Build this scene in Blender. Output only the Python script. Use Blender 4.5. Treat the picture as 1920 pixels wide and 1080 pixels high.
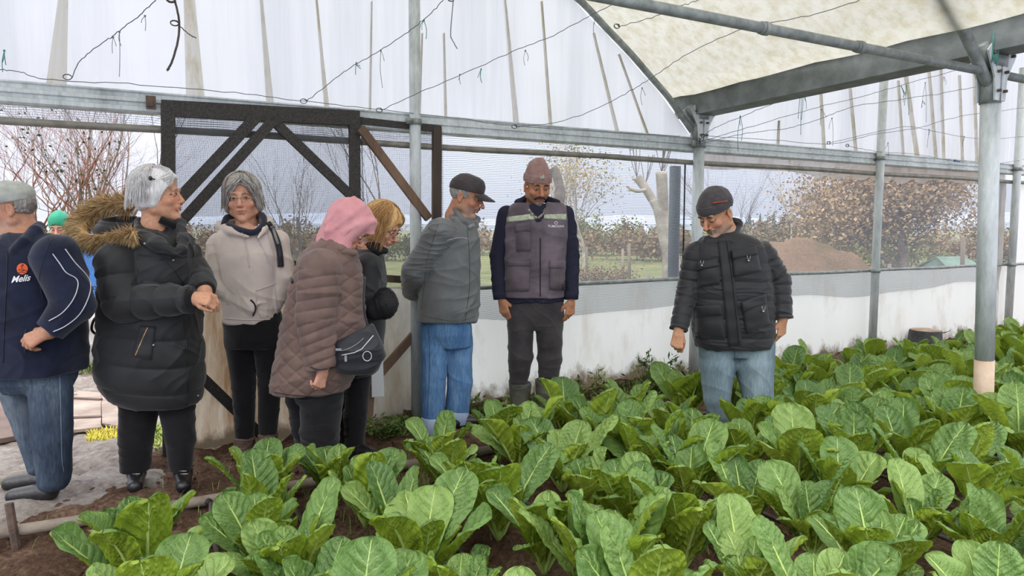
import bpy, bmesh, math, random
import numpy as np
from mathutils import Vector, Matrix
from mathutils.bvhtree import BVHTree

for o in list(bpy.data.objects):
    bpy.data.objects.remove(o)
C = bpy.context.scene.collection
sc = bpy.context.scene
# ------------------------------------------------------------------ camera
FPX = 1300.0
CAMH = 1.32
PITCH = math.atan(110 / 1300)
cam_d = bpy.data.cameras.new('camera')
cam_d.sensor_width = 36
cam_d.lens = FPX / 1920 * 36
cam_d.clip_end = 5000
cam = bpy.data.objects.new('camera', cam_d)
C.objects.link(cam)
cam.location = (0, 0, CAMH)
cam.rotation_euler = (math.pi / 2 - PITCH, 0, 0)
sc.camera = cam
# ------------------------------------------------------------------ sky and light
w = bpy.data.worlds.new('overcast_sky')
sc.world = w
w.use_nodes = True
nt = w.node_tree
nt.nodes.clear()
wo = nt.nodes.new('ShaderNodeOutputWorld')
bg = nt.nodes.new('ShaderNodeBackground')
tc = nt.nodes.new('ShaderNodeTexCoord')
sep = nt.nodes.new('ShaderNodeSeparateXYZ')
nt.links.new(tc.outputs['Generated'], sep.inputs[0])
cr = nt.nodes.new('ShaderNodeValToRGB')
cr.color_ramp.elements[0].position = 0.0
cr.color_ramp.elements[0].color = (0.66, 0.71, 0.85, 1)
cr.color_ramp.elements[1].position = 0.9
cr.color_ramp.elements[1].color = (1.0, 1.0, 1.02, 1)
nt.links.new(sep.outputs['Z'], cr.inputs[0])
mr = nt.nodes.new('ShaderNodeMapRange')
mr.inputs['From Min'].default_value = 0.0
mr.inputs['From Max'].default_value = 1.0
mr.inputs['To Min'].default_value = 1.0
mr.inputs['To Max'].default_value = 3.0
nt.links.new(sep.outputs['Z'], mr.inputs['Value'])
nz = nt.nodes.new('ShaderNodeTexNoise')
nz.inputs['Scale'].default_value = 2.5
nz.inputs['Detail'].default_value = 4
nt.links.new(tc.outputs['Generated'], nz.inputs['Vector'])
mr2 = nt.nodes.new('ShaderNodeMapRange')
mr2.inputs['To Min'].default_value = 0.85
mr2.inputs['To Max'].default_value = 1.15
nt.links.new(nz.outputs['Fac'], mr2.inputs['Value'])
mm = nt.nodes.new('ShaderNodeMath')
mm.operation = 'MULTIPLY'
nt.links.new(mr.outputs[0], mm.inputs[0])
nt.links.new(mr2.outputs[0], mm.inputs[1])
nt.links.new(cr.outputs[0], bg.inputs['Color'])
nt.links.new(mm.outputs[0], bg.inputs['Strength'])
nt.links.new(bg.outputs[0], wo.inputs['Surface'])

sun_d = bpy.data.lights.new('overcast_sun', 'SUN')
sun_d.energy = 1.6
sun_d.angle = math.radians(50)
sun_d.color = (1.0, 0.98, 0.94)
sun = bpy.data.objects.new('overcast_sun', sun_d)
C.objects.link(sun)
sun.rotation_euler = (math.radians(38), 0, math.radians(-25))   # high, behind the camera's left shoulder

vs = sc.view_settings
sc.display_settings.display_device = 'sRGB'
vs.view_transform = 'Standard'
vs.look = 'None'
vs.exposure = 0.34
vs.gamma = 1.0
vs.use_curve_mapping = False
cy = sc.cycles
cy.use_denoising = True
cy.max_bounces = 8
cy.transmission_bounces = 6
cy.transparent_max_bounces = 16
cy.diffuse_bounces = 4
cy.glossy_bounces = 2
cy.use_fast_gi = False

# ------------------------------------------------------------------ geometry of the place
def ray(px, py):
    x = (px - 960) / FPX
    y = (540 - py) / FPX
    return Vector((x, math.cos(PITCH) + y * math.sin(PITCH), -math.sin(PITCH) + y * math.cos(PITCH)))
CAM = Vector((0, 0, CAMH))
def grd(px, py, z=0.0):
    r = ray(px, py)
    return CAM + r * ((z - CAMH) / r.z)
def at(px, py, Y):
    r = ray(px, py)
    return CAM + r * (Y / r.y)
P0 = grd(1290, 715)
_a = math.atan(2390 / 1300)
U = Vector((math.sin(_a), math.cos(_a), 0))       # along the end wall
N = Vector((-U.y, U.x, 0))                        # out through the end wall
def W(s, t, z):
    return Vector((P0.x, P0.y, 0)) + U * s + N * t + Vector((0, 0, z))
def wall(px, py, off=0.0):
    r = ray(px, py)
    t = (off + P0.x * N.x + P0.y * N.y) / (r.x * N.x + r.y * N.y)
    return CAM + r * t
def st(p):
    d = Vector((p.x - P0.x, p.y - P0.y, 0))
    return d.dot(U), d.dot(N)
WALLROT = math.atan2(U.y, U.x)

# ------------------------------------------------------------------ helpers
def tag(o, label=None, cat=None, group=None, kind=None):
    if label: o['label'] = label
    if cat: o['category'] = cat
    if group: o['group'] = group
    if kind: o['kind'] = kind
    return o
def empty(name, loc, label=None, cat=None, group=None, kind=None):
    o = bpy.data.objects.new(name, None)
    o.empty_display_size = 0.1
    C.objects.link(o)
    o.location = loc
    return tag(o, label, cat, group, kind)
def put(o, parent):
    if parent is not None:
        o.parent = parent
        o.matrix_parent_inverse = Matrix.Translation(parent.location).inverted() if parent.parent is None and parent.type == 'EMPTY' else Matrix.Identity(4)
    return o
def mesh_obj(name, V, F, mats, parent=None, smooth=True, midx=None):
    me = bpy.data.meshes.new(name)
    if isinstance(V, np.ndarray):
        V = V.tolist()
    if isinstance(F, np.ndarray):
        F = F.tolist()
    me.from_pydata(V, [], F)
    if not isinstance(mats, (list, tuple)): mats = [mats]
    for m in mats: me.materials.append(m)
    if midx is not None:
        me.polygons.foreach_set('material_index', np.asarray(midx, dtype=np.int32))
    me.polygons.foreach_set('use_smooth', np.full(len(me.polygons), bool(smooth)))
    me.update()
    o = bpy.data.objects.new(name, me)
    C.objects.link(o)
    return put(o, parent)

class MB:
    def __init__(self):
        self.V = []; self.F = []; self.M = []
    def add(self, V, F, m=0):
        b = len(self.V)
        self.V.extend([tuple(v) for v in V])
        for f in F:
            self.F.append(tuple(i + b for i in f)); self.M.append(m)
    def tube(self, pts, r, n=6, m=0, cap=True):
        pts = [Vector(p) for p in pts]
        if not isinstance(r, (list, tuple)): r = [r] * len(pts)
        V = []; prev = None
        for i, p in enumerate(pts):
            d = (pts[min(i + 1, len(pts) - 1)] - pts[max(i - 1, 0)])
            if d.length < 1e-9: d = Vector((0, 0, 1))
            d.normalize()
            if prev is None:
                a = Vector((0, 0, 1)) if abs(d.z) < 0.9 else Vector((1, 0, 0))
                x = d.cross(a).normalized()
            else:
                x = (prev - d * prev.dot(d))
                if x.length < 1e-6: x = d.cross(Vector((0.3, 0.5, 0.8)))
                x.normalize()
            prev = x
            y = d.cross(x)
            for k in range(n):
                t = 2 * math.pi * k / n
                V.append(p + x * (math.cos(t) * r[i]) + y * (math.sin(t) * r[i]))
        F = []
        for i in range(len(pts) - 1):
            for k in range(n):
                F.append((i * n + k, i * n + (k + 1) % n, (i + 1) * n + (k + 1) % n, (i + 1) * n + k))
        if cap and n > 2:
            F.append(tuple(range(n - 1, -1, -1)))
            F.append(tuple((len(pts) - 1) * n + k for k in range(n)))
        self.add(V, F, m)
    def prism(self, prof, a, b, x, y, m=0):
        """profile prof [(p,q)] in axes x,y swept from a to b"""
        a = Vector(a); b = Vector(b); n = len(prof)
        V = [a + x * p + y * q for p, q in prof] + [b + x * p + y * q for p, q in prof]
        F = [(i, (i + 1) % n, n + (i + 1) % n, n + i) for i in range(n)]
        F += [tuple(range(n - 1, -1, -1)), tuple(range(n, 2 * n))]
        self.add(V, F, m)
    def bar(self, a, b, w_, h_, up=None, m=0):
        a = Vector(a); b = Vector(b); d = (b - a).normalized()
        up = up or (Vector((0, 0, 1)) if abs(d.z) < 0.95 else N)
        x = d.cross(up).normalized(); y = x.cross(d)
        w_ /= 2; h_ /= 2
        self.prism([(-w_, -h_), (w_, -h_), (w_, h_), (-w_, h_)], a, b, x, y, m)
    def box(self, c, sx, sy, sz, X=Vector((1, 0, 0)), Y=Vector((0, 1, 0)), Z=Vector((0, 0, 1)), m=0):
        c = Vector(c)
        V = [c + X * (i * sx / 2) + Y * (j * sy / 2) + Z * (k * sz / 2) for k in (-1, 1) for j in (-1, 1) for i in (-1, 1)]
        F = [(0, 2, 3, 1), (4, 5, 7, 6), (0, 1, 5, 4), (2, 6, 7, 3), (0, 4, 6, 2), (1, 3, 7, 5)]
        self.add(V, F, m)
    def ball(self, c, r, n=8, m=0, sc3=(1, 1, 1)):
        c = Vector(c); V = []; F = []
        for i in range(n + 1):
            th = math.pi * i / n
            for k in range(n):
                ph = 2 * math.pi * k / n
                V.append(c + Vector((math.sin(th) * math.cos(ph) * r * sc3[0], math.sin(th) * math.sin(ph) * r * sc3[1], math.cos(th) * r * sc3[2])))
        for i in range(n):
            for k in range(n):
                F.append((i * n + k, (i + 1) * n + k, (i + 1) * n + (k + 1) % n, i * n + (k + 1) % n))
        self.add(V, F, m)
    def build(self, name, mats, parent=None, smooth=True):
        return mesh_obj(name, self.V, self.F, mats, parent, smooth, self.M)
def autosm(o, ang=40):
    try:
        with bpy.context.temp_override(object=o, active_object=o, selected_objects=[o], selected_editable_objects=[o]):
            bpy.ops.object.shade_auto_smooth(angle=math.radians(ang))
    except Exception:
        pass
    return o
def crv(pts, n=8):
    """Catmull-Rom through pts"""
    pts = [Vector(p) for p in pts]
    if len(pts) < 3: return pts
    out = []
    for i in range(len(pts) - 1):
        p0 = pts[max(i - 1, 0)]; p1 = pts[i]; p2 = pts[i + 1]; p3 = pts[min(i + 2, len(pts) - 1)]
        for k in range(n):
            t = k / n
            out.append(0.5 * ((2 * p1) + (p2 - p0) * t + (2 * p0 - 5 * p1 + 4 * p2 - p3) * t * t + (3 * p1 - p0 - 3 * p2 + p3) * t ** 3))
    out.append(pts[-1])
    return out

# ---- noise in numpy
def _h(i, j, k, seed):
    n = (i * 374761393 + j * 668265263 + k * 2147483647 + seed * 1274126177) & 0xFFFFFFFF
    n = ((n ^ (n >> 13)) * 1274126177) & 0xFFFFFFFF
    return ((n ^ (n >> 16)) & 0xFFFFFF) / float(0xFFFFFF) * 2 - 1
def vnoise(P, scale=1.0, seed=0):
    P = np.asarray(P, dtype=np.float64) * scale
    I = np.floor(P).astype(np.int64); f = P - I
    f = f * f * (3 - 2 * f)
    r = 0
    for a in (0, 1):
        for b in (0, 1):
            for c in (0, 1):
                wt = (f[:, 0] if a else 1 - f[:, 0]) * (f[:, 1] if b else 1 - f[:, 1]) * (f[:, 2] if c else 1 - f[:, 2])
                r = r + wt * _h(I[:, 0] + a, I[:, 1] + b, I[:, 2] + c, seed)
    return r
def fbm(P, scale=1.0, seed=0, oct=4, gain=.5):
    r = 0; a = 1
    for o_ in range(oct):
        r = r + a * vnoise(P, scale * 2 ** o_, seed + o_ * 17); a *= gain
    return r

# ------------------------------------------------------------------ materials
def newmat(name):
    m = bpy.data.materials.new(name)
    m.use_nodes = True
    nt = m.node_tree
    return m, nt, nt.nodes['Principled BSDF'], nt.nodes['Material Output']
def nd(nt, typ, **kw):
    n = nt.nodes.new(typ)
    for k, v in kw.items():
        if k in n.inputs: n.inputs[k].default_value = v
        else: setattr(n, k, v)
    return n
def mth(nt, op, a, b=None, c=None):
    n = nt.nodes.new('ShaderNodeMath'); n.operation = op
    for i, v in enumerate((a, b, c)):
        if v is None: continue
        if isinstance(v, (int, float)): n.inputs[i].default_value = v
        else: nt.links.new(v, n.inputs[i])
    return n.outputs[0]
def ramp(nt, fac, stops):
    r = nt.nodes.new('ShaderNodeValToRGB')
    e = r.color_ramp.elements
    while len(e) < len(stops): e.new(0.5)
    for i, (p, c) in enumerate(stops):
        e[i].position = p; e[i].color = (*c, 1)
    nt.links.new(fac, r.inputs[0])
    return r.outputs[0]
def coords(nt, scale=(1, 1, 1), rot=(0, 0, 0), kind='Object'):
    t = nt.nodes.new('ShaderNodeTexCoord')
    mp = nt.nodes.new('ShaderNodeMapping')
    mp.inputs['Scale'].default_value = scale
    mp.inputs['Rotation'].default_value = rot
    nt.links.new(t.outputs[kind], mp.inputs[0])
    return mp.outputs[0]
def noise(nt, vec, scale, detail=4, rough=.5):
    n = nt.nodes.new('ShaderNodeTexNoise')
    n.inputs['Scale'].default_value = scale; n.inputs['Detail'].default_value = detail; n.inputs['Roughness'].default_value = rough
    nt.links.new(vec, n.inputs['Vector'])
    return n.outputs['Fac']
def bump(nt, bsdf, h, strength=.3, dist=.01):
    b = nt.nodes.new('ShaderNodeBump')
    b.inputs['Strength'].default_value = strength; b.inputs['Distance'].default_value = dist
    nt.links.new(h, b.inputs['Height'])
    nt.links.new(b.outputs[0], bsdf.inputs['Normal'])
    return b
def srgb(r, g, b):
    f = lambda c: (c / 255 / 12.92) if c / 255 <= .04045 else ((c / 255 + .055) / 1.055) ** 2.4
    return (f(r), f(g), f(b))
def M(name, c1, c2=None, scale=12, rough=.8, bs=0.0, bscale=60, metal=0, stretch=(1, 1, 1), bstretch=None, lo=.35, hi=.65, spec=.5, sheen=0, dist=.01):
    """c1/c2 sRGB 0-255 mixed by noise"""
    m, nt, b, out = newmat(name)
    v = coords(nt, stretch)
    if c2 is None: c2 = tuple(x * .82 for x in c1)
    f = noise(nt, v, scale, 5, .6)
    nt.links.new(ramp(nt, f, [(lo, srgb(*c2)), (hi, srgb(*c1))]), b.inputs['Base Color'])
    b.inputs['Roughness'].default_value = rough
    b.inputs['Metallic'].default_value = metal
    b.inputs['Specular IOR Level'].default_value = spec
    if sheen:
        b.inputs['Sheen Weight'].default_value = sheen
    if bs:
        v2 = coords(nt, bstretch or stretch)
        bump(nt, b, noise(nt, v2, bscale, 4, .6), bs, dist)
    return m

def near_text(px):
    marks = [(60, 'the man in navy'), (300, 'the long black coat'), (470, 'the cream hoodie'), (620, 'the brown quilted coat'), (840, 'the grey jacket man'), (1010, 'the man in the vest'), (1180, 'the gap beside the vest'), (1380, 'the padded black jacket man'), (1560, 'the soil heap'), (1640, 'the slim post'), (1735, 'the upturned tub'), (1850, 'the limewashed post'), (2000, 'the far end wall')]
    return min(marks, key=lambda m_: abs(m_[0] - px))[1]
def px_of(p):
    c = Matrix.Translation(CAM) @ Matrix.Rotation(math.pi / 2 - PITCH, 4, 'X')
    c = c.inverted() @ p
    return 960 + FPX * c.x / -c.z
# ================================================================== GROUND
def soil_mat():
    m, nt, b, out = newmat('garden_soil')
    v = coords(nt)
    f = noise(nt, v, 3.0, 6, .65); f2 = noise(nt, v, 45, 6, .7)
    mix = mth(nt, 'ADD', mth(nt, 'MULTIPLY', f, .5), mth(nt, 'MULTIPLY', f2, .5))
    nt.links.new(ramp(nt, mix, [(.36, srgb(70, 50, 38)), (.5, srgb(116, 88, 70)), (.62, srgb(162, 134, 112))]), b.inputs['Base Color'])
    b.inputs['Roughness'].default_value = .95
    b.inputs['Specular IOR Level'].default_value = .2
    bump(nt, b, noise(nt, v, 42, 8, .8), 1.0, .03)
    return m
M_soil = soil_mat()
def mud_mat():
    m, nt, b, out = newmat('wet_mud')
    v = coords(nt)
    f = noise(nt, v, 2.2, 8, .7); f2 = noise(nt, v, 22, 6, .7)
    mix = mth(nt, 'ADD', mth(nt, 'MULTIPLY', f, .5), mth(nt, 'MULTIPLY', f2, .5))
    nt.links.new(ramp(nt, mix, [(.36, srgb(124, 104, 90)), (.48, srgb(184, 168, 156)), (.6, srgb(222, 212, 204))]), b.inputs['Base Color'])
    nt.links.new(ramp(nt, f, [(.4, (.25, .25, .25)), (.6, (.7, .7, .7))]), b.inputs['Roughness'])
    bump(nt, b, noise(nt, v, 14, 9, .8), 1.0, .07)
    return m
M_mud = mud_mat()
def grass_mat(name='field_grass', cols=((108, 116, 72), (134, 140, 92), (160, 148, 112)), sc_=.9):
    m, nt, b, out = newmat(name)
    v = coords(nt)
    f = noise(nt, v, sc_, 8, .72); f2 = noise(nt, v, 30, 5, .7)
    mix = mth(nt, 'ADD', mth(nt, 'MULTIPLY', f, .6), mth(nt, 'MULTIPLY', f2, .4))
    nt.links.new(ramp(nt, mix, [(.38, srgb(*cols[0])), (.5, srgb(*cols[1])), (.62, srgb(*cols[2]))]), b.inputs['Base Color'])
    b.inputs['Roughness'].default_value = .95
    b.inputs['Specular IOR Level'].default_value = .1
    bump(nt, b, noise(nt, v, 25, 6, .8), 1.0, .05)
    return m
M_grass = grass_mat()

def grid_ground(name, s0, s1, t0, t1, ns, ntt, zf, mat, label=None):
    S, T = np.meshgrid(np.linspace(s0, s1, ns), np.linspace(t0, t1, ntt))
    S = S.ravel(); T = T.ravel()
    X = P0.x + U.x * S + N.x * T; Y = P0.y + U.y * S + N.y * T
    Z = zf(S, T, X, Y)
    idx = np.arange(ns * ntt).reshape(ntt, ns)
    F = np.stack([idx[:-1, :-1], idx[:-1, 1:], idx[1:, 1:], idx[1:, :-1]], -1).reshape(-1, 4)
    return mesh_obj(name, np.stack([X, Y, Z], 1), F, mat)
def soil_z(S, T, X, Y):
    P = np.stack([X, Y, 0 * X], 1)
    z = .022 * fbm(P, 6, 3, 5, .65) + .02 * np.abs(vnoise(P, 26, 9)) * (.5 + .5 * vnoise(P, 5, 2)) + .012 * fbm(P, 1.5, 8, 2)
    row = np.cos((S + 3.92) / .46 * 2 * np.pi)       # drip lines sit in shallow hollows between the planted ridges
    z += -.015 * row * (T < -.95)
    z = z + .10 * np.exp(-((T + .02) / .10) ** 2) * (.6 + .5 * vnoise(P, 3, 12)) * (S > -2.6)     # earth banked against the plastic
    return z - .01
so = grid_ground('floor', -5.3, 9.5, -4.7, .05, 560, 190, soil_z, M_soil)
tag(so, 'reddish brown garden soil of the planted greenhouse floor', 'soil', kind='structure')
def out_z(S, T, X, Y):
    P = np.stack([X, Y, 0 * X], 1)
    return .03 * fbm(P, 1.2, 5, 4, .6) - .035
fo = grid_ground('ground_outside', -14, 34, .05, 40, 240, 200, out_z, M_grass)
tag(fo, 'green and brown field outside the greenhouse wall', 'field', kind='structure')
mp = grid_ground('ground_mud', -9, -3.7, -.86, 3.6, 240, 210, lambda S, T, X, Y: .024 + .022 * fbm(np.stack([X, Y, 0 * X], 1), 3, 5, 5, .6) + .012 * vnoise(np.stack([X, Y, 0 * X], 1), 22, 2) - .05 * np.clip((-.62 - T) / .24, 0, 1) - .09 * np.clip((S + 4.25) / .3, 0, 1) * (T < 0) - .08 * np.clip((T - 2.6) / .8, 0, 1), M_mud)
tag(mp, 'wet greyish mud path through the open doorway', 'mud path', kind='structure')
far = MB()
far.add([(-900, 36, -.06), (900, 36, -.06), (1800, 2600, -.06), (-1800, 2600, -.06)], [(0, 1, 2, 3)])
fm = grass_mat('far_field', ((112, 118, 92), (138, 140, 112), (156, 146, 122)), .02)
tag(far.build('ground_field', fm), 'flat fields stretching out to the hills', 'field', kind='structure')

# crumbs of earth: uncountable
rnd = random.Random(5)
mb = MB()
for i in range(5200):
    s = rnd.uniform(-5, 4); t = -4.4 + 4.2 * rnd.random()
    if s + 4.19 < 0.3 * 0: pass
    r = rnd.uniform(.003, .011) * (1 + .9 * (rnd.random() < .08))
    p = W(s, t, r * .3 - .004)
    mb.ball(p, r, 4, 0, (rnd.uniform(.7, 1.3), rnd.uniform(.7, 1.3), rnd.uniform(.5, .9)))
tag(mb.build('soil_crumbs', M_soil), 'loose crumbs of reddish soil scattered between the chard rows', 'soil', kind='stuff')

# ---- hills
def hill(name, pts, Y, col, label):
    mb = MB(); n = len(pts)
    D = Y * .25
    top = [at(x, y, Y) for x, y in pts]
    V = []
    for p in top:
        V += [Vector((p.x, p.y - D * .7, -.3)), Vector((p.x, p.y - D * .3, p.z * .55)), p, Vector((p.x, p.y + D, -.3))]
    F = []
    for i in range(n - 1):
        for k in range(3):
            F.append((i * 4 + k, (i + 1) * 4 + k, (i + 1) * 4 + k + 1, i * 4 + k + 1))
    mb.add(V, F)
    m = M(name + '_slope', col, tuple(c * .9 for c in col), scale=.01, rough=1, spec=0)  # bluish aerial haze is mixed into the slope colour
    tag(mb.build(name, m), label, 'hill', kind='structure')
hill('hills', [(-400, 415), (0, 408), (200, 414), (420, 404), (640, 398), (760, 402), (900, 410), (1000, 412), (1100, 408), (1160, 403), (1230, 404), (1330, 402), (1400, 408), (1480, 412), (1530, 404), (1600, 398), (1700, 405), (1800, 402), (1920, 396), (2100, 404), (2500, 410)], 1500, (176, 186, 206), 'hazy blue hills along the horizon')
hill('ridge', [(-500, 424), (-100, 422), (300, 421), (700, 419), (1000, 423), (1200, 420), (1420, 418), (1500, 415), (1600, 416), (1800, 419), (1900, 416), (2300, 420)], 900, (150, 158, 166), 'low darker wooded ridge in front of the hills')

# ================================================================== TREES
def branch_tree(seed, base, h, r0, spread=.6, levels=5, kids=(3, 3, 3, 2, 2), wig=.12, up=.25, nseg=6, trunk_frac=.25, lean=(0, 0)):
    """returns MBs: trunk, twigs, and twig tip points"""
    rd = random.Random(seed)
    tr, tw, tips = MB(), MB(), []
    def grow(p, d, L, r, lev):
        pts = [p]; rr = [r]; q = p.copy(); dd = d.copy()
        ns = nseg if lev < 3 else 4
        for i in range(ns):
            dd = (dd + Vector((rd.gauss(0, wig), rd.gauss(0, wig), rd.gauss(0, wig) + up * .12))).normalized()
            q = q + dd * (L / ns); pts.append(q.copy()); rr.append(r * (1 - .55 * (i + 1) / ns))
        (tr if lev < 1 else tw).tube(pts, rr, 8 if lev == 0 else (5 if lev == 1 else 3), cap=False)
        if lev >= levels:
            tips.extend([pts[-1], pts[len(pts) // 2], pts[-2]]); return
        k = kids[min(lev, len(kids) - 1)]
        for j in range(k):
            i = rd.randint(max(1, int(ns * .45)), ns)
            a = rd.uniform(0, 2 * math.pi)
            side = Vector((math.cos(a), math.sin(a), rd.uniform(-.1, .5)))
            nd_ = (dd * rd.uniform(.6, 1) + side * spread * rd.uniform(.6, 1.3)).normalized()
            grow(pts[i], nd_, L * rd.uniform(.6, .85), rr[i] * rd.uniform(.5, .75), lev + 1)
        if lev > 0: grow(pts[-1], dd, L * .75, rr[-1], lev + 1)
    grow(Vector(base), Vector((lean[0], lean[1], 1)).normalized(), h * trunk_frac, r0, 0)
    return tr, tw, tips
def leaf_cloud(tips, n, size, jit, seed):
    rd = random.Random(seed); V = []; F = []
    for i in range(n):
        p = rd.choice(tips) + Vector((rd.gauss(0, jit), rd.gauss(0, jit), rd.gauss(0, jit)))
        a = Vector((rd.uniform(-1, 1), rd.uniform(-1, 1), rd.uniform(-1, 1))).normalized()
        b = a.cross(Vector((rd.uniform(-1, 1), rd.uniform(-1, 1), rd.uniform(-1, 1)))).normalized()
        s = size * rd.uniform(.5, 1.3)
        k = len(V)
        V += [p - a * s, p + b * s * .6 + a * s * .1, p + a * s, p - b * s * .6]
        F.append((k, k + 1, k + 2, k + 3))
    return V, F
M_bark = M('grey_bark', (128, 116, 104), (92, 80, 70), 9, .95, .5, 30)
M_bark_red = M('reddish_bark', (158, 112, 92), (112, 74, 60), 9, .9, .4, 30)
M_bark_pale = M('pale_plane_bark', (188, 180, 166), (138, 128, 112), 5, .95, .5, 20)
M_leaf_brown = M('dry_brown_leaves', (184, 158, 124), (138, 112, 82), 1.5, .9, spec=.1)
M_leaf_olive = M('olive_leaves', (136, 136, 84), (100, 104, 62), 1.5, .9, spec=.1)
M_leaf_yel = M('yellowing_leaves', (196, 178, 112), (168, 132, 88), 1.5, .9, spec=.1)
M_leaf_dark = M('dark_evergreen', (74, 84, 58), (50, 60, 42), 2, .9, spec=.1)
def tree(name, label, px, Y, h, r0, mat, leafmat=None, nleaf=0, lsize=.05, jit=.1, **kw):
    b = at(px, 430 + CAMH * FPX / Y, Y); b.z = -.05
    e = empty(name, b, label, 'tree', kw.pop('group', None))
    tr, tw, tips = branch_tree(int(px * 7 + Y * 13), b, h, r0, **kw)
    tr.build('trunk', mat, e); tw.build('branches', mat, e)
    if leafmat:
        V, F = leaf_cloud(tips, nleaf, lsize, jit, int(px))
        mesh_obj('foliage', V, F, leafmat, e, smooth=False)
    return e
# curly red-barked tree beyond the doorway
for px, Y, h, sd in ((88, 12.5, 3.4, 1),):
    b = at(px, 430, Y); b.z = 0
    e = empty('curly_willow', b, 'bare reddish tree with many twisting stems beyond the doorway', 'tree')
    first = True
    tot_t, tot_w = MB(), MB()
    rd = random.Random(4)
    for j in range(9):
        a = j * .7
        tr, tw, tips = branch_tree(100 + j, b + Vector((math.cos(a) * .12, math.sin(a) * .12, 0)), 5.0, .055, spread=.4, levels=5, kids=(3, 3, 3, 2, 2), wig=.2, up=.4, nseg=9, trunk_frac=.34, lean=(math.cos(a) * .5, math.sin(a) * .35))
        tot_t.add(tr.V, tr.F); tot_w.add(tw.V, tw.F)
    tot_t.build('trunk', M_bark_red, e); tot_w.build('branches', M_bark_red, e)
tree('bare_tree', 'slender bare grey tree behind the silver-haired woman', 262, 14, 5.5, .06, M_bark, spread=.35, levels=5, kids=(4, 3, 3, 2, 2), wig=.08, trunk_frac=.4)
tree('bare_tree', 'slim bare sapling beside the dark door panel seen through the doorway', 180, 16, 6.2, .06, M_bark, spread=.3, levels=5, kids=(4, 3, 3, 2, 2), wig=.07, trunk_frac=.4)
tree('ivy_tree', 'bare tree with a clump of dark ivy just above the silver hair', 232, 11, 3.9, .06, M_bark, M_leaf_dark, 260, .03, .08, spread=.12, levels=3, kids=(4, 3, 2), wig=.1, trunk_frac=.35)
tree('bare_tree', 'thin bare tree seen through the netting left of the pink headscarf'.replace(' left of', ' beyond'), 560, 17, 4.2, .06, M_bark, spread=.4, levels=4, kids=(4, 3, 3, 2), wig=.08, trunk_frac=.4)
tree('bare_tree', 'thin bare tree seen through the netting above the blond woman', 722, 15, 5.4, .05, M_bark, spread=.35, levels=5, kids=(4, 3, 3, 2, 2), wig=.08, trunk_frac=.4)
tree('pruned_tree', 'thick lopped branch rising behind the brown beanie', 1046, 12, .2, .05, M_bark, spread=.3, levels=1, kids=(1,))
tree('autumn_tree', 'small tree with thin yellow and orange leaves beside the vest', 1098, 22, 5.0, .08, M_bark_pale, M_leaf_yel, 1900, .04, .2, spread=.42, levels=5, kids=(4, 3, 3, 2, 2), wig=.1, trunk_frac=.3)
tree('autumn_tree', 'twiggy tree with sparse yellowish leaves close behind the vest', 1062, 25, 5.4, .07, M_bark, M_leaf_olive, 1300, .045, .25, spread=.42, levels=5, kids=(4, 3, 3, 2, 2), wig=.1, trunk_frac=.3)
tree('bare_tree', 'bare many-branched tree behind the dark grey beanie', 1372, 13, 3.9, .06, M_bark, spread=.5, levels=5, kids=(4, 4, 3, 3, 2), wig=.1, trunk_frac=.28)
tree('bare_tree', 'thin bare birch standing before the conifer skyline', 1482, 30, 4.6, .06, M_bark_pale, spread=.35, levels=4, kids=(4, 3, 3, 2), wig=.07, trunk_frac=.45)
tree('plane_tree', 'broad tree hung with dry brown leaves beyond the netting', 1695, 15, 5.4, .16, M_bark, M_leaf_brown, 26000, .045, .24, spread=.95, levels=5, kids=(5, 4, 4, 3, 2), wig=.12, trunk_frac=.27, up=.05)
# lopped plane tree
lop = MB()
Yb = 10.5
q = lambda x, y, d=0: at(x, y, Yb + d)
lop.tube(crv([q(1262, 560), q(1258, 480), q(1248, 440), q(1240, 400), q(1228, 372)], 4), [.15, .15, .15, .14, .13, .13, .13, .12, .12, .12, .11, .11, .11, .10, .10, .10, .10], 10)
lop.tube(crv([q(1240, 400), q(1222, 372, .1), q(1208, 350, .1), q(1194, 332, .1)], 4), .07, 8)
lop.tube(crv([q(1243, 400), q(1242, 360, -.1), q(1240, 322, -.1)], 4), .085, 8)
lop.tube(crv([q(1212, 356), q(1196, 358), q(1184, 355), q(1175, 348)], 4), [.03] * 9 + [.022] * 4, 6)
tw = MB()
rd = random.Random(3)
for (x, y) in ((1194, 332), (1240, 322), (1208, 350), (1242, 330)):
    for j in range(5):
        x2 = x + rd.uniform(-18, 26); 
        tw.tube(crv([q(x, y, .05), q((x + x2) / 2, y - 25, .1), q(x2 + rd.uniform(-4, 4), y - 60, .15)], 4), .006, 3)
e = empty('lopped_tree', at(1262, 560, Yb), 'pale lopped tree with stubby forked limbs and thin shoots', 'tree')
lop.build('trunk', M_bark_pale, e); tw.build('shoots', M_bark, e)
# thick lopped limb right behind the brown beanie
lp = MB(); Yb = 12.0
lp.tube(crv([q(1036, 580), q(1040, 470), q(1044, 400), q(1050, 360), q(1044, 330), q(1036, 314)], 4), [.1] * 13 + [.08] * 8, 8)
o = bpy.data.objects['pruned_tree']
for ch in list(o.children): bpy.data.objects.remove(ch)
lp.build('trunk', M_bark, o)

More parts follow.
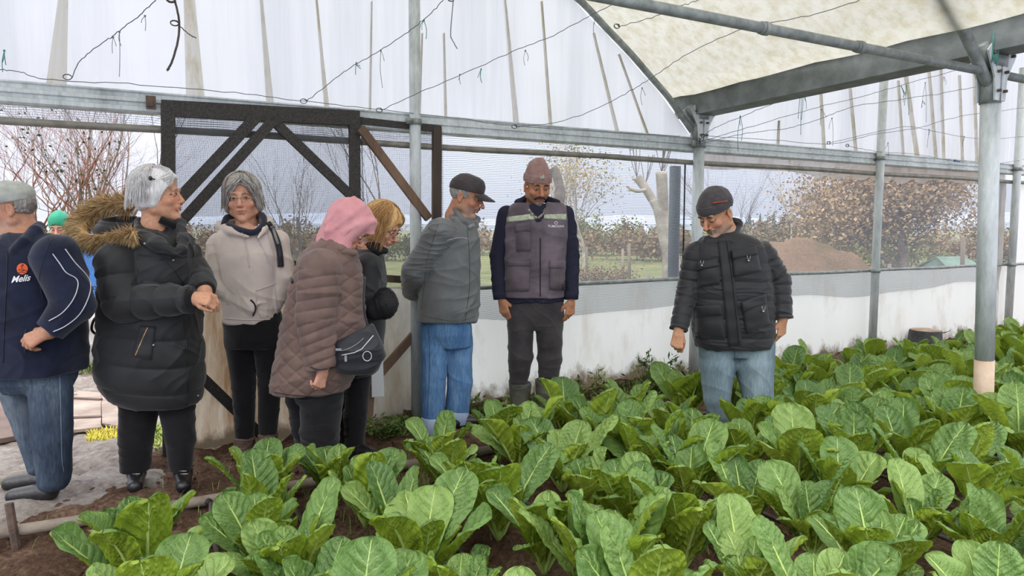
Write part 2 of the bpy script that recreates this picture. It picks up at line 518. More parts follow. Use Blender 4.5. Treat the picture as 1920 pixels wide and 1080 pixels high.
# ---- shrubs and thicket behind the netting
def shrub(name, label, px, Y, wd, h, mat, n, size, group=None):
    b = at(px, 430, Y); b.z = -.05
    rd = random.Random(int(px * 3 + Y))
    tw = MB(); tips = []
    for i in range(46):
        a = rd.uniform(0, 6.28); r = rd.random() ** .5
        tip = b + Vector((math.cos(a) * wd * r, math.sin(a) * wd * .6 * r, h * rd.uniform(.35, 1.0) * (1 - .35 * r)))
        mid = (b + tip) / 2 + Vector((rd.gauss(0, .08), 0, .1))
        tw.tube([b + Vector((math.cos(a) * wd * .5 * r, 0, 0)), mid, tip], [.012, .008, .003], 3, cap=False)
        tips += [tip, mid + (tip - mid) * .5, mid]
    e = empty(name, b, label, 'shrub', group)
    tw.build('stems', M_bark, e)
    V, F = leaf_cloud(tips, n, size, .09 * (1 + h * .4), int(px))
    mesh_obj('foliage', V, F, mat, e, smooth=False)
M_sh1 = M('brown_scrub', (150, 126, 96), (108, 90, 66), 2, .95, spec=.1)
M_sh2 = M('green_scrub', (112, 118, 70), (78, 88, 50), 2, .95, spec=.1)
shrub('scrub_bush', 'dark olive thicket behind the man in the vest', 1130, 36, 3.4, 2.3, M_leaf_olive, 4600, .08)
shrub('scrub_bush', 'brown scrub far back between the vest and the lopped tree', 1215, 42, 4.2, 1.6, M_sh1, 3800, .09)
shrub('scrub_bush', 'mixed brown bush just outside the netting beside the vest', 1120, 15, .9, .75, M_sh1, 2200, .028)
shrub('scrub_bush', 'green weedy bush outside the netting next to the dark plastic pipe', 1205, 13, .7, .34, M_sh2, 1300, .025)
shrub('scrub_bush', 'tall brown hedge beside the soil heap', 1560, 34, 4.4, 2.6, M_sh1, 5000, .08)
shrub('scrub_bush', 'olive hedge below the brown-leaved tree', 1650, 24, 2.4, 1.7, M_leaf_olive, 3600, .06)
shrub('scrub_bush', 'reddish bushes behind the little red shed', 1860, 25, 3.0, 2.0, M_sh1, 4600, .07)
shrub('scrub_bush', 'brown hedge seen between the grey jacket and the vest', 905, 38, 5.0, 2.0, M_sh1, 4600, .09)
shrub('scrub_bush', 'brown scrub seen beyond the dark net panel', 520, 38, 6.0, 2.1, M_sh1, 5200, .09)
shrub('scrub_bush', 'grey green scrub behind the blond woman', 735, 30, 2.8, 1.5, M_sh2, 2800, .07)
shrub('scrub_bush', 'low olive bushes behind the man in the padded black jacket', 1425, 36, 4.0, 2.1, M_leaf_olive, 4200, .08)
shrub('scrub_bush', 'brown hedge far behind the bare reddish tree', 120, 26, 7.0, 1.7, M_sh1, 6000, .09)
shrub('scrub_bush', 'grey brown thicket behind the slim grey trees beyond the doorway', 270, 20, 2.6, 1.7, M_sh1, 3600, .07)
shrub('scrub_bush', 'far brown hedge behind the lopped tree', 1290, 30, 6.0, 1.9, M_sh1, 5000, .1)
shrub('scrub_bush', 'far brown hedge beyond the dark net panel', 480, 32, 7.0, 1.8, M_sh1, 5000, .1)
shrub('brush_pile', 'pile of pale cut brush beyond the doorway', 152, 8.6, .55, 1.05, M_bark_pale, 500, .02)

# ---- soil heap
hp = MB(); rd = random.Random(9)
cx, cyy = at(1530, 500, 10.5).x, 10.6
V = []; n1, n2 = 70, 40
HA = []
for j in range(n2):
    for i in range(n1):
        a = i / (n1 - 1) * 2 - 1; b_ = j / (n2 - 1) * 2 - 1
        HA.append((cx + a * 2.5, cyy + b_ * 1.6, 0))
HA = np.array(HA)
A_ = (HA[:, 0] - cx) / 2.5; B_ = (HA[:, 1] - cyy) / 1.6
ht = 1.02 * np.exp(-((A_ + .05) ** 2) * 2.6 - (B_ ** 2) * 2.2) * 1.28 - .12
HA[:, 2] = ht + .07 * fbm(HA * [1, 1, 0], 2.5, 3, 5, .6)
idx = np.arange(n1 * n2).reshape(n2, n1)
F = np.stack([idx[:-1, :-1], idx[:-1, 1:], idx[1:, 1:], idx[1:, :-1]], -1).reshape(-1, 4)
M_heap = grass_mat('heap_soil', ((112, 108, 66), (158, 126, 98), (178, 146, 118)), .8)
o = mesh_obj('soil_heap', HA, F, M_heap)
tag(o, 'long heap of reddish soil with green weeds outside the wall', 'soil heap')

# ---- conifers on the skyline
M_con = M('far_conifer', (84, 96, 96), (70, 80, 82), .3, 1, spec=0)
rd = random.Random(2)
first = None
for i in range(16):
    px = 1395 + i * 14 + rd.uniform(-5, 5) if i < 13 else 1565 + (i - 13) * 3
    Y = 140 + rd.uniform(-10, 10)
    h = rd.uniform(2.2, 4.2) * (1.5 if i in (11, 12) else 1)
    mb = MB()
    b = at(px, 430, Y); b.z = -.2
    nl = 6
    for k in range(nl):
        z0 = h * k / nl; z1 = h * (k + 1.6) / nl; r = h * .22 * (1 - k / nl) + .1
        mb.tube([b + Vector((0, 0, 1 + z0)), b + Vector((0, 0, 1 + z1))], [r, .03], 7)
    mb.tube([b, b + Vector((0, 0, 1.3))], .15, 5)
    tag(mb.build('conifer', M_con, smooth=False), 'small dark pointed conifer on the distant skyline beyond the soil heap', 'tree', 'conifers on the distant skyline')
# pale distant greenhouses
M_white_far = M('far_white_roof', (226, 230, 236), (206, 212, 220), .1, .8)
for k, (x0, x1) in enumerate(((1128, 1168), (1172, 1215))):
    mb = MB(); Y = 170
    a = at(x0, 436, Y); b = at(x1, 436, Y); a.z = b.z = 0
    for i in range(3):
        mb.prism([(0, 0), (4, 0), (4, 1.2), (2.8, 1.9), (2, 2.1), (1.2, 1.9), (0, 1.2)], a + Vector((0, 0, 0)) + Vector((0, 4 * i, 0)), b + Vector((0, 4 * i, 0)), Vector((0, 1, 0)), Vector((0, 0, 1)))
    tag(mb.build('distant_greenhouse', M_white_far, smooth=False), ['long white greenhouse far off, just beside the vest', 'second long white greenhouse far off, nearer the dark pipe'][k], 'greenhouse')

# ---- red shed
M_red = M('red_boards', (150, 62, 62), (116, 48, 50), 6, .9, .3, 20)
M_groof = M('green_roof', (112, 136, 120), (92, 114, 100), 4, .8)
Y = 12.5
a = at(1777, 490, Y); b = at(1838, 490, Y); a.z = b.z = 0
e = empty('red_shed', (a + b) / 2, 'little red shed with a pale green pitched roof', 'shed')
wdt = (b - a).length; ht = .62
mb = MB()
mb.box((a + b) / 2 + Vector((0, .4, ht / 2)), wdt, .8, ht)
mb.build('wall', M_red, e, smooth=False)
mb = MB()
c0 = (a + b) / 2 + Vector((0, .4, ht))
for sg in (-1, 1):
    mb.add([c0 + Vector((-wdt * .58, sg * .5, -.03)), c0 + Vector((wdt * .58, sg * .5, -.03)), c0 + Vector((wdt * .45, 0, .17)), c0 + Vector((-wdt * .45, 0, .17)),
            c0 + Vector((-wdt * .58, sg * .5, .0)), c0 + Vector((wdt * .58, sg * .5, .0)), c0 + Vector((wdt * .45, 0, .2)), c0 + Vector((-wdt * .45, 0, .2))],
           [(0, 1, 2, 3), (4, 5, 6, 7), (0, 1, 5, 4), (1, 2, 6, 5), (3, 0, 4, 7)])
mb.add([c0 + Vector((-wdt * .5, -.42, 0)), c0 + Vector((-wdt * .5, .42, 0)), c0 + Vector((-wdt * .44, 0, .18)), c0 + Vector((wdt * .5, -.42, 0)), c0 + Vector((wdt * .5, .42, 0)), c0 + Vector((wdt * .44, 0, .18))], [(0, 1, 2), (3, 4, 5)])
mb.build('roof', M_groof, e, smooth=False)
mb = MB(); mb.box(a.lerp(b, .8) + Vector((0, -.02, .25)), .22, .04, .3)
mb.build('opening', M('shed_inner_shade', (70, 44, 40), (50, 36, 34), 5, 1), e, smooth=False)  # solid dark box, its colour stands in for the shade inside the shed

# ---- field fence posts
M_oldwood = M('weathered_wood', (146, 132, 116), (104, 92, 78), 3, .95, .4, 40, stretch=(1, 1, .2))
fp = [(1218, 11.5, .62), (1168, 15, .95), (1100, 17, .95), (1180, 13.5, 1.1), (928, 17, .95), (1808, 10.5, 1.25), (1672, 11.5, .8), (590, 16, 1.0), (700, 16, 1.0)]
for px, Y, h in fp:
    mb = MB(); b = at(px, 430, Y); b.z = -.05
    mb.tube([b, b + Vector((.01, 0, h * .5)), b + Vector((.0, .02, h))], [.035, .033, .03], 7)
    tag(mb.build('fence_post', M_oldwood), 'weathered wooden fence post standing in the field, beyond ' + near_text(px), 'fence post', 'fence posts in the field')

# ---- things beyond the doorway
M_blue = M('blue_tarpaulin', (58, 112, 176), (38, 84, 146), 3, .5, .5, 5)
def drape(name, cx_, cy_, wx, wy, h, mat, label, cat, seed=1, n=26, ridge=.3):
    A, B = np.meshgrid(np.linspace(-1, 1, n), np.linspace(-1, 1, n)); A = A.ravel(); B = B.ravel()
    P = np.stack([cx_ + A * wx, cy_ + B * wy, 0 * A], 1)
    P[:, 2] = h * np.clip(1 - (np.abs(A) ** 8 + np.abs(B) ** 8), 0, 1) * (1 + ridge * fbm(P, 3 / max(wx, .3), seed, 3)) + .015
    idx = np.arange(n * n).reshape(n, n)
    F = np.stack([idx[:-1, :-1], idx[:-1, 1:], idx[1:, 1:], idx[1:, :-1]], -1).reshape(-1, 4)
    return tag(mesh_obj(name, P, F, mat), label, cat)
c = at(168, 500, 7.8)
drape('blue_tarpaulin', c.x, 7.8, .3, .3, 1.02, M_blue, 'crumpled blue tarpaulin behind the fur-hooded coat', 'tarpaulin', 3)
M_whitepl = M('white_sheet', (214, 208, 204), (180, 172, 166), 4, .5, .5, 8)
c = at(160, 600, 6.6)
drape('plastic_sheet', c.x, 6.9, .42, .3, .42, M_whitepl, 'crumpled white plastic sheet on the ground behind the fur-hooded coat', 'plastic sheet', 8, ridge=.6)
# grass strip beside the mud
rd = random.Random(8)
M_blade = M('grass_blades', (128, 142, 84), (98, 114, 62), 4, .9, spec=.2)
def grass_patch(name, pts_fn, n, h, mat, label, kind='stuff', wd=.006):
    V = []; F = []
    for i in range(n):
        p = pts_fn()
        a = rd.uniform(0, 6.28); L = h * rd.uniform(.4, 1.2)
        d = Vector((math.cos(a), math.sin(a), 0)); sd = Vector((-d.y, d.x, 0)) * wd
        k = len(V)
        V += [p - sd, p + sd, p + d * L * .3 + Vector((0, 0, L * .7)) + sd * .6, p + d * L * .3 + Vector((0, 0, L * .7)) - sd * .6, p + d * L * .7 + Vector((0, 0, L))]
        F += [(k, k + 1, k + 2, k + 3), (k + 3, k + 2, k + 4)]
    return tag(mesh_obj(name, V, F, mat, smooth=False), label, 'grass', kind=kind)
def reg(x0, x1, y0, y1):
    def f():
        return grd(rd.uniform(x0, x1), rd.uniform(y0, y1))
    return f
grass_patch('grass', reg(-60, 300, 628, 700), 5200, .07, M_blade, 'short green grass strip across the muddy path')
M_yel = M('yellow_straw', (232, 216, 96), (190, 186, 72), 5, .8)
grass_patch('cut_greens', reg(165, 232, 812, 836), 900, .05, M_yel, 'scattered yellow green stalks lying on the mud', wd=.004)
M_cut = M('pale_cut_leaves', (196, 204, 116), (150, 172, 84), 5, .8)
grass_patch('cut_leaves', reg(228, 312, 806, 852), 1300, .05, M_cut, 'pale green cut leaves lying behind the black trousers', wd=.008)
grass_patch('field_grass', lambda: W(rd.uniform(-2.6, 9), rd.uniform(.4, 6), -.03), 9000, .13, M_blade, 'rough grass growing outside the netted wall', wd=.008)
# boards lying in the mud
M_board = M('muddy_board', (176, 160, 148), (138, 120, 108), 4, .85, .4, 25)
M_board_d = M('muddy_board_dark', (120, 100, 92), (96, 80, 72), 4, .85, .4, 25)
def board(corners, th, mat, label, cat, slats=0, name='door_panel'):
    pts = [grd(*c_) for c_ in corners]
    e = empty(name, sum(pts, Vector()) / 4, label, cat)
    mb = MB(); z = Vector((0, 0, th)); o_ = Vector((0, 0, .03))
    V = [p + o_ for p in pts] + [p + z + o_ for p in pts]
    mb.add(V, [(0, 1, 2, 3), (7, 6, 5, 4), (0, 4, 5, 1), (1, 5, 6, 2), (2, 6, 7, 3), (3, 7, 4, 0)])
    mb.build('board', mat, e, smooth=False)
    for k in range(slats):
        f_ = (k + .5) / slats if slats > 1 else .5
        a = pts[0].lerp(pts[3], f_) + z + o_; b = pts[1].lerp(pts[2], f_) + z + o_
        m2 = MB(); m2.bar(a, b, .035, .02); m2.build('slat', M_board_d, e, smooth=False)
board([(128, 742), (190, 748), (190, 815), (120, 822)], .02, M_board, 'muddy wooden panel with cross slats lying behind the blue jeans', 'wooden panel', 2)
board([(190, 745), (236, 762), (232, 812), (192, 806)], .015, M_board, 'muddy flat board lying beside the slatted panel', 'board', name='board')
board([(-60, 760), (48, 745), (58, 830), (-60, 852)], .03, M_board_d, 'large dark muddy board lying at the feet of the man in navy', 'board', name='board')
# ================================================================== GREENHOUSE
def galv_mat():
    m, nt, b, out = newmat('galvanised_steel')
    v = coords(nt, (1, 1, .25))
    f = noise(nt, v, 26, 6, .7); f2 = noise(nt, v, 5, 4, .6)
    mix = mth(nt, 'ADD', mth(nt, 'MULTIPLY', f, .5), mth(nt, 'MULTIPLY', f2, .5))
    nt.links.new(ramp(nt, mix, [(.34, srgb(158, 165, 163)), (.48, srgb(194, 200, 199)), (.64, srgb(222, 227, 227))]), b.inputs['Base Color'])
    b.inputs['Metallic'].default_value = .05
    b.inputs['Roughness'].default_value = .5
    return m
M_galv = galv_mat()
M_galv_dk = M('dull_zinc', (158, 164, 160), (122, 128, 124), 18, .6, .1, 60, .3, stretch=(1, 1, 1))
M_pipe_dk = M('dull_pipe', (150, 146, 136), (118, 114, 104), 10, .55, .15, 40, .25)
M_rust = M('rusty_steel', (112, 92, 80), (78, 66, 60), 20, .9, .4, 60)
M_lime = M('limewash_pale', (212, 190, 166), (196, 168, 142), 10, .8, .2, 40)

def film_mat(name, col, trans=.3, transl=.62, dirt_crease=None, streak=True, lowz=None, dst=.35):
    m, nt, b, out = newmat(name)
    nt.nodes.remove(b)
    d = nd(nt, 'ShaderNodeBsdfDiffuse'); t = nd(nt, 'ShaderNodeBsdfTranslucent'); tp = nd(nt, 'ShaderNodeBsdfTransparent'); g = nd(nt, 'ShaderNodeBsdfGlossy')
    g.inputs['Roughness'].default_value = .35
    c = srgb(*col)
    if dirt_crease:
        v = coords(nt, (1, 1, dst))
        f = noise(nt, v, dirt_crease[1], 7, .68)
        cc = ramp(nt, f, [(dirt_crease[2], srgb(*dirt_crease[0])), (dirt_crease[3], c)])
        if lowz is not None:     # splashed earth along the foot of the sheet
            sx = nt.nodes.new('ShaderNodeSeparateXYZ'); tcc = nt.nodes.new('ShaderNodeTexCoord'); nt.links.new(tcc.outputs['Object'], sx.inputs[0])
            n2 = noise(nt, coords(nt, (1, 1, .6)), 5, 7, .7)
            zz = mth(nt, 'SUBTRACT', sx.outputs['Z'], mth(nt, 'MULTIPLY', mth(nt, 'SUBTRACT', n2, .5), lowz * 4.6))
            k = nt.nodes.new('ShaderNodeMapRange'); k.inputs['From Min'].default_value = lowz * .55; k.inputs['From Max'].default_value = lowz * 1.5
            nt.links.new(zz, k.inputs['Value'])
            mx = nt.nodes.new('ShaderNodeMix'); mx.data_type = 'RGBA'
            nt.links.new(k.outputs[0], mx.inputs[0]); mx.inputs[6].default_value = (*srgb(122, 108, 88), 1); nt.links.new(cc, mx.inputs[7])
            cc = mx.outputs[2]
        nt.links.new(cc, d.inputs[0]); nt.links.new(cc, t.inputs[0])
    else:
        d.inputs[0].default_value = (*c, 1); t.inputs[0].default_value = (*c, 1)
    if streak:
        bp = nt.nodes.new('ShaderNodeBump'); bp.inputs['Strength'].default_value = .5; bp.inputs['Distance'].default_value = .02
        nt.links.new(noise(nt, coords(nt, (1, 1, .05)), 9, 3, .5), bp.inputs['Height'])
        nt.links.new(bp.outputs[0], d.inputs['Normal']); nt.links.new(bp.outputs[0], g.inputs['Normal'])
    m1 = nd(nt, 'ShaderNodeMixShader'); m1.inputs[0].default_value = transl
    nt.links.new(d.outputs[0], m1.inputs[1]); nt.links.new(t.outputs[0], m1.inputs[2])
    m2 = nd(nt, 'ShaderNodeMixShader'); m2.inputs[0].default_value = trans
    nt.links.new(m1.outputs[0], m2.inputs[1]); nt.links.new(tp.outputs[0], m2.inputs[2])
    m3 = nd(nt, 'ShaderNodeMixShader'); m3.inputs[0].default_value = .05
    nt.links.new(m2.outputs[0], m3.inputs[1]); nt.links.new(g.outputs[0], m3.inputs[2])
    nt.links.new(m3.outputs[0], out.inputs[0])
    return m
M_gable = film_mat('gable_film', (226, 227, 234), .05, .8, ((208, 210, 219), 3.2, .36, .56), dst=.045)  # faint vertical crease shading painted into the film colour as stretched noise
M_roof = film_mat('roof_film', (178, 176, 166), .02, .72, ((160, 155, 134), 14, .34, .58), streak=False)
M_skirt = film_mat('skirt_film', (246, 246, 244), .0, .45, ((228, 222, 212), 3, .28, .45), lowz=.13)
M_dirty = film_mat('dirty_film', (232, 218, 196), .0, .3, ((170, 134, 98), 7, .38, .60), lowz=.06, dst=.16)
M_grey_film = film_mat('grey_film', (206, 204, 198), .06, .4, ((160, 146, 124), 2.5, .35, .6), lowz=.05)
M_fold = film_mat('folded_film', (224, 220, 212), .1, .7, ((200, 190, 162), 9, .36, .52), streak=False)
M_vale = film_mat('valance_film', (214, 204, 196), .2, .6, ((184, 170, 156), 7, .36, .52), streak=False)

def net_mat(name, col, cell_s, cell_z, cov_s, cov_z, haze, wob=.0018):
    """woven mesh: threads are opaque, the holes see-through"""
    m, nt, b, out = newmat(name)
    nt.nodes.remove(b)
    tcn = nt.nodes.new('ShaderNodeTexCoord')
    nv = nt.nodes.new('ShaderNodeTexNoise'); nv.inputs['Scale'].default_value = 5; nv.inputs['Detail'].default_value = 2
    nt.links.new(tcn.outputs['UV'], nv.inputs['Vector'])
    sx = nt.nodes.new('ShaderNodeSeparateXYZ'); nt.links.new(tcn.outputs['UV'], sx.inputs[0])
    off = mth(nt, 'MULTIPLY', nv.outputs['Fac'], wob * 14)
    u = mth(nt, 'FRACT', mth(nt, 'DIVIDE', mth(nt, 'ADD', sx.outputs['X'], off), cell_s))
    v = mth(nt, 'FRACT', mth(nt, 'DIVIDE', mth(nt, 'ADD', sx.outputs['Y'], off), cell_z))
    a = mth(nt, 'LESS_THAN', u, cov_s); c = mth(nt, 'LESS_THAN', v, cov_z)
    op = mth(nt, 'MAXIMUM', mth(nt, 'MAXIMUM', a, c), haze)
    d = nd(nt, 'ShaderNodeBsdfDiffuse'); t = nd(nt, 'ShaderNodeBsdfTranslucent'); tp = nd(nt, 'ShaderNodeBsdfTransparent')
    d.inputs[0].default_value = (*srgb(*col), 1); t.inputs[0].default_value = (*srgb(*col), 1)
    m1 = nd(nt, 'ShaderNodeMixShader'); m1.inputs[0].default_value = .5
    nt.links.new(d.outputs[0], m1.inputs[1]); nt.links.new(t.outputs[0], m1.inputs[2])
    m2 = nd(nt, 'ShaderNodeMixShader')
    nt.links.new(op, m2.inputs[0]); nt.links.new(tp.outputs[0], m2.inputs[1]); nt.links.new(m1.outputs[0], m2.inputs[2])
    nt.links.new(m2.outputs[0], out.inputs[0])
    return m
M_net = net_mat('insect_net', (160, 164, 174), .011, .0125, .10, .24, .10)
M_net_dk = net_mat('shade_net', (96, 100, 106), .0066, .0064, .30, .32, .18)
M_net_md = net_mat('door_net', (124, 126, 132), .0075, .0075, .26, .24, .12)
M_net_over = net_mat('skirt_net', (176, 180, 184), .012, .0125, .14, .34, .16)
M_wrap = M('net_wrapped_wood', (74, 70, 66), (48, 46, 43), 90, .9, .6, 120)
M_wood_dk = M('dark_old_wood', (96, 82, 72), (62, 52, 46), 6, .9, .4, 40, stretch=(1, 1, .15))
M_wood_br = M('brown_lath', (132, 106, 86), (92, 72, 58), 5, .9, .4, 40, stretch=(1, 1, .3))

def sheet(name, s0, s1, zb, zt, t, mat, n=40, m_=12, wav=.01, seed=1, parent=None, vert=True):
    """hanging sheet in wall coordinates; zb/zt numbers or functions of s"""
    fb = zb if callable(zb) else (lambda s: zb); ft = zt if callable(zt) else (lambda s: zt)
    V = []; UV = []
    for j in range(m_ + 1):
        for i in range(n + 1):
            s = s0 + (s1 - s0) * i / n; z = fb(s) + (ft(s) - fb(s)) * j / m_
            V.append((s, z)); UV.append((s, z))
    A = np.array(V)
    P = np.stack([A[:, 0] * 3.0, A[:, 1] * .5, A[:, 0] * 0], 1)
    tt = t + wav * fbm(P, 2.2, seed, 3) + wav * .5 * fbm(np.stack([A[:, 0], A[:, 1], A[:, 0] * 0], 1), 3, seed + 3, 2)
    X = P0.x + U.x * A[:, 0] + N.x * tt; Y = P0.y + U.y * A[:, 0] + N.y * tt
    idx = np.arange((n + 1) * (m_ + 1)).reshape(m_ + 1, n + 1)
    F = np.stack([idx[:-1, :-1], idx[:-1, 1:], idx[1:, 1:], idx[1:, :-1]], -1).reshape(-1, 4)
    o = mesh_obj(name, np.stack([X, Y, A[:, 1]], 1), F, mat, parent)
    uvl = o.data.uv_layers.new(name='UVMap')
    li = np.zeros(len(o.data.loops), dtype=np.int32); o.data.loops.foreach_get('vertex_index', li)
    uvl.data.foreach_set('uv', A[li].astype(np.float32).ravel())
    return o
# arch profile: height over the distance from the springing point
BAY = 8.0
AR = [(0, 2.12), (.3, 2.41), (.69, 2.71), (1.17, 3.04), (1.8, 3.36), (2.6, 3.62), (4.0, 3.8)]
def arch_z(s):
    d = abs(s) % BAY
    d = min(d, BAY - d)
    for (a, za), (b, zb) in zip(AR[:-1], AR[1:]):
        if a <= d <= b: return za + (zb - za) * (d - a) / (b - a)
    return AR[-1][1]
BZ = 2.085
# gable films (end wall above the beam)
for k, (s0, s1, lab) in enumerate(((-6.8, 0, 'left_bay'), (0, 5.05, 'middle_bay'), (5.05, 10, 'far_bay'))):
    o = sheet('wall_gable', s0, s1, BZ, lambda s: arch_z(s), .05, M_gable, 90, 14, .012, 5 + k)
    tag(o, ['milky white film closing the gable above the door', 'milky white film closing the gable under the gutter', 'milky white film of the gable past the far post'][k], 'plastic film', kind='structure')
    gable = o if k == 0 else gable
    if k == 1: gable2 = o
# gathered folds of the film, measured where they meet the beam and at their top
def fold(parent, xb, yb, wb, xt, yt, wt, mat):
    pb = wall(xb, yb, -.0); pt = wall(xt, yt, -.0)
    k = (pb - CAM).length / FPX; k2 = (pt - CAM).length / FPX
    mb = MB(); n = 8
    V = []
    for i in range(n + 1):
        f_ = i / n; c = pb.lerp(pt, f_); hw = (wb * k * (1 - f_) + wt * k2 * f_) / 2
        V += [c - U * hw + N * .045, c - U * hw * .4 + N * .015, c + U * hw * .4 + N * .02, c + U * hw + N * .045]
    F = [(i * 4 + j, i * 4 + j + 1, (i + 1) * 4 + j + 1, (i + 1) * 4 + j) for i in range(n) for j in range(3)]
    mb.add(V, F)
    mb.build('fold', mat, parent)
for xb, yb, wb, xt, yt, wt in ((104, 160, 27, 117, -5, 13), (368, 186, 29, 356, -5, 17), (509, 196, 13, 492, -5, 5), (616, 200, 9, 596, -5, 3), (974, 236, 12, 950, -10, 3), (1038, 244, 6, 1020, 0, 2), (697, 205, 4, 700, 0, 2), (840, 228, 5, 836, 60, 2), (1165, 255, 7, 1118, 60, 2), (790, 222, 3, 795, 60, 2), (1222, 258, 3, 1165, 100, 1)):
    fold(gable, xb, yb, wb, xt, yt, wt, M_fold)
for xb, yb, wb, xt, yt, wt in ((1464, 278, 6, 1466, 225, 3), (1552, 287, 6, 1545, 172, 4), (1612, 295, 6, 1600, 165, 4), (1728, 303, 11, 1705, 140, 8), (1762, 306, 6, 1748, 130, 4), (1776, 306, 5, 1770, 120, 3), (1838, 312, 5, 1832, 110, 4), (1811, 310, 4, 1805, 140, 3), (1700, 300, 3, 1690, 150, 2)):
    fold(gable2, xb, yb, wb, xt, yt, wt, M_fold)
# roof film, seen from below
def roof(name, b0, b1, t0, t1, label, n=50, m_=24):
    V = []
    for j in range(m_ + 1):
        t = t0 + (t1 - t0) * j / m_
        for i in range(n + 1):
            s = b0 + (b1 - b0) * i / n
            z = arch_z(s) + .04
            if abs(s) < .1: z = 2.44
            V.append(W(s, t, max(z, 2.40)))
    P = np.array([tuple(v) for v in V]); P[:, 2] += .012 * fbm(P, 2.5, 4, 3)
    idx = np.arange((n + 1) * (m_ + 1)).reshape(m_ + 1, n + 1)
    F = np.stack([idx[:-1, :-1], idx[:-1, 1:], idx[1:, 1:], idx[1:, :-1]], -1).reshape(-1, 4)
    return tag(mesh_obj(name, P, F, M_roof), label, 'roof film', kind='structure')
roof('ceiling', -6.8, -.09, .07, -3.7, 'cream translucent roof film above the chard bed')
roof('ceiling', .09, 5.0, .07, -3.7, 'cream translucent roof film past the gutter')

# ---- beams and rails running along the wall
def lengthwise(name, prof, s0, s1, z, t, mat, label, cat='beam', parent=None):
    mb = MB()
    mb.prism(prof, W(s0, t, z), W(s1, t, z), N, Vector((0, 0, 1)))
    o = mb.build(name, mat, parent, smooth=False)
    if label: tag(o, label, cat)
    return o
# ribbed clip rail: stepped profile facing inward (negative N)
rail = [(.03, -.06), (-.03, -.06), (-.045, -.05), (-.045, -.028), (-.03, -.022), (-.03, -.006), (-.045, 0), (-.045, .018), (-.028, .026), (-.028, .045), (-.04, .052), (-.04, .06), (.03, .06)]
beam = lengthwise('ribbed_rail', rail, -6.5, 8.5, 2.03, -.0, M_galv, 'long ribbed galvanised rail running the whole width above the netting', 'rail')
mb = MB()
mb.tube([W(-6.5 + i * .5, -.02 + .002 * math.sin(i), 1.885 + .004 * math.sin(i * 1.3)) for i in range(31)], .021, 8)
tag(mb.build('dark_pipe', M_pipe_dk), 'long dull horizontal pipe just under the ribbed rail', 'pipe')
mb = MB()
mb.tube([W(-2.31 + i * .5, -.02, .90 + .003 * math.sin(i * 2)) for i in range(21)], .016, 8)
tag(mb.build('sill_pipe', M_galv_dk), 'long horizontal pipe at waist height under the netting', 'pipe')
mb = MB()
mb.box(wall(283, 192, -.06), .05, .02, .07, U, N, Vector((0, 0, 1)))
mb.box(wall(281, 196, -.075), .03, .02, .02, U, N, Vector((0, 0, 1)))
tag(mb.build('rail_clip', M_rust, smooth=False), 'small dark steel clip on the ribbed rail beside the door frame', 'clip')

# ---- netting and plastic of the end wall
tag(sheet('window_net', -2.31, 4.95, .9, 1.885, .02, M_net, 60, 12, .008, 2), 'fine insect netting stretched between the pipes, field showing through', 'netting', kind='structure')
tag(sheet('window_net_strip', -6.5, 4.95, 1.885, 1.98, .015, M_net, 60, 3, .004, 3), 'narrow strip of netting between rail and pipe', 'netting', kind='structure')
tag(sheet('wall_valance', .1, 4.95, lambda s: 1.86 - .02 * max(0, math.sin(s * 5)) - (.05 if 1.6 < s < 3.4 else 0) * abs(math.sin(s * 9)), 1.99, .03, M_vale, 90, 4, .006, 3), 'torn strip of greyish pink film under the ribbed rail', 'plastic film', kind='structure')
tag(sheet('wall_skirt', -2.9, 5.14, -.03, .9, .035, M_skirt, 110, 14, .022, 7), 'white plastic sheet along the foot of the wall, soiled at the bottom', 'plastic film', kind='structure')
tag(sheet('window_net_hem', -2.31, 4.85, lambda s: .675 + .035 * math.sin(s * 1.7 + .6) + .012 * math.sin(s * 5), .9, -.0, M_net_over, 110, 5, .006, 9), 'hem of grey netting hanging over the white plastic', 'netting', kind='structure')
tag(sheet('wall_end_film', 5.12, 9.5, -.02, 1.9, .03, M_skirt, 30, 14, .02, 11), 'white plastic film beyond the far post', 'plastic film', kind='structure')
tag(sheet('window_net_end', 4.8, 5.15, .9, 1.9, .02, M_net, 6, 12, .004, 11), 'narrow netting beside the far post', 'netting', kind='structure')
o = sheet('torn_film', 4.72, 4.95, -.02, 1.86, .0, M_grey_film, 6, 40, .03, 21)
tag(o, 'ragged strip of dirty film hanging beside the far post', 'plastic film')

# ---- posts
def post(s, t, z0, z1, r, label, base_rust=True, parts=True, lean=(0, 0), group=None, name='steel_post', zc=(2.03,)):
    b = W(s, t, 0)
    e = empty(name, b, label, 'post', group)
    mb = MB()
    a = W(s, t, z0); c = W(s + lean[0], t + lean[1], z1)
    mb.tube([a, a.lerp(c, .5), c], r, 14); mb.build('pole', M_galv, e)
    if base_rust:
        mb = MB(); mb.tube([W(s, t, -.05), a.lerp(c, .06)], r * .82, 10); mb.build('footing', M_rust, e, smooth=False)
    for z in zc:
        f_ = (z - z0) / (z1 - z0); p = a.lerp(c, f_)
        mb = MB(); mb.tube([p - Vector((0, 0, .02)), p + Vector((0, 0, .02))], r * 1.18, 14)
        mb.box(p - U * (r * 1.35) - N * .02, r * .8, .04, .035, U, N, Vector((0, 0, 1)))
        mb.tube([p - U * (r * 1.4) - N * .06, p - U * (r * 1.4)], .006, 6)
        mb.build('clamp', M_galv_dk, e)
    return e
pw = .045
e = post(2.43, -.07, .1, 3.42, .04, 'slim galvanised post standing before the brown-leaved tree', zc=(2.03, .9))
e = post(5.02, -.07, .1, 3.2, .042, 'galvanised wall post at the far end beside the ragged film', zc=(2.03, .9))
e = post(-2.53, -.07, .0, 3.4, .038, 'galvanised post behind the blond woman, rising to the roof', zc=(2.03,), lean=(.02, 0), base_rust=False)
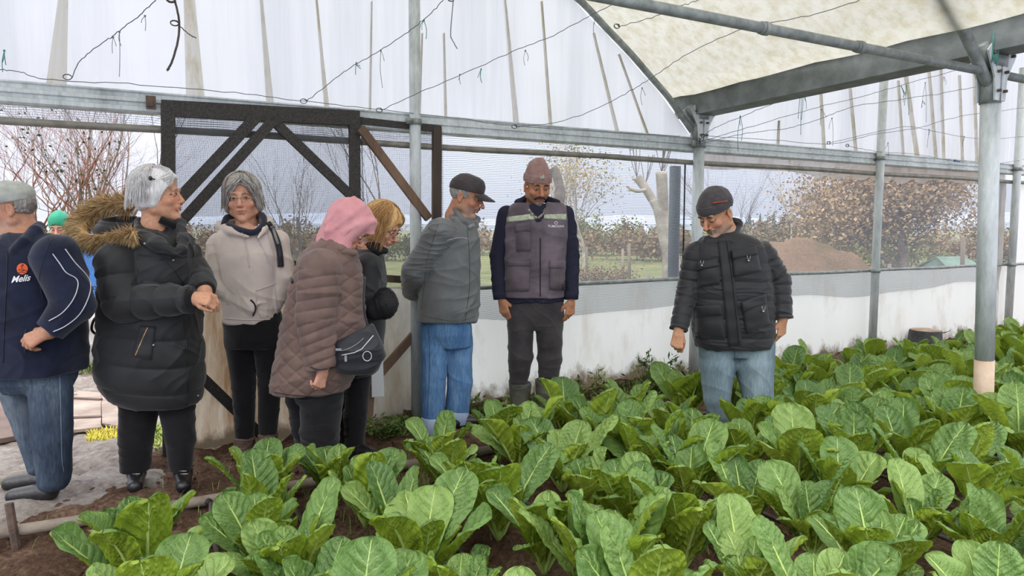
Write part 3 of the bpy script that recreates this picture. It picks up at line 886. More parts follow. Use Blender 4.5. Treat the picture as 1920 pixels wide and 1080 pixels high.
for z, ang in ((.46, 0), (.24, 0), (.52, 0)):
    pass
def bolt(parent, p, d, L=.03):
    mb = MB(); mb.tube([p, p + d * L], .006, 6); mb.ball(p + d * L, .011, 6); mb.build('bolt', M_rust, parent)
# gutter posts with their bracket heads
def bracket(e, s, t, z, k=1.0, arms=True):
    Zv = Vector((0, 0, 1))
    for sg in (-1, 1):
        mb = MB()
        c = W(s, t + sg * .045 * k, z)
        pr = [(-.05 * k, -.15 * k), (.05 * k, -.15 * k), (.06 * k, -.03 * k), (.14 * k, .10 * k), (.10 * k, .14 * k), (.0, .02 * k), (-.10 * k, .14 * k), (-.14 * k, .10 * k), (-.06 * k, -.03 * k)]
        mb.prism(pr, c - N * .005, c + N * .005, U, Zv)
        mb.build('bracket_plate', M_galv, e, smooth=False)
    mb = MB()
    mb.tube([W(s, t, z - .16 * k), W(s, t, z + .02)], .052 * k, 12)
    mb.tube([W(s, t, z), W(s + .12 * k, t, z + .14 * k)], .035 * k, 10)
    mb.tube([W(s, t, z), W(s - .12 * k, t, z + .14 * k)], .035 * k, 10)
    mb.box(W(s, t, z + .06 * k), .10 * k, .11 * k, .06, U, N, Zv)
    mb.build('bracket_sleeve', M_galv_dk, e)
    for i, (a, b_) in enumerate(((-.03, -.10), (.03, -.10), (-.035, .0), (.035, .0), (-.09, .09), (.09, .09))):
        mb = MB(); p = W(s + a * k, t - .05 * k, z + b_ * k); mb.tube([p, p - N * .018], .009, 6); mb.build('bolt', M_rust, e)
e = empty('gutter_post', W(0, -.07, 0), 'galvanised post at the wall under the gutter, behind the grey knit beanie', 'post')
mb = MB(); mb.tube([W(0, -.07, .06), W(.0, -.07, 2.2)], .046, 14); mb.build('pole', M_galv, e)
mb = MB(); mb.tube([W(0, -.07, -.05), W(0, -.07, .07)], .04, 10); mb.build('footing', M_rust, e)
bracket(e, 0, -.07, 2.2)
mb = MB(); mb.tube([W(0, -.07, 2.0), W(0, -.07, 2.06)], .056, 14); mb.box(W(-.075, -.1, 2.03), .05, .04, .05, U, N, Vector((0, 0, 1))); mb.build('clamp', M_galv_dk, e)
bolt(e, W(.03, -.11, .42), U); bolt(e, W(.03, -.11, .2), U)
# near gutter post
g0 = grd(1842, 838); gs, gt = st(g0)
e = empty('gutter_post', W(gs, gt, 0), 'stout galvanised post standing in the chard, pale limewashed foot', 'post')
topp = W(gs - .17, gt - .02, 2.12)
botp = W(gs, gt, -.03)
mb = MB(); a = botp.lerp(topp, .13 * 2.05); mb.tube([a, a.lerp(topp, .5), topp], .052, 16); mb.build('pole', M_galv, e)
mb = MB(); mb.tube([botp, botp.lerp(topp, .14), a], .0535, 16); o = mb.build('post_foot', M_lime, e); o['label'] = 'pale limewashed lower end of the post'
bolt(e, botp.lerp(topp, .125) - Vector((0, .05, 0)) + Vector((.05, 0, 0)), Vector((1, 0, 0)), .01); bolt(e, botp.lerp(topp, .125) + Vector((-.05, -.03, 0)), Vector((-1, 0, 0)), .01)
GS, GT = gs - .17, gt - .02
bracket(e, GS, GT, 2.2, 1.05)
# gutter
Zv = Vector((0, 0, 1))
gp = [(-.125, .2), (-.15, .2), (-.15, .185), (-.118, .182), (-.10, .0), (.10, .0), (.118, .182), (.15, .185), (.15, .2), (.125, .2), (.09, .02), (-.09, .02)]
M_gut = M('weathered_gutter', (134, 139, 137), (104, 110, 108), 7, .65, .15, 40, .2, stretch=(1, 1, 1))
mb = MB()
gsoff = GS / abs(GT) * 0
A_ = W(0, .12, 2.26); B_ = W(GS * 1.55, GT * 1.62, 2.33)
mb.prism(gp, A_, B_, U, Zv)
e = empty('roof_gutter', A_, 'broad grey steel gutter slanting overhead between the two bracketed posts', 'gutter')
mb.build('channel', M_gut, e, smooth=False)
mb = MB()
M_black = M('black_rubber', (44, 42, 40), (30, 28, 27), 20, .7, .2, 40)
mb.bar(A_ + Vector((0, 0, .215)) - U * .15, B_ + Vector((0, 0, .215)) - U * .15, .03, .03)
mb.build('edge_strip', M_black, e, smooth=False)

# hoops
def hoop(t, label, b0=-1, r=.027, name='arched_pipe', s_off=0, far=6.5):
    pts = [W(b0 * d + s_off, t, arch_z(d) - .01) for d in [.0, .15, .3, .5, .69, .93, 1.17, 1.5, 1.8, 2.2, 2.6, 3.3, 4, 5, 5.8, far]]
    mb = MB(); mb.tube(crv(pts, 4), r, 10)
    return tag(mb.build(name, M_galv_dk), label, 'pipe')
hoop(-.02, 'arched roof pipe springing from the wall post bracket over the door bay')
hoop(GT, 'arched roof pipe springing from the near post over the camera side', r=.03, s_off=GS)
hoop(-.02, 'arched roof pipe of the bay past the gutter, behind the gutter', 1, far=5)
# tie pipe
p1 = at(1850, 131, W(GS, GT, 2.2).y)
mb = MB(); a = wall(1150, -10, GT); 
mb.tube([W(-6.8, GT, 2.205), W(GS - .06, GT - 0, 2.205)], .0235, 12)
e = empty('tie_pipe', W(-2, GT, 2.2), 'round horizontal tie pipe crossing overhead to the near bracketed post', 'pipe')
mb.build('pipe', M_galv_dk, e)
for x_, in ((1437,), (1616,)):
    p = wall(x_, 0, GT); s_, _ = st(p)
    mb = MB(); mb.tube([W(s_ - .012, GT, 2.205), W(s_ + .012, GT, 2.205)], .03, 12); mb.tube([W(s_ - .03, GT, 2.205), W(s_ - .02, GT, 2.205)], .028, 12)
    mb.build('wire_wrap', M_galv_dk, e)
mb = MB(); mb.tube([W(GS + .07, GT, 2.205), W(GS + 2.4, GT, 2.205)], .0235, 12)
tag(mb.build('tie_pipe', M_galv_dk), 'short end of tie pipe past the near bracketed post', 'pipe')

# plastic drainpipe outside
mb = MB(); b = wall(1262, 525, .22); mb.tube([Vector((b.x, b.y, .0)), Vector((b.x, b.y, 1.87))], .05, 12)
M_grn = M('dark_green_plastic', (66, 78, 80), (52, 62, 66), 6, .6)
tag(mb.build('drainpipe', M_grn), 'dark green plastic downpipe outside the netting next to the wall post', 'pipe')
mb = MB(); b = wall(1280, 525, .02); mb.tube([Vector((b.x, b.y, .9)), Vector((b.x, b.y, 1.87))], .007, 6)
tag(mb.build('black_cable', M_black), 'thin black cable running down beside the dark downpipe', 'cable')

# ================================================================== DOOR LEAF and door bay
def pole_px(mb, pts, wpx, off=-.06, depth=.04, m=0):
    for (a, b) in zip(pts[:-1], pts[1:]):
        pa = wall(*a, off); pb = wall(*b, off)
        k = ((pa - CAM).length + (pb - CAM).length) / 2 / FPX
        mb.bar(pa, pb, depth, wpx * k, up=None if False else (pb - pa).normalized().cross(N).normalized(), m=m)
def stick(name, pts, wpx, mat, parent, off=-.06, depth=.035):
    mb = MB()
    for (a, b) in zip(pts[:-1], pts[1:]):
        pa = wall(*a, off); pb = wall(*b, off)
        k = ((pa - CAM).length + (pb - CAM).length) / 2 / FPX
        d = (pb - pa).normalized(); y = d.cross(N).normalized()
        hw = wpx * k / 2
        mb.prism([(-depth / 2, -hw), (depth / 2, -hw), (depth / 2, hw), (-depth / 2, hw)], pa, pb, N, y)
    return mb.build(name, mat, parent, smooth=False)
e = empty('door_leaf', wall(490, 800, -.06), 'dark net covered door leaf with slanting braces behind the cream hoodie', 'door leaf')
stick('top_rail', [(303, 203), (668, 222)], 26, M_wrap, e)
stick('stile', [(315, 196), (318, 860)], 21, M_wrap, e, off=-.062)
stick('stile', [(664, 208), (670, 860)], 18, M_wrap, e, off=-.062)
stick('brace', [(480, 220), (318, 392)], 19, M_wrap, e, off=-.075)
stick('brace', [(512, 226), (340, 416)], 17, M_wrap, e, off=-.085)
stick('brace', [(512, 226), (676, 384)], 16, M_wrap, e, off=-.075)
stick('cross_rail', [(318, 492), (668, 500)], 16, M_wrap, e)
stick('brace', [(330, 660), (520, 845)], 17, M_wrap, e, off=-.09)
stick('brace', [(520, 845), (668, 720)], 12, M_wrap, e, off=-.09)
sh = sheet('net_cover', -3.97, -2.87, 1.05, 2.04, -.055, M_net_dk, 26, 20, .006, 14, parent=e)
sh['label'] = 'dark shade netting with the field dimly visible'
sh = sheet('plastic_cover', -3.96, -2.87, .01, 1.06, -.05, M_dirty, 40, 24, .015, 15, parent=e); sh['label'] = 'cream plastic stained with brown splashes'
e = empty('door_panel', wall(745, 800, -.03), 'narrow net covered panel with a brown diagonal lath, between door leaf and netting', 'panel')
stick('top_rail', [(668, 226), (826, 243)], 12, M_wrap, e, off=-.04)
stick('stile', [(819, 238), (818, 600)], 16, M_wood_dk, e, off=-.045)
stick('stile', [(700, 640), (686, 850)], 15, M_wood_br, e, off=-.045)
stick('brace', [(676, 240), (804, 410)], 15, M_wood_br, e, off=-.11)
stick('brace', [(800, 600), (694, 722)], 14, M_wood_br, e, off=-.06)
stick('cross_rail', [(690, 520), (880, 532)], 13, M_wood_dk, e, off=-.03)
sheet('net_cover', -2.87, -2.30, .92, 2.02, -.02, M_net_md, 14, 18, .005, 17, parent=e)
sh = sheet('plastic_cover', -2.87, -2.30, .01, .93, -.01, M_grey_film, 20, 16, .02, 19, parent=e); sh['label'] = 'greyish see-through plastic with faint stains'
mb = MB(); 
sh = sheet('white_rag', -2.86, -2.78, .22, .62, -.12, film_mat('white_cloth', (236, 238, 240), 0, .3, streak=False), 6, 12, .02, 23)
tag(sh, 'white plastic rag hanging beside the black trousers of the blond woman', 'rag')
# trim post at the doorway
# ================================================================== WIRES AND TWINE
M_wire = M('thin_wire', (108, 112, 116), (84, 88, 92), 20, .5, metal=.4)
M_twine = M('green_twine', (86, 156, 142), (60, 120, 112), 20, .8)
M_twine_g = M('grey_twine', (128, 134, 136), (96, 102, 106), 20, .8)
M_stem = M('dry_vine', (96, 88, 80), (70, 62, 56), 20, .9)
def wire(pts, offs, label, r=.0022, mat=None, name='wire', cat='wire'):
    P = []
    for (x, y), o_ in zip(pts, offs): P.append(wall(x, y, o_))
    P = crv(P, 8)
    rd = random.Random(int(pts[0][0]))
    P = [p + Vector((0, 0, rd.gauss(0, .0025))) for p in P]
    mb = MB(); mb.tube(P, r, 5)
    # coil at the start where it is twisted round the lower wire
    c = P[0]; mb.tube([c + U * (.02 * math.cos(a) - .02) + Vector((0, 0, .014 * math.sin(a))) - N * .005 * a * .2 for a in [i * .6 for i in range(24)]], r, 4)
    return tag(mb.build(name, mat or M_wire), label, cat)
def lin(n, a, b): return [a + (b - a) * i / (n - 1) for i in range(n)]
Wd = [
 ([(-10, 130), (30, 133), (85, 148), (240, 158), (420, 172), (575, 190), (720, 206), (860, 222), (985, 238), (1275, 255)], lin(10, -.1, -.1), 'thin wire strung along just above the ribbed rail'),
 ([(135, 145), (150, 115), (190, 82), (224, 58), (262, 28), (292, 0)], lin(6, -.12, -.9), 'wire rising from the rail above the doorway'),
 ([(575, 190), (612, 160), (650, 132), (712, 95), (765, 60), (800, 32), (832, 0)], lin(7, -.12, -1.0), 'wire rising past the centre pole above the dark door leaf'),
 ([(716, 208), (770, 180), (860, 142), (960, 98), (1038, 66), (1110, 28), (1165, 0)], lin(7, -.12, -1.3), 'long wire rising from the door panel towards the arched pipe'),
 ([(968, 238), (1040, 230), (1110, 208), (1180, 172), (1230, 140), (1300, 95), (1390, 55), (1440, 44), (1540, 24), (1612, 0)], lin(10, -.12, -2.0), 'long wire rising above the vest and crossing the arched pipe'),
 ([(1312, 262), (1340, 240), (1400, 215), (1470, 185), (1530, 150), (1580, 100), (1612, 84), (1700, 75), (1800, 57), (1870, 38), (1925, 24)], lin(11, -.15, -2.2), 'wire from the wall post bracket up over the gutter to the near post'),
 ([(1312, 266), (1400, 240), (1520, 205), (1620, 180), (1700, 157), (1800, 130)], lin(6, -.15, -.9), 'straight wire fanning from the wall post under the gutter'),
 ([(1312, 270), (1400, 250), (1480, 240), (1540, 222), (1600, 200), (1680, 188), (1780, 172), (1850, 158)], lin(8, -.15, -1.1), 'sagging wire fanning from the wall post, second lowest'),
 ([(1320, 255), (1440, 262), (1555, 270), (1640, 252), (1720, 240), (1800, 218), (1920, 202)], lin(7, -.15, -.6), 'wire looping low past the slim post'),
 ([(1555, 268), (1680, 240), (1720, 240), (1830, 260), (1920, 256)], lin(5, -.1, -.3), 'wire knotted above the rail near the slim post'),
 ([(1590, 274), (1650, 285), (1720, 290), (1800, 304), (1860, 308), (1925, 298)], lin(6, -.1, -.1), 'lowest wire along the rail past the slim post'),
 ([(1160, 50), (1230, 30), (1275, 12), (1310, 0)], lin(4, -.9, -1.2), 'short wire crossing the roof film beside the arched pipe'),
]
for pts, offs, lab in Wd: wire(pts, offs, lab)
wire([(328, 0), (336, 40), (333, 80), (320, 122), (313, 132)], lin(5, -.3, -.3), 'dry curved vine stem hanging from the roof above the door leaf', .006, M_stem, 'vine_stem', 'stem')
wire([(335, 46), (352, 62), (368, 72)], lin(3, -.3, -.3), 'short dry twig branching off the hanging vine stem', .003, M_stem, 'twig', 'twig')
wire([(850, 0), (845, 60), (848, 75), (858, 92)], lin(4, -.6, -.6), 'loose grey string dangling past the centre pole', .003, M_twine_g, 'dangling_string', 'string')
rd = random.Random(12)
ties = [(224, 60, 84, 0), (212, 70, 30, 0), (272, 30, 28, 0), (714, 95, 70, 0), (668, 118, 22, 1), (795, 38, 35, 1), (902, 130, 25, 1), (985, 95, 28, 0), (862, 140, 18, 0), (1116, 30, 34, 0), (1204, 165, 32, 0), (1400, 58, 34, 0), (1500, 30, 38, 0), (1515, 32, 90, 0), (1503, 163, 90, 1), (1505, 165, 60, 1), (1388, 218, 66, 1), (1712, 72, 60, 1), (1700, 160, 56, 1), (1560, 222, 52, 0), (1735, 155, 74, 0), (1540, 205, 30, 0), (1690, 162, 30, 1), (1730, 190, 10, 1), (1770, 145, 14, 0), (1808, 256, 20, 0), (1665, 268, 26, 0), (1460, 228, 40, 0), (8, 95, 40, 1), (1742, 243, 34, 0), (1662, 0, 26, 0), (1740, 0, 14, 0), (1655, 0, 18, 0)]
for x, y, L, c in ties:
    off = -.45 if x > 900 else -.3
    mb = MB()
    for j in range(3 if c else 2):
        x2 = x + rd.uniform(-10, 10) * (1 if j else .4); Lj = L * (1 if j == 0 else rd.uniform(.25, .7))
        mb.tube(crv([wall(x, y, off), wall((x + x2) / 2 + rd.uniform(-3, 3), y + Lj * .5, off - .01), wall(x2, y + Lj, off)], 4), .0022 if c else .0017, 4)
    mb.ball(wall(x, y, off), .006, 5)
    tag(mb.build('twine_tie', M_twine if c else M_twine_g), ('green' if c else 'grey') + ' twine end hanging from an overhead wire, above ' + near_text(x), 'twine', ('green' if c else 'grey') + ' twine ends on the overhead wires')
# bundle of green twine on the near post
mb = MB()
gy = W(GS, GT, 2.3).y - .1
for j in range(9):
    x = 1868 + rd.uniform(-7, 6)
    mb.tube(crv([at(x + 2, 32, gy), at(x + rd.uniform(-3, 3), 75, gy), at(x + rd.uniform(-5, 2) - 3, 120 + rd.uniform(-12, 6), gy)], 4), .003, 4)
mb.tube([at(1871 + 6 * math.cos(a), 38 + 3 * math.sin(a), gy - .02 * math.sin(a)) for a in [i * .5 for i in range(14)]], .003, 4)
tag(mb.build('twine_bundle', M_twine), 'thick bundle of green twine tied at the top of the near post', 'twine')
mb = MB(); mb.ball(wall(1790, 301, -.1), .012, 6); mb.tube([wall(1790, 301, -.1), wall(1800, 303, -.1)], .006, 5)
tag(mb.build('blue_knot', M_blue), 'tiny blue rag knotted on the lowest wire', 'rag')

# ================================================================== SMALL THINGS ON THE GROUND
M_pvc = M('muddy_grey_hose', (150, 138, 124), (112, 100, 88), 8, .75, .3, 40)
M_drip = M('muddy_drip_hose', (92, 86, 80), (60, 56, 52), 14, .7, .4, 60)
def hose(name, pts, r, mat, label, cat='hose', n=10):
    mb = MB(); mb.tube(crv(pts, 6), r, n)
    return tag(mb.build(name, mat), label, cat)
pz = .025
hose('supply_hose', [W(s, -.945 + .02 * math.sin(s * 2.1), pz) for s in (-5.3, -4.75, -4.2, -3.6, -3.1, -2.6, -2.0, -1.2, -.5, .2, 1, 2, 3, 4.5)], .026, M_pvc, 'thick muddy grey supply hose along the head of the chard bed')
ords = ['first', 'second', 'third', 'fourth', 'fifth', 'sixth', 'seventh', 'eighth', 'ninth', 'tenth', 'eleventh', 'twelfth', 'thirteenth', 'fourteenth', 'fifteenth', 'sixteenth']
DS = [-3.98 + .46 * i for i in range(12)]
DS[0] = -3.93; DS[1] = -3.6; DS[2] = -3.09
for i, s in enumerate(DS):
    e = empty('drip_hose', W(s, -.95, 0), '%s dark drip hose between the chard rows, counted from the doorway side' % ords[i], 'hose', 'drip hoses of the chard bed')
    rdx = random.Random(i)
    mb = MB(); mb.tube(crv([W(s + rdx.gauss(0, .012), t, .018 + rdx.uniform(0, .006)) for t in (-.97, -1.4, -1.9, -2.5, -3.1, -3.7, -4.4)], 5), .0105, 8); mb.build('hose', M_drip, e)
    mb = MB(); mb.tube([W(s, -.94, .03), W(s, -1.0, .024)], .017, 8); mb.build('connector', M_black, e)
mb = MB(); b = grd(30, 1012); mb.tube([b - Vector((0, 0, .05)), b + Vector((-.02, 0, .16))], .017, 6)
tag(mb.build('rusty_stake', M_rust, smooth=False), 'short rusty stake standing in the soil beside the supply hose', 'stake')
# upturned black bucket
b = grd(1733, 662); b.z = 0
e = empty('black_bucket', b, 'muddy black tub turned upside down against the white plastic', 'bucket')
M_bk = M('muddy_black_plastic', (74, 74, 76), (48, 48, 50), 14, .7, .3, 40)
mb = MB(); mb.tube([b + Vector((0, 0, -.01)), b + Vector((0, 0, .03)), b + Vector((0, 0, .031)), b + Vector((0, 0, .235)), b + Vector((0, 0, .25))], [.185, .185, .175, .155, .15], 28)
mb.build('tub', M_bk, e); mb = MB()
mb.tube([b + Vector((0, 0, .25)), b + Vector((0, 0, .256))], [.15, .14], 28); o = mb.build('tub_base', M('dried_mud', (196, 172, 150), (150, 126, 106), 9, .95, .4, 30), e); o['label'] = 'flat top caked with pale dried mud'
mb = MB(); mb.tube(crv([b + Vector((.15, 0, .225)), b + Vector((.2, 0, .22)), b + Vector((.27, 0, .245))], 4), [.006] * 6 + [.003] * 3, 5); mb.build('twig', M_stem, e)
# weeds along the foot of the wall
M_weed = M('weed_leaves', (96, 118, 58), (66, 88, 42), 8, .85, spec=.2)
M_weed2 = M('pale_weed_leaves', (158, 168, 104), (120, 136, 78), 8, .85, spec=.2)
def weed(name, p, h, wd, n, mat, label, cat, group=None, seed=0, stems=True):
    rd = random.Random(seed); V = []; F = []; mb = MB(); 
    for i in range(n):
        a = rd.uniform(0, 6.28); r = wd * rd.random() ** .6; z = h * rd.random() * (1 - .5 * r / wd)
        c = p + Vector((math.cos(a) * r, math.sin(a) * r * .7, z))
        d = Vector((rd.uniform(-1, 1), rd.uniform(-1, 1), rd.uniform(-.2, .8))).normalized(); s2 = d.cross(Vector((rd.uniform(-1, 1), rd.uniform(-1, 1), 1))).normalized()
        L = rd.uniform(.012, .028) * (1 + h)
        k = len(V); V += [c, c + d * L + s2 * L * .35, c + d * L * 2, c + d * L - s2 * L * .35]; F.append((k, k + 1, k + 2, k + 3))
        if i % 7 == 0: mb.tube([p + Vector((math.cos(a) * r * .3, math.sin(a) * r * .3, 0)), c], .0022, 3, cap=False)
    e = empty(name, p, label, cat, group)
    mesh_obj('leaves', V, F, mat, e, smooth=False); mb.build('stems', M_weed, e)
    return e
rd = random.Random(77)
wspots = [(x, rd.uniform(-.32, -.08)) for x in [-3.0, -2.85, -2.75, -2.62, -2.5, -2.4, -2.25, -2.1, -1.95, -1.8, -1.72, -1.55, -1.4, -1.2, -1.05, -.9, -.8, -.72, -.6, -.5, -.42, -.32, -.2, .15, .6, 1.0, 1.5, 2.0, 3.6, 3.9, 4.2, 4.5]]
for i, (s, t) in enumerate(wspots):
    p = W(s, t, -.01)
    weed('weed_clump', p, rd.uniform(.08, .2), rd.uniform(.09, .18), 130, M_weed if i % 4 else M_weed2, 'low green weed at the wall foot, by ' + near_text(px_of(p)), 'weed', 'weeds along the foot of the wall', i)
weed('tall_weed', W(-1.75, .16, 0), .42, .1, 150, M_weed2, 'pale weed pressing through the plastic beside the rubber boots', 'weed', None, 50)
weed('tall_weed', W(-.53, -.1, 0), .40, .1, 150, M_weed, 'dark bushy weed against the plastic below the netting hem', 'weed', None, 51)
weed('thistle', W(-.30, -.12, 0), .34, .12, 120, M_weed, 'spiky thistle standing before the wall post', 'weed', None, 52)
weed('tall_weed', W(-1.0, -.06, 0), .27, .06, 70, M_weed2, 'thin yellowish weed against the white plastic', 'weed', None, 53)
grass_patch('soil_grass', lambda: W(rd.uniform(-5, 4.5), rd.uniform(-4.2, -.1), -.005), 2200, .05, M_blade, 'stray grass blades growing between the chard rows', wd=.002)
grass_patch('bed_grass', lambda: W(rd.gauss(-3.05, .25), rd.gauss(-1.35, .25), -.005), 900, .08, M_blade, 'tuft of thin grass around the third drip hose', wd=.0018)
# ================================================================== PEOPLE: implicit-surface modelling kit
def _v(p): return np.array(tuple(p), dtype=np.float64)
class Vol:
    """blended solids -> one continuous quad surface"""
    def __init__(self, h=.005):
        self.h = h; self.ops = []
    def _bb(self, pts, r): 
        P = np.array([tuple(p) for p in pts]); return P.min(0) - r, P.max(0) + r
    def cone(self, a, b, ra, rb, k=.01, flat=None, sub=False):
        self.ops.append(('cone', _v(a), _v(b), ra, rb, k, flat, sub, *self._bb([a, b], max(ra, rb) * (max(1, flat[1]) if flat else 1)))); return self
    def chain(self, pts, rs, k=.01, flat=None):
        for i in range(len(pts) - 1): self.cone(pts[i], pts[i + 1], rs[i], rs[i + 1], k if i == 0 else min(k, .006) + .004, flat)
        return self
    def ell(self, c, r, R=None, k=.01, sub=False):
        R = np.eye(3) if R is None else np.array(R); m = max(r)
        self.ops.append(('ell', _v(c), np.array(r), R, k, sub, _v(c) - m, _v(c) + m)); return self
    def loft(self, rings, k=.01, p=2.2, rnd=.01):
        """rings: (centre Vector, rx, ry) ordered by height"""
        rings = sorted(rings, key=lambda r: r[0].z)
        Z = np.array([r[0].z for r in rings]); zz = np.linspace(Z[0], Z[-1], 60)
        def ip(vals):
            vals = np.array(vals); lin_ = np.interp(zz, Z, vals)
            ker = np.array([.06, .12, .2, .24, .2, .12, .06]); pad = np.pad(lin_, 3, mode='edge')
            for i in range(3): pad[i] = lin_[0] * 2 - lin_[3 - i]; pad[-1 - i] = lin_[-1] * 2 - lin_[-4 + i]
            return np.convolve(pad, ker, 'valid')
        d = dict(z=zz, cx=ip([r[0].x for r in rings]), cy=ip([r[0].y for r in rings]), rx=ip([r[1] for r in rings]), ry=ip([r[2] for r in rings]))
        lo = np.array([(d['cx'] - d['rx']).min(), (d['cy'] - d['ry']).min(), Z[0]]); hi = np.array([(d['cx'] + d['rx']).max(), (d['cy'] + d['ry']).max(), Z[-1]])
        self.ops.append(('loft', d, k, p, rnd, lo, hi)); return self
    def cut(self, pt, nrm, near=None, rad=None):
        """remove everything on the +nrm side of the plane (only within rad of near)"""
        n = _v(nrm); n = n / np.linalg.norm(n)
        self.ops.append(('cut', _v(pt), n, None if near is None else _v(near), rad)); return self
    def sleeve(self, pts, rs, k=.012, past=.0):
        """arm tube with a clean cut end, placed before the torso in the build order"""
        s = Vol(self.h); s.chain([Vector(q) for q in pts], rs, k)
        d = (Vector(pts[-1]) - Vector(pts[-2])).normalized()
        c_ = Vector(pts[-1]) + d * (past + rs[-1] * .6); s.cut(Vector(pts[-1]) + d * past, d, c_, rs[-1] * 1.5)
        self.ops = s.ops + self.ops
        return self
    def run(self):
        lo = np.min([o[-2] for o in self.ops if o[0] != 'cut' and not (o[0] in ('cone', 'ell') and o[-3] is True)], 0) - 4 * self.h
        hi = np.max([o[-1] for o in self.ops if o[0] != 'cut' and not (o[0] in ('cone', 'ell') and o[-3] is True)], 0) + 4 * self.h
        h = self.h; n = np.ceil((hi - lo) / h).astype(int) + 1
        D = np.full(n, 1.0, dtype=np.float32)
        ax = [lo[i] + h * np.arange(n[i]) for i in range(3)]
        def box(a, b):
            i0 = np.clip(np.floor((a - lo) / h).astype(int), 0, n - 1); i1 = np.clip(np.ceil((b - lo) / h).astype(int) + 1, 1, n)
            sl = tuple(slice(i0[i], i1[i]) for i in range(3))
            return sl, ax[0][sl[0]][:, None, None], ax[1][sl[1]][None, :, None], ax[2][sl[2]][None, None, :]
        for o in self.ops:
            if o[0] == 'cone':
                _, a, b, ra, rb, k, flat, sub, bl, bh = o
                m = .04 + k
                sl, X, Y, Z = box(bl - m, bh + m)
                ba = b - a; L2 = max(ba @ ba, 1e-9)
                px, py, pz = X - a[0], Y - a[1], Z - a[2]
                t = np.clip((px * ba[0] + py * ba[1] + pz * ba[2]) / L2, 0, 1)
                qx, qy, qz = px - t * ba[0], py - t * ba[1], pz - t * ba[2]
                if flat:
                    f = _v(flat[0]); f = f / np.linalg.norm(f); c = (qx * f[0] + qy * f[1] + qz * f[2]) * (1 / flat[1] - 1)
                    qx, qy, qz = qx + c * f[0], qy + c * f[1], qz + c * f[2]
                d = np.sqrt(qx * qx + qy * qy + qz * qz) - (ra + (rb - ra) * t)
            elif o[0] == 'ell':
                _, c, r, R, k, sub, bl, bh = o
                m = .03 + k
                sl, X, Y, Z = box(bl - m, bh + m)
                px, py, pz = X - c[0], Y - c[1], Z - c[2]
                q = [px * R[0, i] + py * R[1, i] + pz * R[2, i] for i in range(3)]
                k0 = np.sqrt(sum((q[i] / r[i]) ** 2 for i in range(3))); k1 = np.sqrt(sum((q[i] / r[i] ** 2) ** 2 for i in range(3))) + 1e-9
                d = k0 * (k0 - 1) / k1
            elif o[0] == 'loft':
                _, g, k, p, rnd_, bl, bh = o; sub = False
                sl, X, Y, Z = box(bl - .05, bh + .05)
                z1 = Z.ravel(); f = lambda key: np.interp(z1, g['z'], g[key])[None, None, :]
                rx, ry = f('rx'), f('ry')
                rho = (np.abs((X - f('cx')) / rx) ** p + np.abs((Y - f('cy')) / ry) ** p) ** (1 / p)
                d = (rho - 1) * np.minimum(rx, ry)
                dz = np.maximum(Z - g['z'][-1], g['z'][0] - Z) + 0 * d
                a_ = np.maximum(d + rnd_, 0); b_ = np.maximum(dz + rnd_, 0)
                d = np.minimum(np.maximum(d + rnd_, dz + rnd_), 0) + np.sqrt(a_ * a_ + b_ * b_) - rnd_
            else:
                _, pt, nn, near, rad = o
                if near is None: sl, X, Y, Z = box(lo, hi)
                else: sl, X, Y, Z = box(near - rad, near + rad)
                d = (X - pt[0]) * nn[0] + (Y - pt[1]) * nn[1] + (Z - pt[2]) * nn[2]
                if near is not None:
                    dist = np.sqrt((X - near[0]) ** 2 + (Y - near[1]) ** 2 + (Z - near[2]) ** 2)
                    d = np.where(dist < rad, d, -1)
                D[sl] = np.maximum(D[sl], d); continue
            cur = D[sl]
            if sub:
                hh = np.clip(.5 - .5 * (cur + d) / k, 0, 1); D[sl] = cur * (1 - hh) - d * hh + k * hh * (1 - hh)
            else:
                hh = np.clip(.5 + .5 * (cur - d) / k, 0, 1); D[sl] = cur * (1 - hh) + d * hh - k * hh * (1 - hh)
        # surface nets
        S = D < 0
        A = S[:-1, :-1, :-1]
        allin = A.copy(); anyin = A.copy()
        for a in (0, 1):
            for b in (0, 1):
                for c in (0, 1):
                    q = S[a:n[0] - 1 + a, b:n[1] - 1 + b, c:n[2] - 1 + c]; allin &= q; anyin |= q
        act = anyin & ~allin
        I = np.argwhere(act); cid = np.full(act.shape, -1, dtype=np.int64); cid[act] = np.arange(len(I))
        cor = {}
        for a in (0, 1):
            for b in (0, 1):
                for c in (0, 1): cor[(a, b, c)] = D[I[:, 0] + a, I[:, 1] + b, I[:, 2] + c].astype(np.float64)
        acc = np.zeros((len(I), 3)); cnt = np.zeros(len(I))
        for c0 in cor:
            for axn in range(3):
                if c0[axn] == 0:
                    c1 = list(c0); c1[axn] = 1; c1 = tuple(c1)
                    v0, v1 = cor[c0], cor[c1]; m = (v0 < 0) != (v1 < 0)
                    t = np.where(m, v0 / np.where(m, v0 - v1, 1), 0)
                    for j in range(3): acc[:, j] += np.where(m, (c0[j] + (t if j == axn else 0)), 0)
                    cnt += m
        V = lo + h * (I + acc / cnt[:, None])
        Fs = []
        for axn in range(3):
            o1, o2 = [(1, 2), (2, 0), (0, 1)][axn]
            s0 = [slice(None)] * 3; s1 = [slice(None)] * 3; s0[axn] = slice(0, -1); s1[axn] = slice(1, None)
            ch = S[tuple(s0)] != S[tuple(s1)]
            E_ = np.argwhere(ch)
            ok = (E_[:, o1] > 0) & (E_[:, o2] > 0) & (E_[:, o1] < n[o1] - 1) & (E_[:, o2] < n[o2] - 1); E_ = E_[ok]
            ins = S[E_[:, 0], E_[:, 1], E_[:, 2]]
            def cc(a, b):
                q = E_.copy(); q[:, o1] -= a; q[:, o2] -= b
                return cid[q[:, 0], q[:, 1], q[:, 2]]
            Q = np.stack([cc(1, 1), cc(0, 1), cc(0, 0), cc(1, 0)], 1)
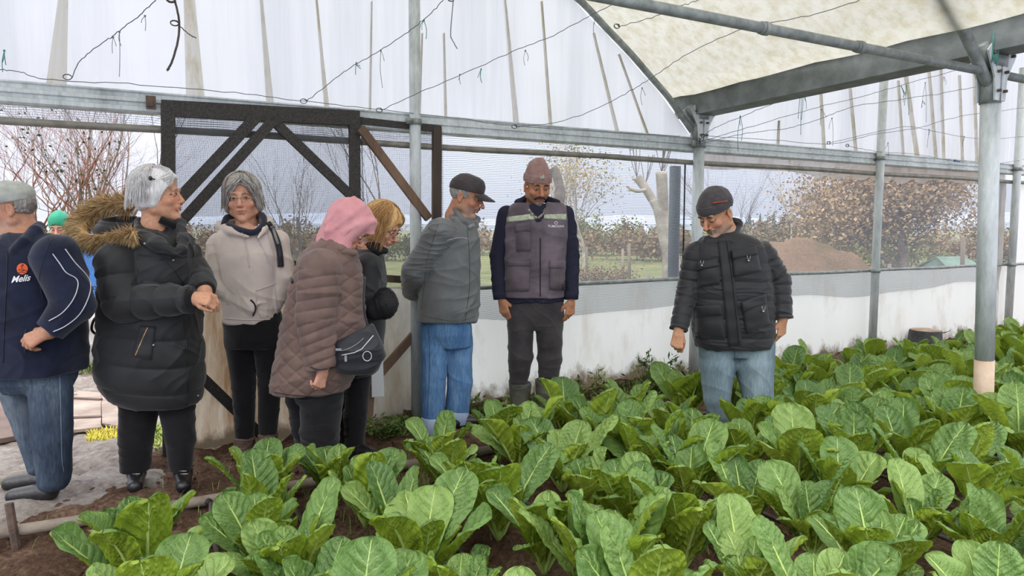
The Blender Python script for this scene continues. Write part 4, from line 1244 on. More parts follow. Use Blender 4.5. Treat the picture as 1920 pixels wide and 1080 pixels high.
            Q[~ins] = Q[~ins][:, ::-1]
            Fs.append(Q)
        F = np.concatenate(Fs); F = F[(F >= 0).all(1)]
        return V, F
def vnormals(V, F):
    a = V[F[:, 2]] - V[F[:, 0]]; b = V[F[:, 3]] - V[F[:, 1]]
    fn = np.cross(a, b); n = np.zeros_like(V)
    for i in range(4): np.add.at(n, F[:, i], fn)
    return n / (np.linalg.norm(n, axis=1)[:, None] + 1e-12)
def relax(V, F, it=2, lam=.5):
    for _ in range(it):
        s = np.zeros_like(V); c = np.zeros(len(V))
        for i in range(4):
            np.add.at(s, F[:, i], V[F[:, (i + 1) % 4]] + V[F[:, (i + 3) % 4]]); np.add.at(c, F[:, i], 2)
        V = V + lam * (s / c[:, None] - V)
    return V
def fmesh(name, V, F, mats, parent=None, smooth=True):
    me = bpy.data.meshes.new(name)
    me.vertices.add(len(V)); me.vertices.foreach_set('co', V.astype(np.float32).ravel())
    me.loops.add(F.size); me.loops.foreach_set('vertex_index', F.astype(np.int32).ravel())
    me.polygons.add(len(F)); me.polygons.foreach_set('loop_start', (np.arange(len(F)) * 4).astype(np.int32))
    try: me.polygons.foreach_set('loop_total', np.full(len(F), 4, dtype=np.int32))
    except Exception: pass
    me.polygons.foreach_set('use_smooth', np.full(len(F), smooth))
    me.update(calc_edges=True); me.validate()
    for m in (mats if isinstance(mats, (list, tuple)) else [mats]): me.materials.append(m)
    o = bpy.data.objects.new(name, me); C.objects.link(o)
    return put(o, parent)
def folds(V, A=.005, f=9, seed=1, st=(1, 1, 2.0)):
    """broken, wandering creases rather than even ripples"""
    P = V * np.array(st)
    w1 = vnoise(P, f * .5, seed + 5); w2 = vnoise(P, f * .5, seed + 9); out = 0
    rg = np.random.RandomState(seed)
    for i in range(4):
        d = rg.normal(size=3) * np.array([1, 1, .6]) + np.array([0, 0, 1.0 if i % 2 else .2]); d /= np.linalg.norm(d)
        ph = (P @ d) * f * rg.uniform(.8, 1.7) * 2.2 + w1 * 2.2 + w2 * 1.6 * (i - 1.5)
        mask = np.clip(.25 + 1.1 * vnoise(V, f * .55, seed + 31 * i), 0, 1)
        out = out + mask * (1 - np.abs(np.sin(ph))) ** 2.2
    return A * (1.15 * out - .35 + .5 * vnoise(V, f * .35, seed + 77))
def chain_par(V, pts, rs):
    best = np.full(len(V), 1e3); par = np.zeros(len(V)); s0 = 0
    for i in range(len(pts) - 1):
        a = _v(pts[i]); b = _v(pts[i + 1]); ba = b - a; L = np.linalg.norm(ba)
        t = np.clip(((V - a) @ ba) / (L * L), 0, 1)
        d = np.linalg.norm(V - a - t[:, None] * ba, axis=1) - (rs[i] + (rs[i + 1] - rs[i]) * t)
        m = d < best; best[m] = d[m]; par[m] = (s0 + t * L)[m]; s0 += L
    return best, par
def quilt(u, A, w=.16):
    """u in units of one channel: puffed between seams at whole numbers"""
    f = np.abs(u - np.round(u)) * 2     # 0 at seam, 1 mid
    return A * (np.sqrt(np.clip(1 - (1 - f) ** 2.2, 0, 1)) - .75)

# ---- materials for people
def cloth(name, c1, c2=None, scale=30, rough=.85, bs=.25, bscale=220, spec=.3, sheen=.2, stretch=(1, 1, 1)):
    return M(name, c1, c2 or tuple(x * .86 for x in c1), scale, rough, bs, bscale, spec=spec, sheen=sheen, stretch=stretch, dist=.002)
def denim(name, c1, c2, c3):
    m, nt, b, out = newmat(name)
    v = coords(nt, (1, 1, .35))
    f = noise(nt, v, 5, 5, .6); f2 = noise(nt, coords(nt, (1, 1, .15)), 120, 3, .6)
    mix = mth(nt, 'ADD', mth(nt, 'MULTIPLY', f, .7), mth(nt, 'MULTIPLY', f2, .3))
    nt.links.new(ramp(nt, mix, [(.36, srgb(*c1)), (.5, srgb(*c2)), (.64, srgb(*c3))]), b.inputs['Base Color'])
    b.inputs['Roughness'].default_value = .9; b.inputs['Specular IOR Level'].default_value = .2
    bump(nt, b, f2, .3, .002)
    return m
def knit(name, c1, c2, freq=90, axis='X'):
    m, nt, b, out = newmat(name)
    w_ = nt.nodes.new('ShaderNodeTexWave'); w_.wave_type = 'BANDS'; w_.bands_direction = axis; w_.inputs['Scale'].default_value = freq; w_.inputs['Distortion'].default_value = .6
    nt.links.new(coords(nt), w_.inputs['Vector'])
    nt.links.new(ramp(nt, w_.outputs['Fac'], [(.2, srgb(*c2)), (.8, srgb(*c1))]), b.inputs['Base Color'])
    b.inputs['Roughness'].default_value = .95; b.inputs['Specular IOR Level'].default_value = .15
    bump(nt, b, w_.outputs['Fac'], .5, .003)
    return m
def skin_mat():
    m, nt, b, out = newmat('skin')
    a = nt.nodes.new('ShaderNodeAttribute'); a.attribute_name = 'tint'
    f = noise(nt, coords(nt), 60, 4, .6)
    mx = nt.nodes.new('ShaderNodeMix'); mx.data_type = 'RGBA'; mx.blend_type = 'MULTIPLY'; mx.inputs[0].default_value = 1
    nt.links.new(a.outputs['Color'], mx.inputs[6]); nt.links.new(ramp(nt, f, [(.35, (.84, .80, .78)), (.6, (1, 1, 1))]), mx.inputs[7])
    nt.links.new(mx.outputs[2], b.inputs['Base Color'])
    b.inputs['Roughness'].default_value = .5; b.inputs['Specular IOR Level'].default_value = .35
    b.inputs['Subsurface Weight'].default_value = 0
    bump(nt, b, noise(nt, coords(nt), 180, 3, .6), .12, .002)
    return m
M_skin = skin_mat()
M_eye = M('eye_white', (190, 172, 160), (176, 158, 148), 10, .3)
M_iris = M('dark_iris', (58, 40, 30), (36, 26, 20), 10, .25)
M_lash = M('dark_lashes', (48, 36, 30), (34, 26, 22), 10, .8)
M_wire2 = M('silver_frame', (176, 172, 168), (150, 146, 142), 10, .3, metal=.8)
M_silver = M('nickel', (190, 190, 188), (150, 150, 150), 10, .3, metal=.8)
def hair_mat(name, c1, c2, c3):
    m, nt, b, out = newmat(name)
    v = coords(nt, (1, 1, .12))
    f = noise(nt, v, 130, 4, .6); f2 = noise(nt, coords(nt), 9, 3, .5)
    mix = mth(nt, 'ADD', mth(nt, 'MULTIPLY', f, .6), mth(nt, 'MULTIPLY', f2, .4))
    nt.links.new(ramp(nt, mix, [(.36, srgb(*c1)), (.5, srgb(*c2)), (.62, srgb(*c3))]), b.inputs['Base Color'])
    b.inputs['Roughness'].default_value = .5; b.inputs['Specular IOR Level'].default_value = .3
    bump(nt, b, f, .4, .004)
    return m

class Person:
    def __init__(self, Y, label, foot, skin=(200, 150, 120)):
        self.Y = Y; b = self.J(*foot, 0); b.z = 0; self.foot = b
        self.e = empty('person', b, label, 'person')
        self.skin = srgb(*skin); self.body = Vol(.004); self.joints = []
    def J(self, x, y, d=0.0):
        return at(x, y, self.Y + d)
    def m(self, px): return px * self.Y / FPX
    def R(self, x0, x1, y, dep, d=0.0):
        """ring from left and right silhouette pixels"""
        return (self.J((x0 + x1) / 2, y, d), self.m((x1 - x0) / 2), dep)
    def head(self, x, y, d=0, yaw=0, pitch=0, roll=0, s=1.0, nose=1.0, jaw=1.0, female=False):
        yaw, pitch, roll = map(math.radians, (yaw, pitch, roll))
        self.HR = Matrix.Rotation(yaw, 3, 'Z') @ Matrix.Rotation(pitch, 3, 'X') @ Matrix.Rotation(roll, 3, 'Y')
        self.HC = self.J(x, y, d); self.HS = s
        L = self.hl; v = self.body; Rn = np.array(self.HR)
        E = lambda c, r, k=.012, sub=False: v.ell(L(*c), [q * s for q in r], Rn, k * s, sub)
        K = lambda a, b, ra, rb, k=.01, sub=False: v.cone(L(*a), L(*b), ra * s, rb * s, k * s, None, sub)
        j = jaw * (.93 if female else 1)
        E((0, .018, .048), (.074, .094, .082))
        E((0, -.022, -.018), (.060, .066, .088), .02)
        K((-.050 * j, .008, -.055), (0, -.062, -.092), .022, .017, .02); K((.050 * j, .008, -.055), (0, -.062, -.092), .022, .017, .02)
        K((-.052 * j, .012, -.03), (-.052 * j, .008, -.058), .02, .02, .02); K((.052 * j, .012, -.03), (.052 * j, .008, -.058), .02, .02, .02)
        E((0, -.078, -.094), (.018, .014, .016), .014)
        K((-.036, -.078, .036), (.036, -.078, .036), .012, .012, .014)
        E((-.042, -.058, -.018), (.022, .02, .02), .016); E((.042, -.058, -.018), (.022, .02, .02), .016)
        for q in (-1, 1):
            E((q * .032, -.096, .014), (.017, .014, .012), .012, True)
            E((q * .031, -.077, .014), (.0145, .012, .0115), .004)
        K((0, -.084, .022), (0, -.104 * (.5 + .5 * nose), -.016), .0085, .0115, .008)
        E((0, -.106 * (.5 + .5 * nose), -.021), (.0125 * nose, .012, .0105), .006)
        E((-.0125, -.094, -.026), (.008, .009, .007), .005); E((.0125, -.094, -.026), (.008, .009, .007), .005)
        E((0, -.088, -.046), (.024, .010, .012), .01)
        K((-.017, -.088, -.051), (.017, -.088, -.051), .0052, .0052, .005)
        K((-.015, -.087, -.061), (.015, -.087, -.061), .006, .006, .005)
        K((-.021, -.0935, -.056), (.021, -.0935, -.056), .0022, .0022, .003, True)
        for q in (-1, 1):
            E((q * .077, .016, -.002), (.009, .018, .031), .006)
            E((q * .084, .012, .002), (.006, .010, .018), .004, True)
            E((q * .078, .010, -.028), (.007, .010, .010), .005)
        v.cone(L(0, .03, -.04), L(0, .035, -.13), .052 * s, .056 * s, .02)
        self.neck = L(0, .035, -.13)
        return self
    def hl(self, x, y, z): return self.HC + self.HR @ (Vector((x, y, z)) * self.HS)
    def hand(self, w_, d, back, thumb=1, curl=(25, 30, 20), s=1.0, spread=.0, tc=0, curls=None, topen=.8):
        v = self.body
        d = Vector(d).normalized(); b = Vector(back); b = (b - d * b.dot(d)).normalized(); l = d.cross(b) * thumb
        w_ = Vector(w_)
        off = [.028, .0095, -.009, -.026]; Lm = [.088, .091, .086, .079]
        seg = [(.043, .027, .022), (.047, .030, .024), (.043, .028, .023), (.034, .021, .019)]
        v.cone(w_ - d * .03 * s, w_ + d * .02 * s, .026 * s, .027 * s, .012, (b, .75))
        for i in range(4):
            k0 = w_ + (d * .015 + l * off[i] * .55) * s; K = w_ + (d * Lm[i] + l * off[i]) * s
            v.cone(k0, K, .0165 * s, .0125 * s, .010, (b, .85))
            c = (curls[i] if curls else curl); ang = 0; p = K
            lat = (l * (1.5 - i) * spread)
            for j in range(3):
                ang += math.radians(c[j])
                dd = (d * math.cos(ang) - b * math.sin(ang) + lat).normalized()
                q = p + dd * seg[i][j] * s
                rr = [.0100, .0092, .0084, .0074]
                v.cone(p, q, (rr[j] - (.001 if i == 3 else 0)) * s, (rr[j + 1] - (.001 if i == 3 else 0)) * s, .0025 if j else .006)
                p = q
        p = w_ + (d * .018 + l * .02 - b * .004) * s
        for j, (Ls, r0, r1) in enumerate(((.045, .0165, .0125), (.033, .0118, .0105), (.027, .0102, .0085))):
            a = math.radians(tc) * j
            dd = (d * (.62 + .22 * j) + l * (topen - .32 * j) - b * (.28 + .22 * j + math.sin(a))).normalized()
            q = p + dd * Ls * s; v.cone(p, q, r0 * s, r1 * s, .008 if j == 0 else .004); p = q
        return self
    def limbs(self, arms=(), legs=(), torso=None):
        v = self.body
        for pts, rs in list(arms) + list(legs): v.chain([Vector(p) for p in pts], rs, .02)
        if torso: v.loft(torso, .03)
    def finish_body(self, beard=None, lip=(176, 104, 96), brow=(70, 56, 48), browy=.036, cut=None):
        V, F = self.body.run(); V = relax(V, F, 1, .4)
        o = fmesh('body', V, F, M_skin, self.e)
        Q = (V - _v(self.HC)) @ np.array(self.HR) / self.HS          # head-local coordinates
        x, y, z = np.abs(Q[:, 0]), Q[:, 1], Q[:, 2]
        col = np.tile(np.array(self.skin), (len(V), 1))
        def mixc(c, w_): 
            nonlocal col; w_ = np.clip(w_, 0, 1)[:, None]; col = col * (1 - w_) + np.array(srgb(*c)) * w_
        nearh = (np.abs(Q).max(1) < .2)
        mixc(tuple(min(255, q) for q in (214, 128, 108)), .35 * nearh * np.exp(-((x - .042) / .022) ** 2 - ((z + .02) / .022) ** 2) * (y < 0))
        mixc((206, 118, 100), .35 * nearh * np.exp(-((x) / .016) ** 2 - ((z + .02) / .016) ** 2) * (y < -.08))
        if beard:
            g = nearh * (y < .03) * np.clip((-.028 - z) / .02, 0, 1) * np.clip((.078 - x) / .02, 0, 1) * np.clip((z + .125) / .02, 0, 1)
            mixc(beard[0], g * beard[1] * (.75 + .35 * vnoise(V, 260, 3)))
        mixc(lip, nearh * .8 * np.exp(-(np.maximum(x - .012, 0) / .006) ** 2 - ((z + .056) / .0072) ** 2) * (y < -.075))
        if brow: mixc(brow, nearh * .55 * np.exp(-((x - .032) / .017) ** 4 - ((z - browy - .002) / .006) ** 2) * (y < -.055))
        a = o.data.attributes.new('tint', 'FLOAT_COLOR', 'POINT')
        a.data.foreach_set('color', np.concatenate([col, np.ones((len(V), 1))], 1).astype(np.float32).ravel())
        self.bo = o; self.bvh = BVHTree.FromPolygons([Vector(v) for v in V.tolist()], F.tolist())
        return o
    def fp(self, x, z, off=.0015):
        """point of the face surface at head-local x, z"""
        a = self.hl(x, -.3, z); d = self.HR @ Vector((0, 1, 0))
        h = self.bvh.ray_cast(a, d)
        p = h[0] if h[0] is not None else self.hl(x, -.09, z)
        return p - d * off * self.HS
    def eyes(self, open_=True, iris=(0, 0), brow=None, brow_r=.0030, lash=True):
        s = self.HS
        for q in (-1, 1):
            if open_:
                c = self.fp(q * .0315, .014, -.0015)
                mb = MB(); V = []; 
                R = self.HR
                m2 = MB(); m2.ball((0, 0, 0), 1, 10)
                mb.add([c + R @ Vector((v[0] * .0112 * s, v[1] * .0030 * s, v[2] * .0034 * s)) for v in m2.V], m2.F, 0)
                ic = c + R @ Vector((iris[0] * s, -.0030 * s, iris[1] * s))
                mb.add([ic + R @ Vector((v[0] * .0060 * s, v[1] * .0022 * s, v[2] * .0044 * s)) for v in m2.V], m2.F, 1)
                mb.build('eye', [M_eye, M_iris], self.e)
            mb = MB()
            zz = .0185 if open_ else .009
            mb.tube(crv([self.fp(q * .018, .0125), self.fp(q * .026, zz), self.fp(q * .038, zz), self.fp(q * .046, .0115)], 4), .0018 * s, 5)
            mb.build('eyelashes', M_lash, self.e)
            if brow:
                mb = MB(); P = crv([self.fp(q * .013, .034), self.fp(q * .026, .040), self.fp(q * .036, .0395), self.fp(q * .044, .034)], 4)
                mb.tube(P, [brow_r * s * math.sin(math.pi * (.15 + .8 * i / (len(P) - 1))) for i in range(len(P))], 6); mb.build('eyebrow', brow, self.e)
    def glasses(self, mat=None, dn=0.0):
        s = self.HS; mb = MB()
        for q in (-1, 1):
            mb.tube([self.hl(q * .032 + .0225 * math.cos(a), -.1, .010 + dn + .0165 * math.sin(a)) for a in [i * math.pi / 10 for i in range(21)]], .0013 * s, 5)
            mb.tube([self.hl(q * .0545, -.098, .014 + dn), self.hl(q * .068, -.06, .014 + dn), self.hl(q * .078, .0, .012 + dn)], .0012 * s, 4)
        mb.tube([self.hl(-.0095, -.101, .014 + dn), self.hl(0, -.104, .017 + dn), self.hl(.0095, -.101, .014 + dn)], .0013 * s, 4)
        mb.build('glasses', mat or M_wire2, self.e)
    def wear(self, name, vol, mat, disp=None, it=1, label=None, parent=None):
        V, F = vol.run(); V = relax(V, F, it, .4)
        if disp is not None:
            Nn = vnormals(V, F); V = V + Nn * disp(V, Nn)[:, None]; V = relax(V, F, 1, .15)
        o = fmesh(name, V, F, mat, parent or self.e)
        if label: o['label'] = label
        b = BVHTree.FromPolygons([Vector(v) for v in V.tolist()], F.tolist())
        return o, b
def legc(v, pts, rs, k=.02):
    v.chain([pts[0] + Vector((0, 0, .14))] + list(pts), [rs[0] * .96] + list(rs), k)
def hitpx(bvh, x, y, off=.002):
    r = ray(x, y).normalized(); h = bvh.ray_cast(CAM, r)
    return None if h[0] is None else h[0] - r * off * .6 + h[1] * off * .6 * (1 if h[1].dot(r) < 0 else -1)
def pxline(bvh, pts, step=4):
    out = []
    for a, b in zip(pts[:-1], pts[1:]):
        n = max(1, int(math.hypot(b[0] - a[0], b[1] - a[1]) / step))
        out += [(a[0] + (b[0] - a[0]) * i / n, a[1] + (b[1] - a[1]) * i / n) for i in range(n)]
    return out + [pts[-1]]
def seam(name, bvh, pts, r, mat, parent, off=.001, smooth_=True, sides=5, flat=None):
    if smooth_ and len(pts) > 2: pts = [(p.x, p.y) for p in crv([Vector((a, b, 0)) for a, b in pts], 6)]
    P = [hitpx(bvh, x, y, off) for x, y in pxline(bvh, pts)]
    P = [p for p in P if p is not None]
    if len(P) < 2: return None
    # drop jumps
    runs = [[P[0]]]
    for p in P[1:]:
        if (p - runs[-1][-1]).length > .05: runs.append([p])
        else: runs[-1].append(p)
    mb = MB()
    for q in runs:
        if len(q) > 1: mb.tube(q, r, sides)
    if not mb.V: return None
    return mb.build(name, mat, parent)
def patch(name, bvh, quad, th, mat, parent, nu=10, nv=10, label=None, puff=0.0):
    """panel sewn on: quad of pixels TL,TR,BR,BL projected on the garment and given a thickness"""
    G = []
    for j in range(nv + 1):
        for i in range(nu + 1):
            u, v = i / nu, j / nv
            x = (quad[0][0] * (1 - u) + quad[1][0] * u) * (1 - v) + (quad[3][0] * (1 - u) + quad[2][0] * u) * v
            y = (quad[0][1] * (1 - u) + quad[1][1] * u) * (1 - v) + (quad[3][1] * (1 - u) + quad[2][1] * u) * v
            G.append((x, y, u, v))
    P = []; last = None
    for x, y, u, v in G:
        r = ray(x, y).normalized(); h = bvh.ray_cast(CAM, r)
        if h[0] is None: P.append(None)
        else:
            P.append((h[0], r))
    good = [p for p in P if p is not None]
    if len(good) < 4: return None
    ds = sorted((p[0] - CAM).length for p in good); med = ds[len(ds) // 2]
    V = []; V2 = []
    for (x, y, u, v), p in zip(G, P):
        r = ray(x, y).normalized()
        dist = (p[0] - CAM).length if p is not None else med
        if abs(dist - med) > .09: dist = med
        t = th + puff * (math.sin(math.pi * min(max(u, .0), 1)) * math.sin(math.pi * v)) ** .5
        V.append(CAM + r * (dist - t)); V2.append(CAM + r * (dist + .006))
    n = nu + 1; k = len(V); F = []
    for j in range(nv):
        for i in range(nu):
            a = j * n + i; F.append((a, a + n, a + n + 1, a + 1)); F.append((k + a, k + a + 1, k + a + n + 1, k + a + n))
    for i in range(nu):
        F.append((i, i + 1, k + i + 1, k + i)); a = nv * n + i; F.append((a + 1, a, k + a, k + a + 1))
    for j in range(nv):
        a = j * n; F.append((a + n, a, k + a, k + a + n)); a = j * n + nu; F.append((a, a + n, k + a + n, k + a))
    o = mesh_obj(name, [tuple(v) for v in V + V2], F, mat, parent)
    if label: o['label'] = label
    return o
def button(name, bvh, x, y, r, mat, parent, th=.004):
    p = hitpx(bvh, x, y, .001)
    if p is None: return
    d = (CAM - p).normalized(); mb = MB(); mb.tube([p - d * .003, p + d * th], [r, r * .85], 10); return mb.build(name, mat, parent)
def writing(name, bvh, text, x, y, hpx, mat, parent, shear=0, rot=0, bold=.01):
    cu = bpy.data.curves.new('letters', 'FONT'); cu.body = text; cu.size = 1; cu.align_x = 'CENTER'; cu.align_y = 'CENTER'; cu.offset = bold; cu.shear = shear
    tmp = bpy.data.objects.new('letters', cu); C.objects.link(tmp)
    dg = bpy.context.evaluated_depsgraph_get()
    me = bpy.data.meshes.new_from_object(tmp.evaluated_get(dg)); bpy.data.objects.remove(tmp)
    V = []; c, s = math.cos(rot), math.sin(rot)
    for v in me.vertices:
        px = v.co.x * hpx; py = v.co.y * hpx
        X = x + px * c - py * s * -1 * -1; Y_ = y - py * c + px * s
        p = hitpx(bvh, X, Y_, .004)
        V.append(tuple(p) if p is not None else tuple(at(X, Y_, 3)))
    F = [tuple(p.vertices) for p in me.polygons]
    return mesh_obj(name, V, F, mat, parent, smooth=False)
def tufts(name, fn, n, L, r, mats, parent, seed=0, sides=3, seg=3, droop=.0, jit=.3):
    """fur or hair: fn(rnd) -> (root, direction)"""
    rdm = random.Random(seed); mb = MB()
    for i in range(n):
        p, d = fn(rdm); d = (d + Vector((rdm.gauss(0, jit), rdm.gauss(0, jit), rdm.gauss(0, jit)))).normalized()
        l = L * rdm.uniform(.5, 1.15); P = [p]
        for k in range(seg):
            d = (d + Vector((0, 0, -droop))).normalized(); P.append(P[-1] + d * l / seg)
        mb.tube(P, [r * (1 - .85 * k / seg) for k in range(seg + 1)], sides, rdm.randrange(len(mats)), cap=False)
    return mb.build(name, mats, parent)
def strands(P, name, n, mats, part=(.0, 0, .1), rad=(.088, .108, .098), cen=(0, .015, .048), face=50, len_=(.16, .24), fall=.5, r=.0016, seed=1, back=.0, bangs=False, wave=.01):
    """combed hair: each strand leaves the parting, follows the skull and then hangs"""
    rdm = random.Random(seed); mb = MB()
    pa = Vector(part)
    for i in range(n):
        phi = rdm.uniform(0, 2 * math.pi)          # 0 = face direction (-Y)
        f_ = math.degrees(min(phi, 2 * math.pi - phi))
        if f_ < face and not bangs: 
            continue
        th0 = rdm.uniform(.0, .9); L = rdm.uniform(*len_) * (1 if f_ > face else .45)
        steps = 9; th = th0; pts = []
        px_ = rdm.uniform(.97, 1.05)
        hang = None; wphase = rdm.uniform(0, 6)
        for k in range(steps + 1):
            d = Vector((math.sin(th) * math.sin(phi), -math.sin(th) * math.cos(phi), math.cos(th)))
            loc = Vector((d.x * rad[0], d.y * rad[1], d.z * rad[2])) * px_ + Vector(cen)
            if hang is None:
                w_ = P.hl(*loc)
                if th > math.pi * fall: hang = w_; hd = (P.HR @ Vector((d.x * .25, d.y * .25, -1))).normalized() + Vector((0, 0, -.6)); hd.normalize()
                th += L / steps / .095
            else: w_ = pts[-1] + hd * (L / steps)
            if hang is None: w_ = w_ + (P.HR @ Vector((math.cos(phi), math.sin(phi), 0))) * wave * math.sin(k * .7 + wphase) * .3
            pts.append(w_)
        mb.tube(pts, [r * (1 - .6 * k / steps) for k in range(steps + 1)], 3, rdm.randrange(len(mats)), cap=False)
    return mb.build(name, mats, P.e)
def beanie(P, name, mat, tilt=0.0, low=.03, tall=.1, cuff=True, puffy=.0, mat2=None):
    """knit cap: cut by a tilted brim plane"""
    s = P.HS; Rn = np.array(P.HR); v = Vol(.004)
    v.ell(P.hl(0, .018, .052), [.085 * s, .106 * s, .093 * s], Rn)
    v.ell(P.hl(0, .03, .052 + tall * .5), [.062 * s, .078 * s, (.045 + tall * .5) * s], Rn, .03)
    nrm = P.HR @ Vector((0, math.sin(tilt), -math.cos(tilt)))
    v.cut(P.hl(0, -.09, low), nrm)
    def dsp(V, Nn): return folds(V, .004, 12, 3, (1, 1, 1.6))
    o, b = P.wear(name, v, mat, dsp)
    if cuff:
        v = Vol(.004); v.ell(P.hl(0, .018, .052), [.090 * s, .111 * s, .099 * s], Rn)
        v.cut(P.hl(0, -.09, low - .004), nrm); v.cut(P.hl(0, -.09, low + .044), -nrm)
        o2, b2 = P.wear('cuff', v, mat2 or mat, lambda V, Nn: folds(V, .002, 20, 5), parent=o)
        return o, b, b2
    return o, b, b
# ---------------------------------------------------------------- garment materials
M_puffer = cloth('black_padded_nylon', (32, 31, 34), (22, 21, 24), 14, .6, .2, 90, .45)
M_puffer2 = cloth('black_quilted_nylon', (27, 27, 29), (18, 18, 20), 14, .6, .2, 90, .45)
M_jean_lt = denim('worn_blue_grey_denim', (92, 108, 116), (116, 134, 142), (146, 162, 168))
M_jean_bl = denim('blue_denim', (62, 96, 138), (88, 126, 168), (126, 160, 194))
M_jean_dk = denim('dark_blue_denim', (46, 56, 70), (66, 78, 94), (102, 112, 122))
M_cuffden = denim('turned_up_denim', (140, 158, 184), (164, 182, 206), (186, 202, 220))
M_fleece = cloth('charcoal_fleece', (84, 79, 80), (68, 64, 66), 20, .95, .3, 160, .1)
M_orange = cloth('orange_lining', (176, 84, 62), (150, 64, 48), 20, .9)
M_brownknit = cloth('brown_knit', (160, 128, 122), (138, 108, 102), 16, .95, .3, 160, .1)
M_vest = cloth('faded_purple_grey_canvas', (120, 108, 116), (88, 78, 84), 6, .9, .3, 120, .15)
M_vest_p = cloth('faded_canvas_pocket', (112, 100, 106), (84, 74, 78), 7, .9, .3, 120, .15)
M_reflect = M('reflective_tape', (196, 204, 180), (150, 158, 128), 30, .5)
M_sweater = knit('navy_ribbed_knit', (58, 58, 76), (34, 34, 46), 42, 'X')
M_check = M('checked_shirt', (170, 160, 140), (70, 66, 62), 90, .9, lo=.46, hi=.54)
M_trou = cloth('charcoal_trousers', (72, 68, 68), (52, 49, 50), 5, .95, .25, 150, .15)
M_boot = M('muddy_rubber_boots', (104, 104, 92), (76, 76, 66), 12, .6, .3, 40)
M_gjack = cloth('grey_nylon', (110, 112, 112), (94, 96, 96), 8, .55, .15, 90, .4)
M_capg = cloth('dark_brown_cap', (72, 64, 64), (56, 50, 50), 10, .85, .2, 140)
M_hood = cloth('cream_sweatshirt', (214, 200, 190), (198, 184, 174), 8, .95, .25, 160, .15)
M_navyin = cloth('navy_fleece', (40, 42, 58), (28, 30, 42), 30, .95, .4, 120)
M_black = cloth('black_jersey', (30, 29, 31), (20, 19, 21), 8, .9, .2, 150, .2)
M_bootbr = M('brown_leather_boots', (112, 88, 76), (78, 60, 52), 10, .7, .4, 40)
M_blackshoe = M('black_shoe_leather', (40, 38, 40), (22, 21, 23), 10, .35, .3, 30)
M_quilt = cloth('brown_quilted_coat', (120, 95, 86), (98, 77, 70), 9, .6, .2, 110, .35)
M_trimdk = cloth('dark_brown_piping', (54, 46, 46), (40, 34, 34), 10, .8)
M_pink = cloth('dusty_pink_scarf', (222, 160, 162), (206, 142, 146), 6, .85, .1, 200, .2)
M_green = cloth('green_scarf', (52, 150, 118), (40, 126, 98), 6, .85, .1, 200, .2)
M_navy = cloth('navy_fleece_jacket', (33, 39, 60), (24, 28, 44), 10, .9, .3, 150, .15)
M_piping = M('white_piping', (206, 206, 214), (186, 186, 194), 20, .6)
M_orangelogo = M('orange_patch', (234, 104, 52), (224, 92, 44), 20, .8)
M_whiteprint = M('white_print', (234, 234, 236), (220, 220, 222), 20, .7)
M_capw = cloth('grey_tweed_cap', (182, 184, 176), (160, 162, 154), 30, .95, .4, 120)
M_blackfur = M('black_fur', (30, 29, 32), (18, 17, 20), 40, .8)
M_dkbag = cloth('dark_nylon_bag', (34, 34, 42), (24, 24, 30), 10, .5, .2, 100, .4)
M_strapg = cloth('grey_strap', (150, 150, 146), (120, 120, 116), 14, .8)
M_lips = None
GREYH = (150, 146, 142)
M_moust = M('dark_moustache', (58, 48, 42), (34, 28, 26), 90, .8)
M_browd = M('dark_brows', (60, 48, 42), (44, 36, 32), 60, .8)
M_browg = M('grey_brows', (120, 110, 102), (90, 82, 76), 60, .8)

def leg(v, pts, rs, flat=None): v.chain([Vector(p) for p in pts], rs, .012, flat)

# ================================================================== man in the padded black jacket
P = Person(4.3, 'man in a padded black pocketed jacket, grey beanie and pale blue jeans, looking down', (1385, 829), (198, 146, 112))
P.head(1342, 403, -.05, yaw=-52, pitch=32, s=1.14, nose=1.15, jaw=1.08)
J, m = P.J, P.m
la = [J(1304, 474), J(1289, 545, -.02), J(1273, 618, -.12)]
ra = [J(1430, 474), J(1460, 530), J(1467, 598, -.06)]
P.limbs([(la, [.06, .05, .03]), (ra, [.06, .05, .032])],
        [([J(1346, 684), J(1344, 745, -.02), J(1353, 815)], [.07, .055, .04]), ([J(1415, 684), J(1421, 745, -.02), J(1421, 815)], [.07, .06, .045])],
        [P.R(1320, 1430, 650, .10), P.R(1315, 1430, 560, .11), P.R(1315, 1430, 480, .10), P.R(1340, 1390, 446, .06), P.R(1345, 1372, 430, .05)])
P.body.chain([P.neck, J(1362, 455)], [.058, .06], .02)
P.hand(J(1272, 622, -.13), (J(1268, 660, -.15) - J(1273, 622, -.13)), (-.35, -.9, .1), thumb=-1, curls=[(55, 50, 30), (60, 55, 35), (70, 60, 35), (75, 60, 30)], s=1.02, topen=.25, tc=10)
P.hand(J(1468, 600, -.06), (-.05, .05, -1), (.55, -.8, 0), thumb=1, curls=[(28, 30, 20), (36, 34, 20), (42, 36, 20), (48, 36, 20)], s=1.02, topen=.45)
P.finish_body(beard=((176, 168, 160), .55), lip=(170, 104, 92))
P.eyes(False, brow=M_browd, brow_r=.003)
mb = MB(); mb.tube(crv([P.fp(-.026, -.048), P.fp(-.012, -.0395), P.fp(0, -.038), P.fp(.012, -.0395), P.fp(.026, -.048)], 4), [.003] + [.0055] * 15 + [.003], 6)
mb.build('moustache', M_browg, P.e)
o, bh, bc = beanie(P, 'beanie', M_fleece, tilt=-.1, low=.046, tall=.045)
seam('orange_trim', bh, [(1336, 381), (1350, 379), (1362, 377)], .005, M_orange, o, .004)
v = Vol(.005)
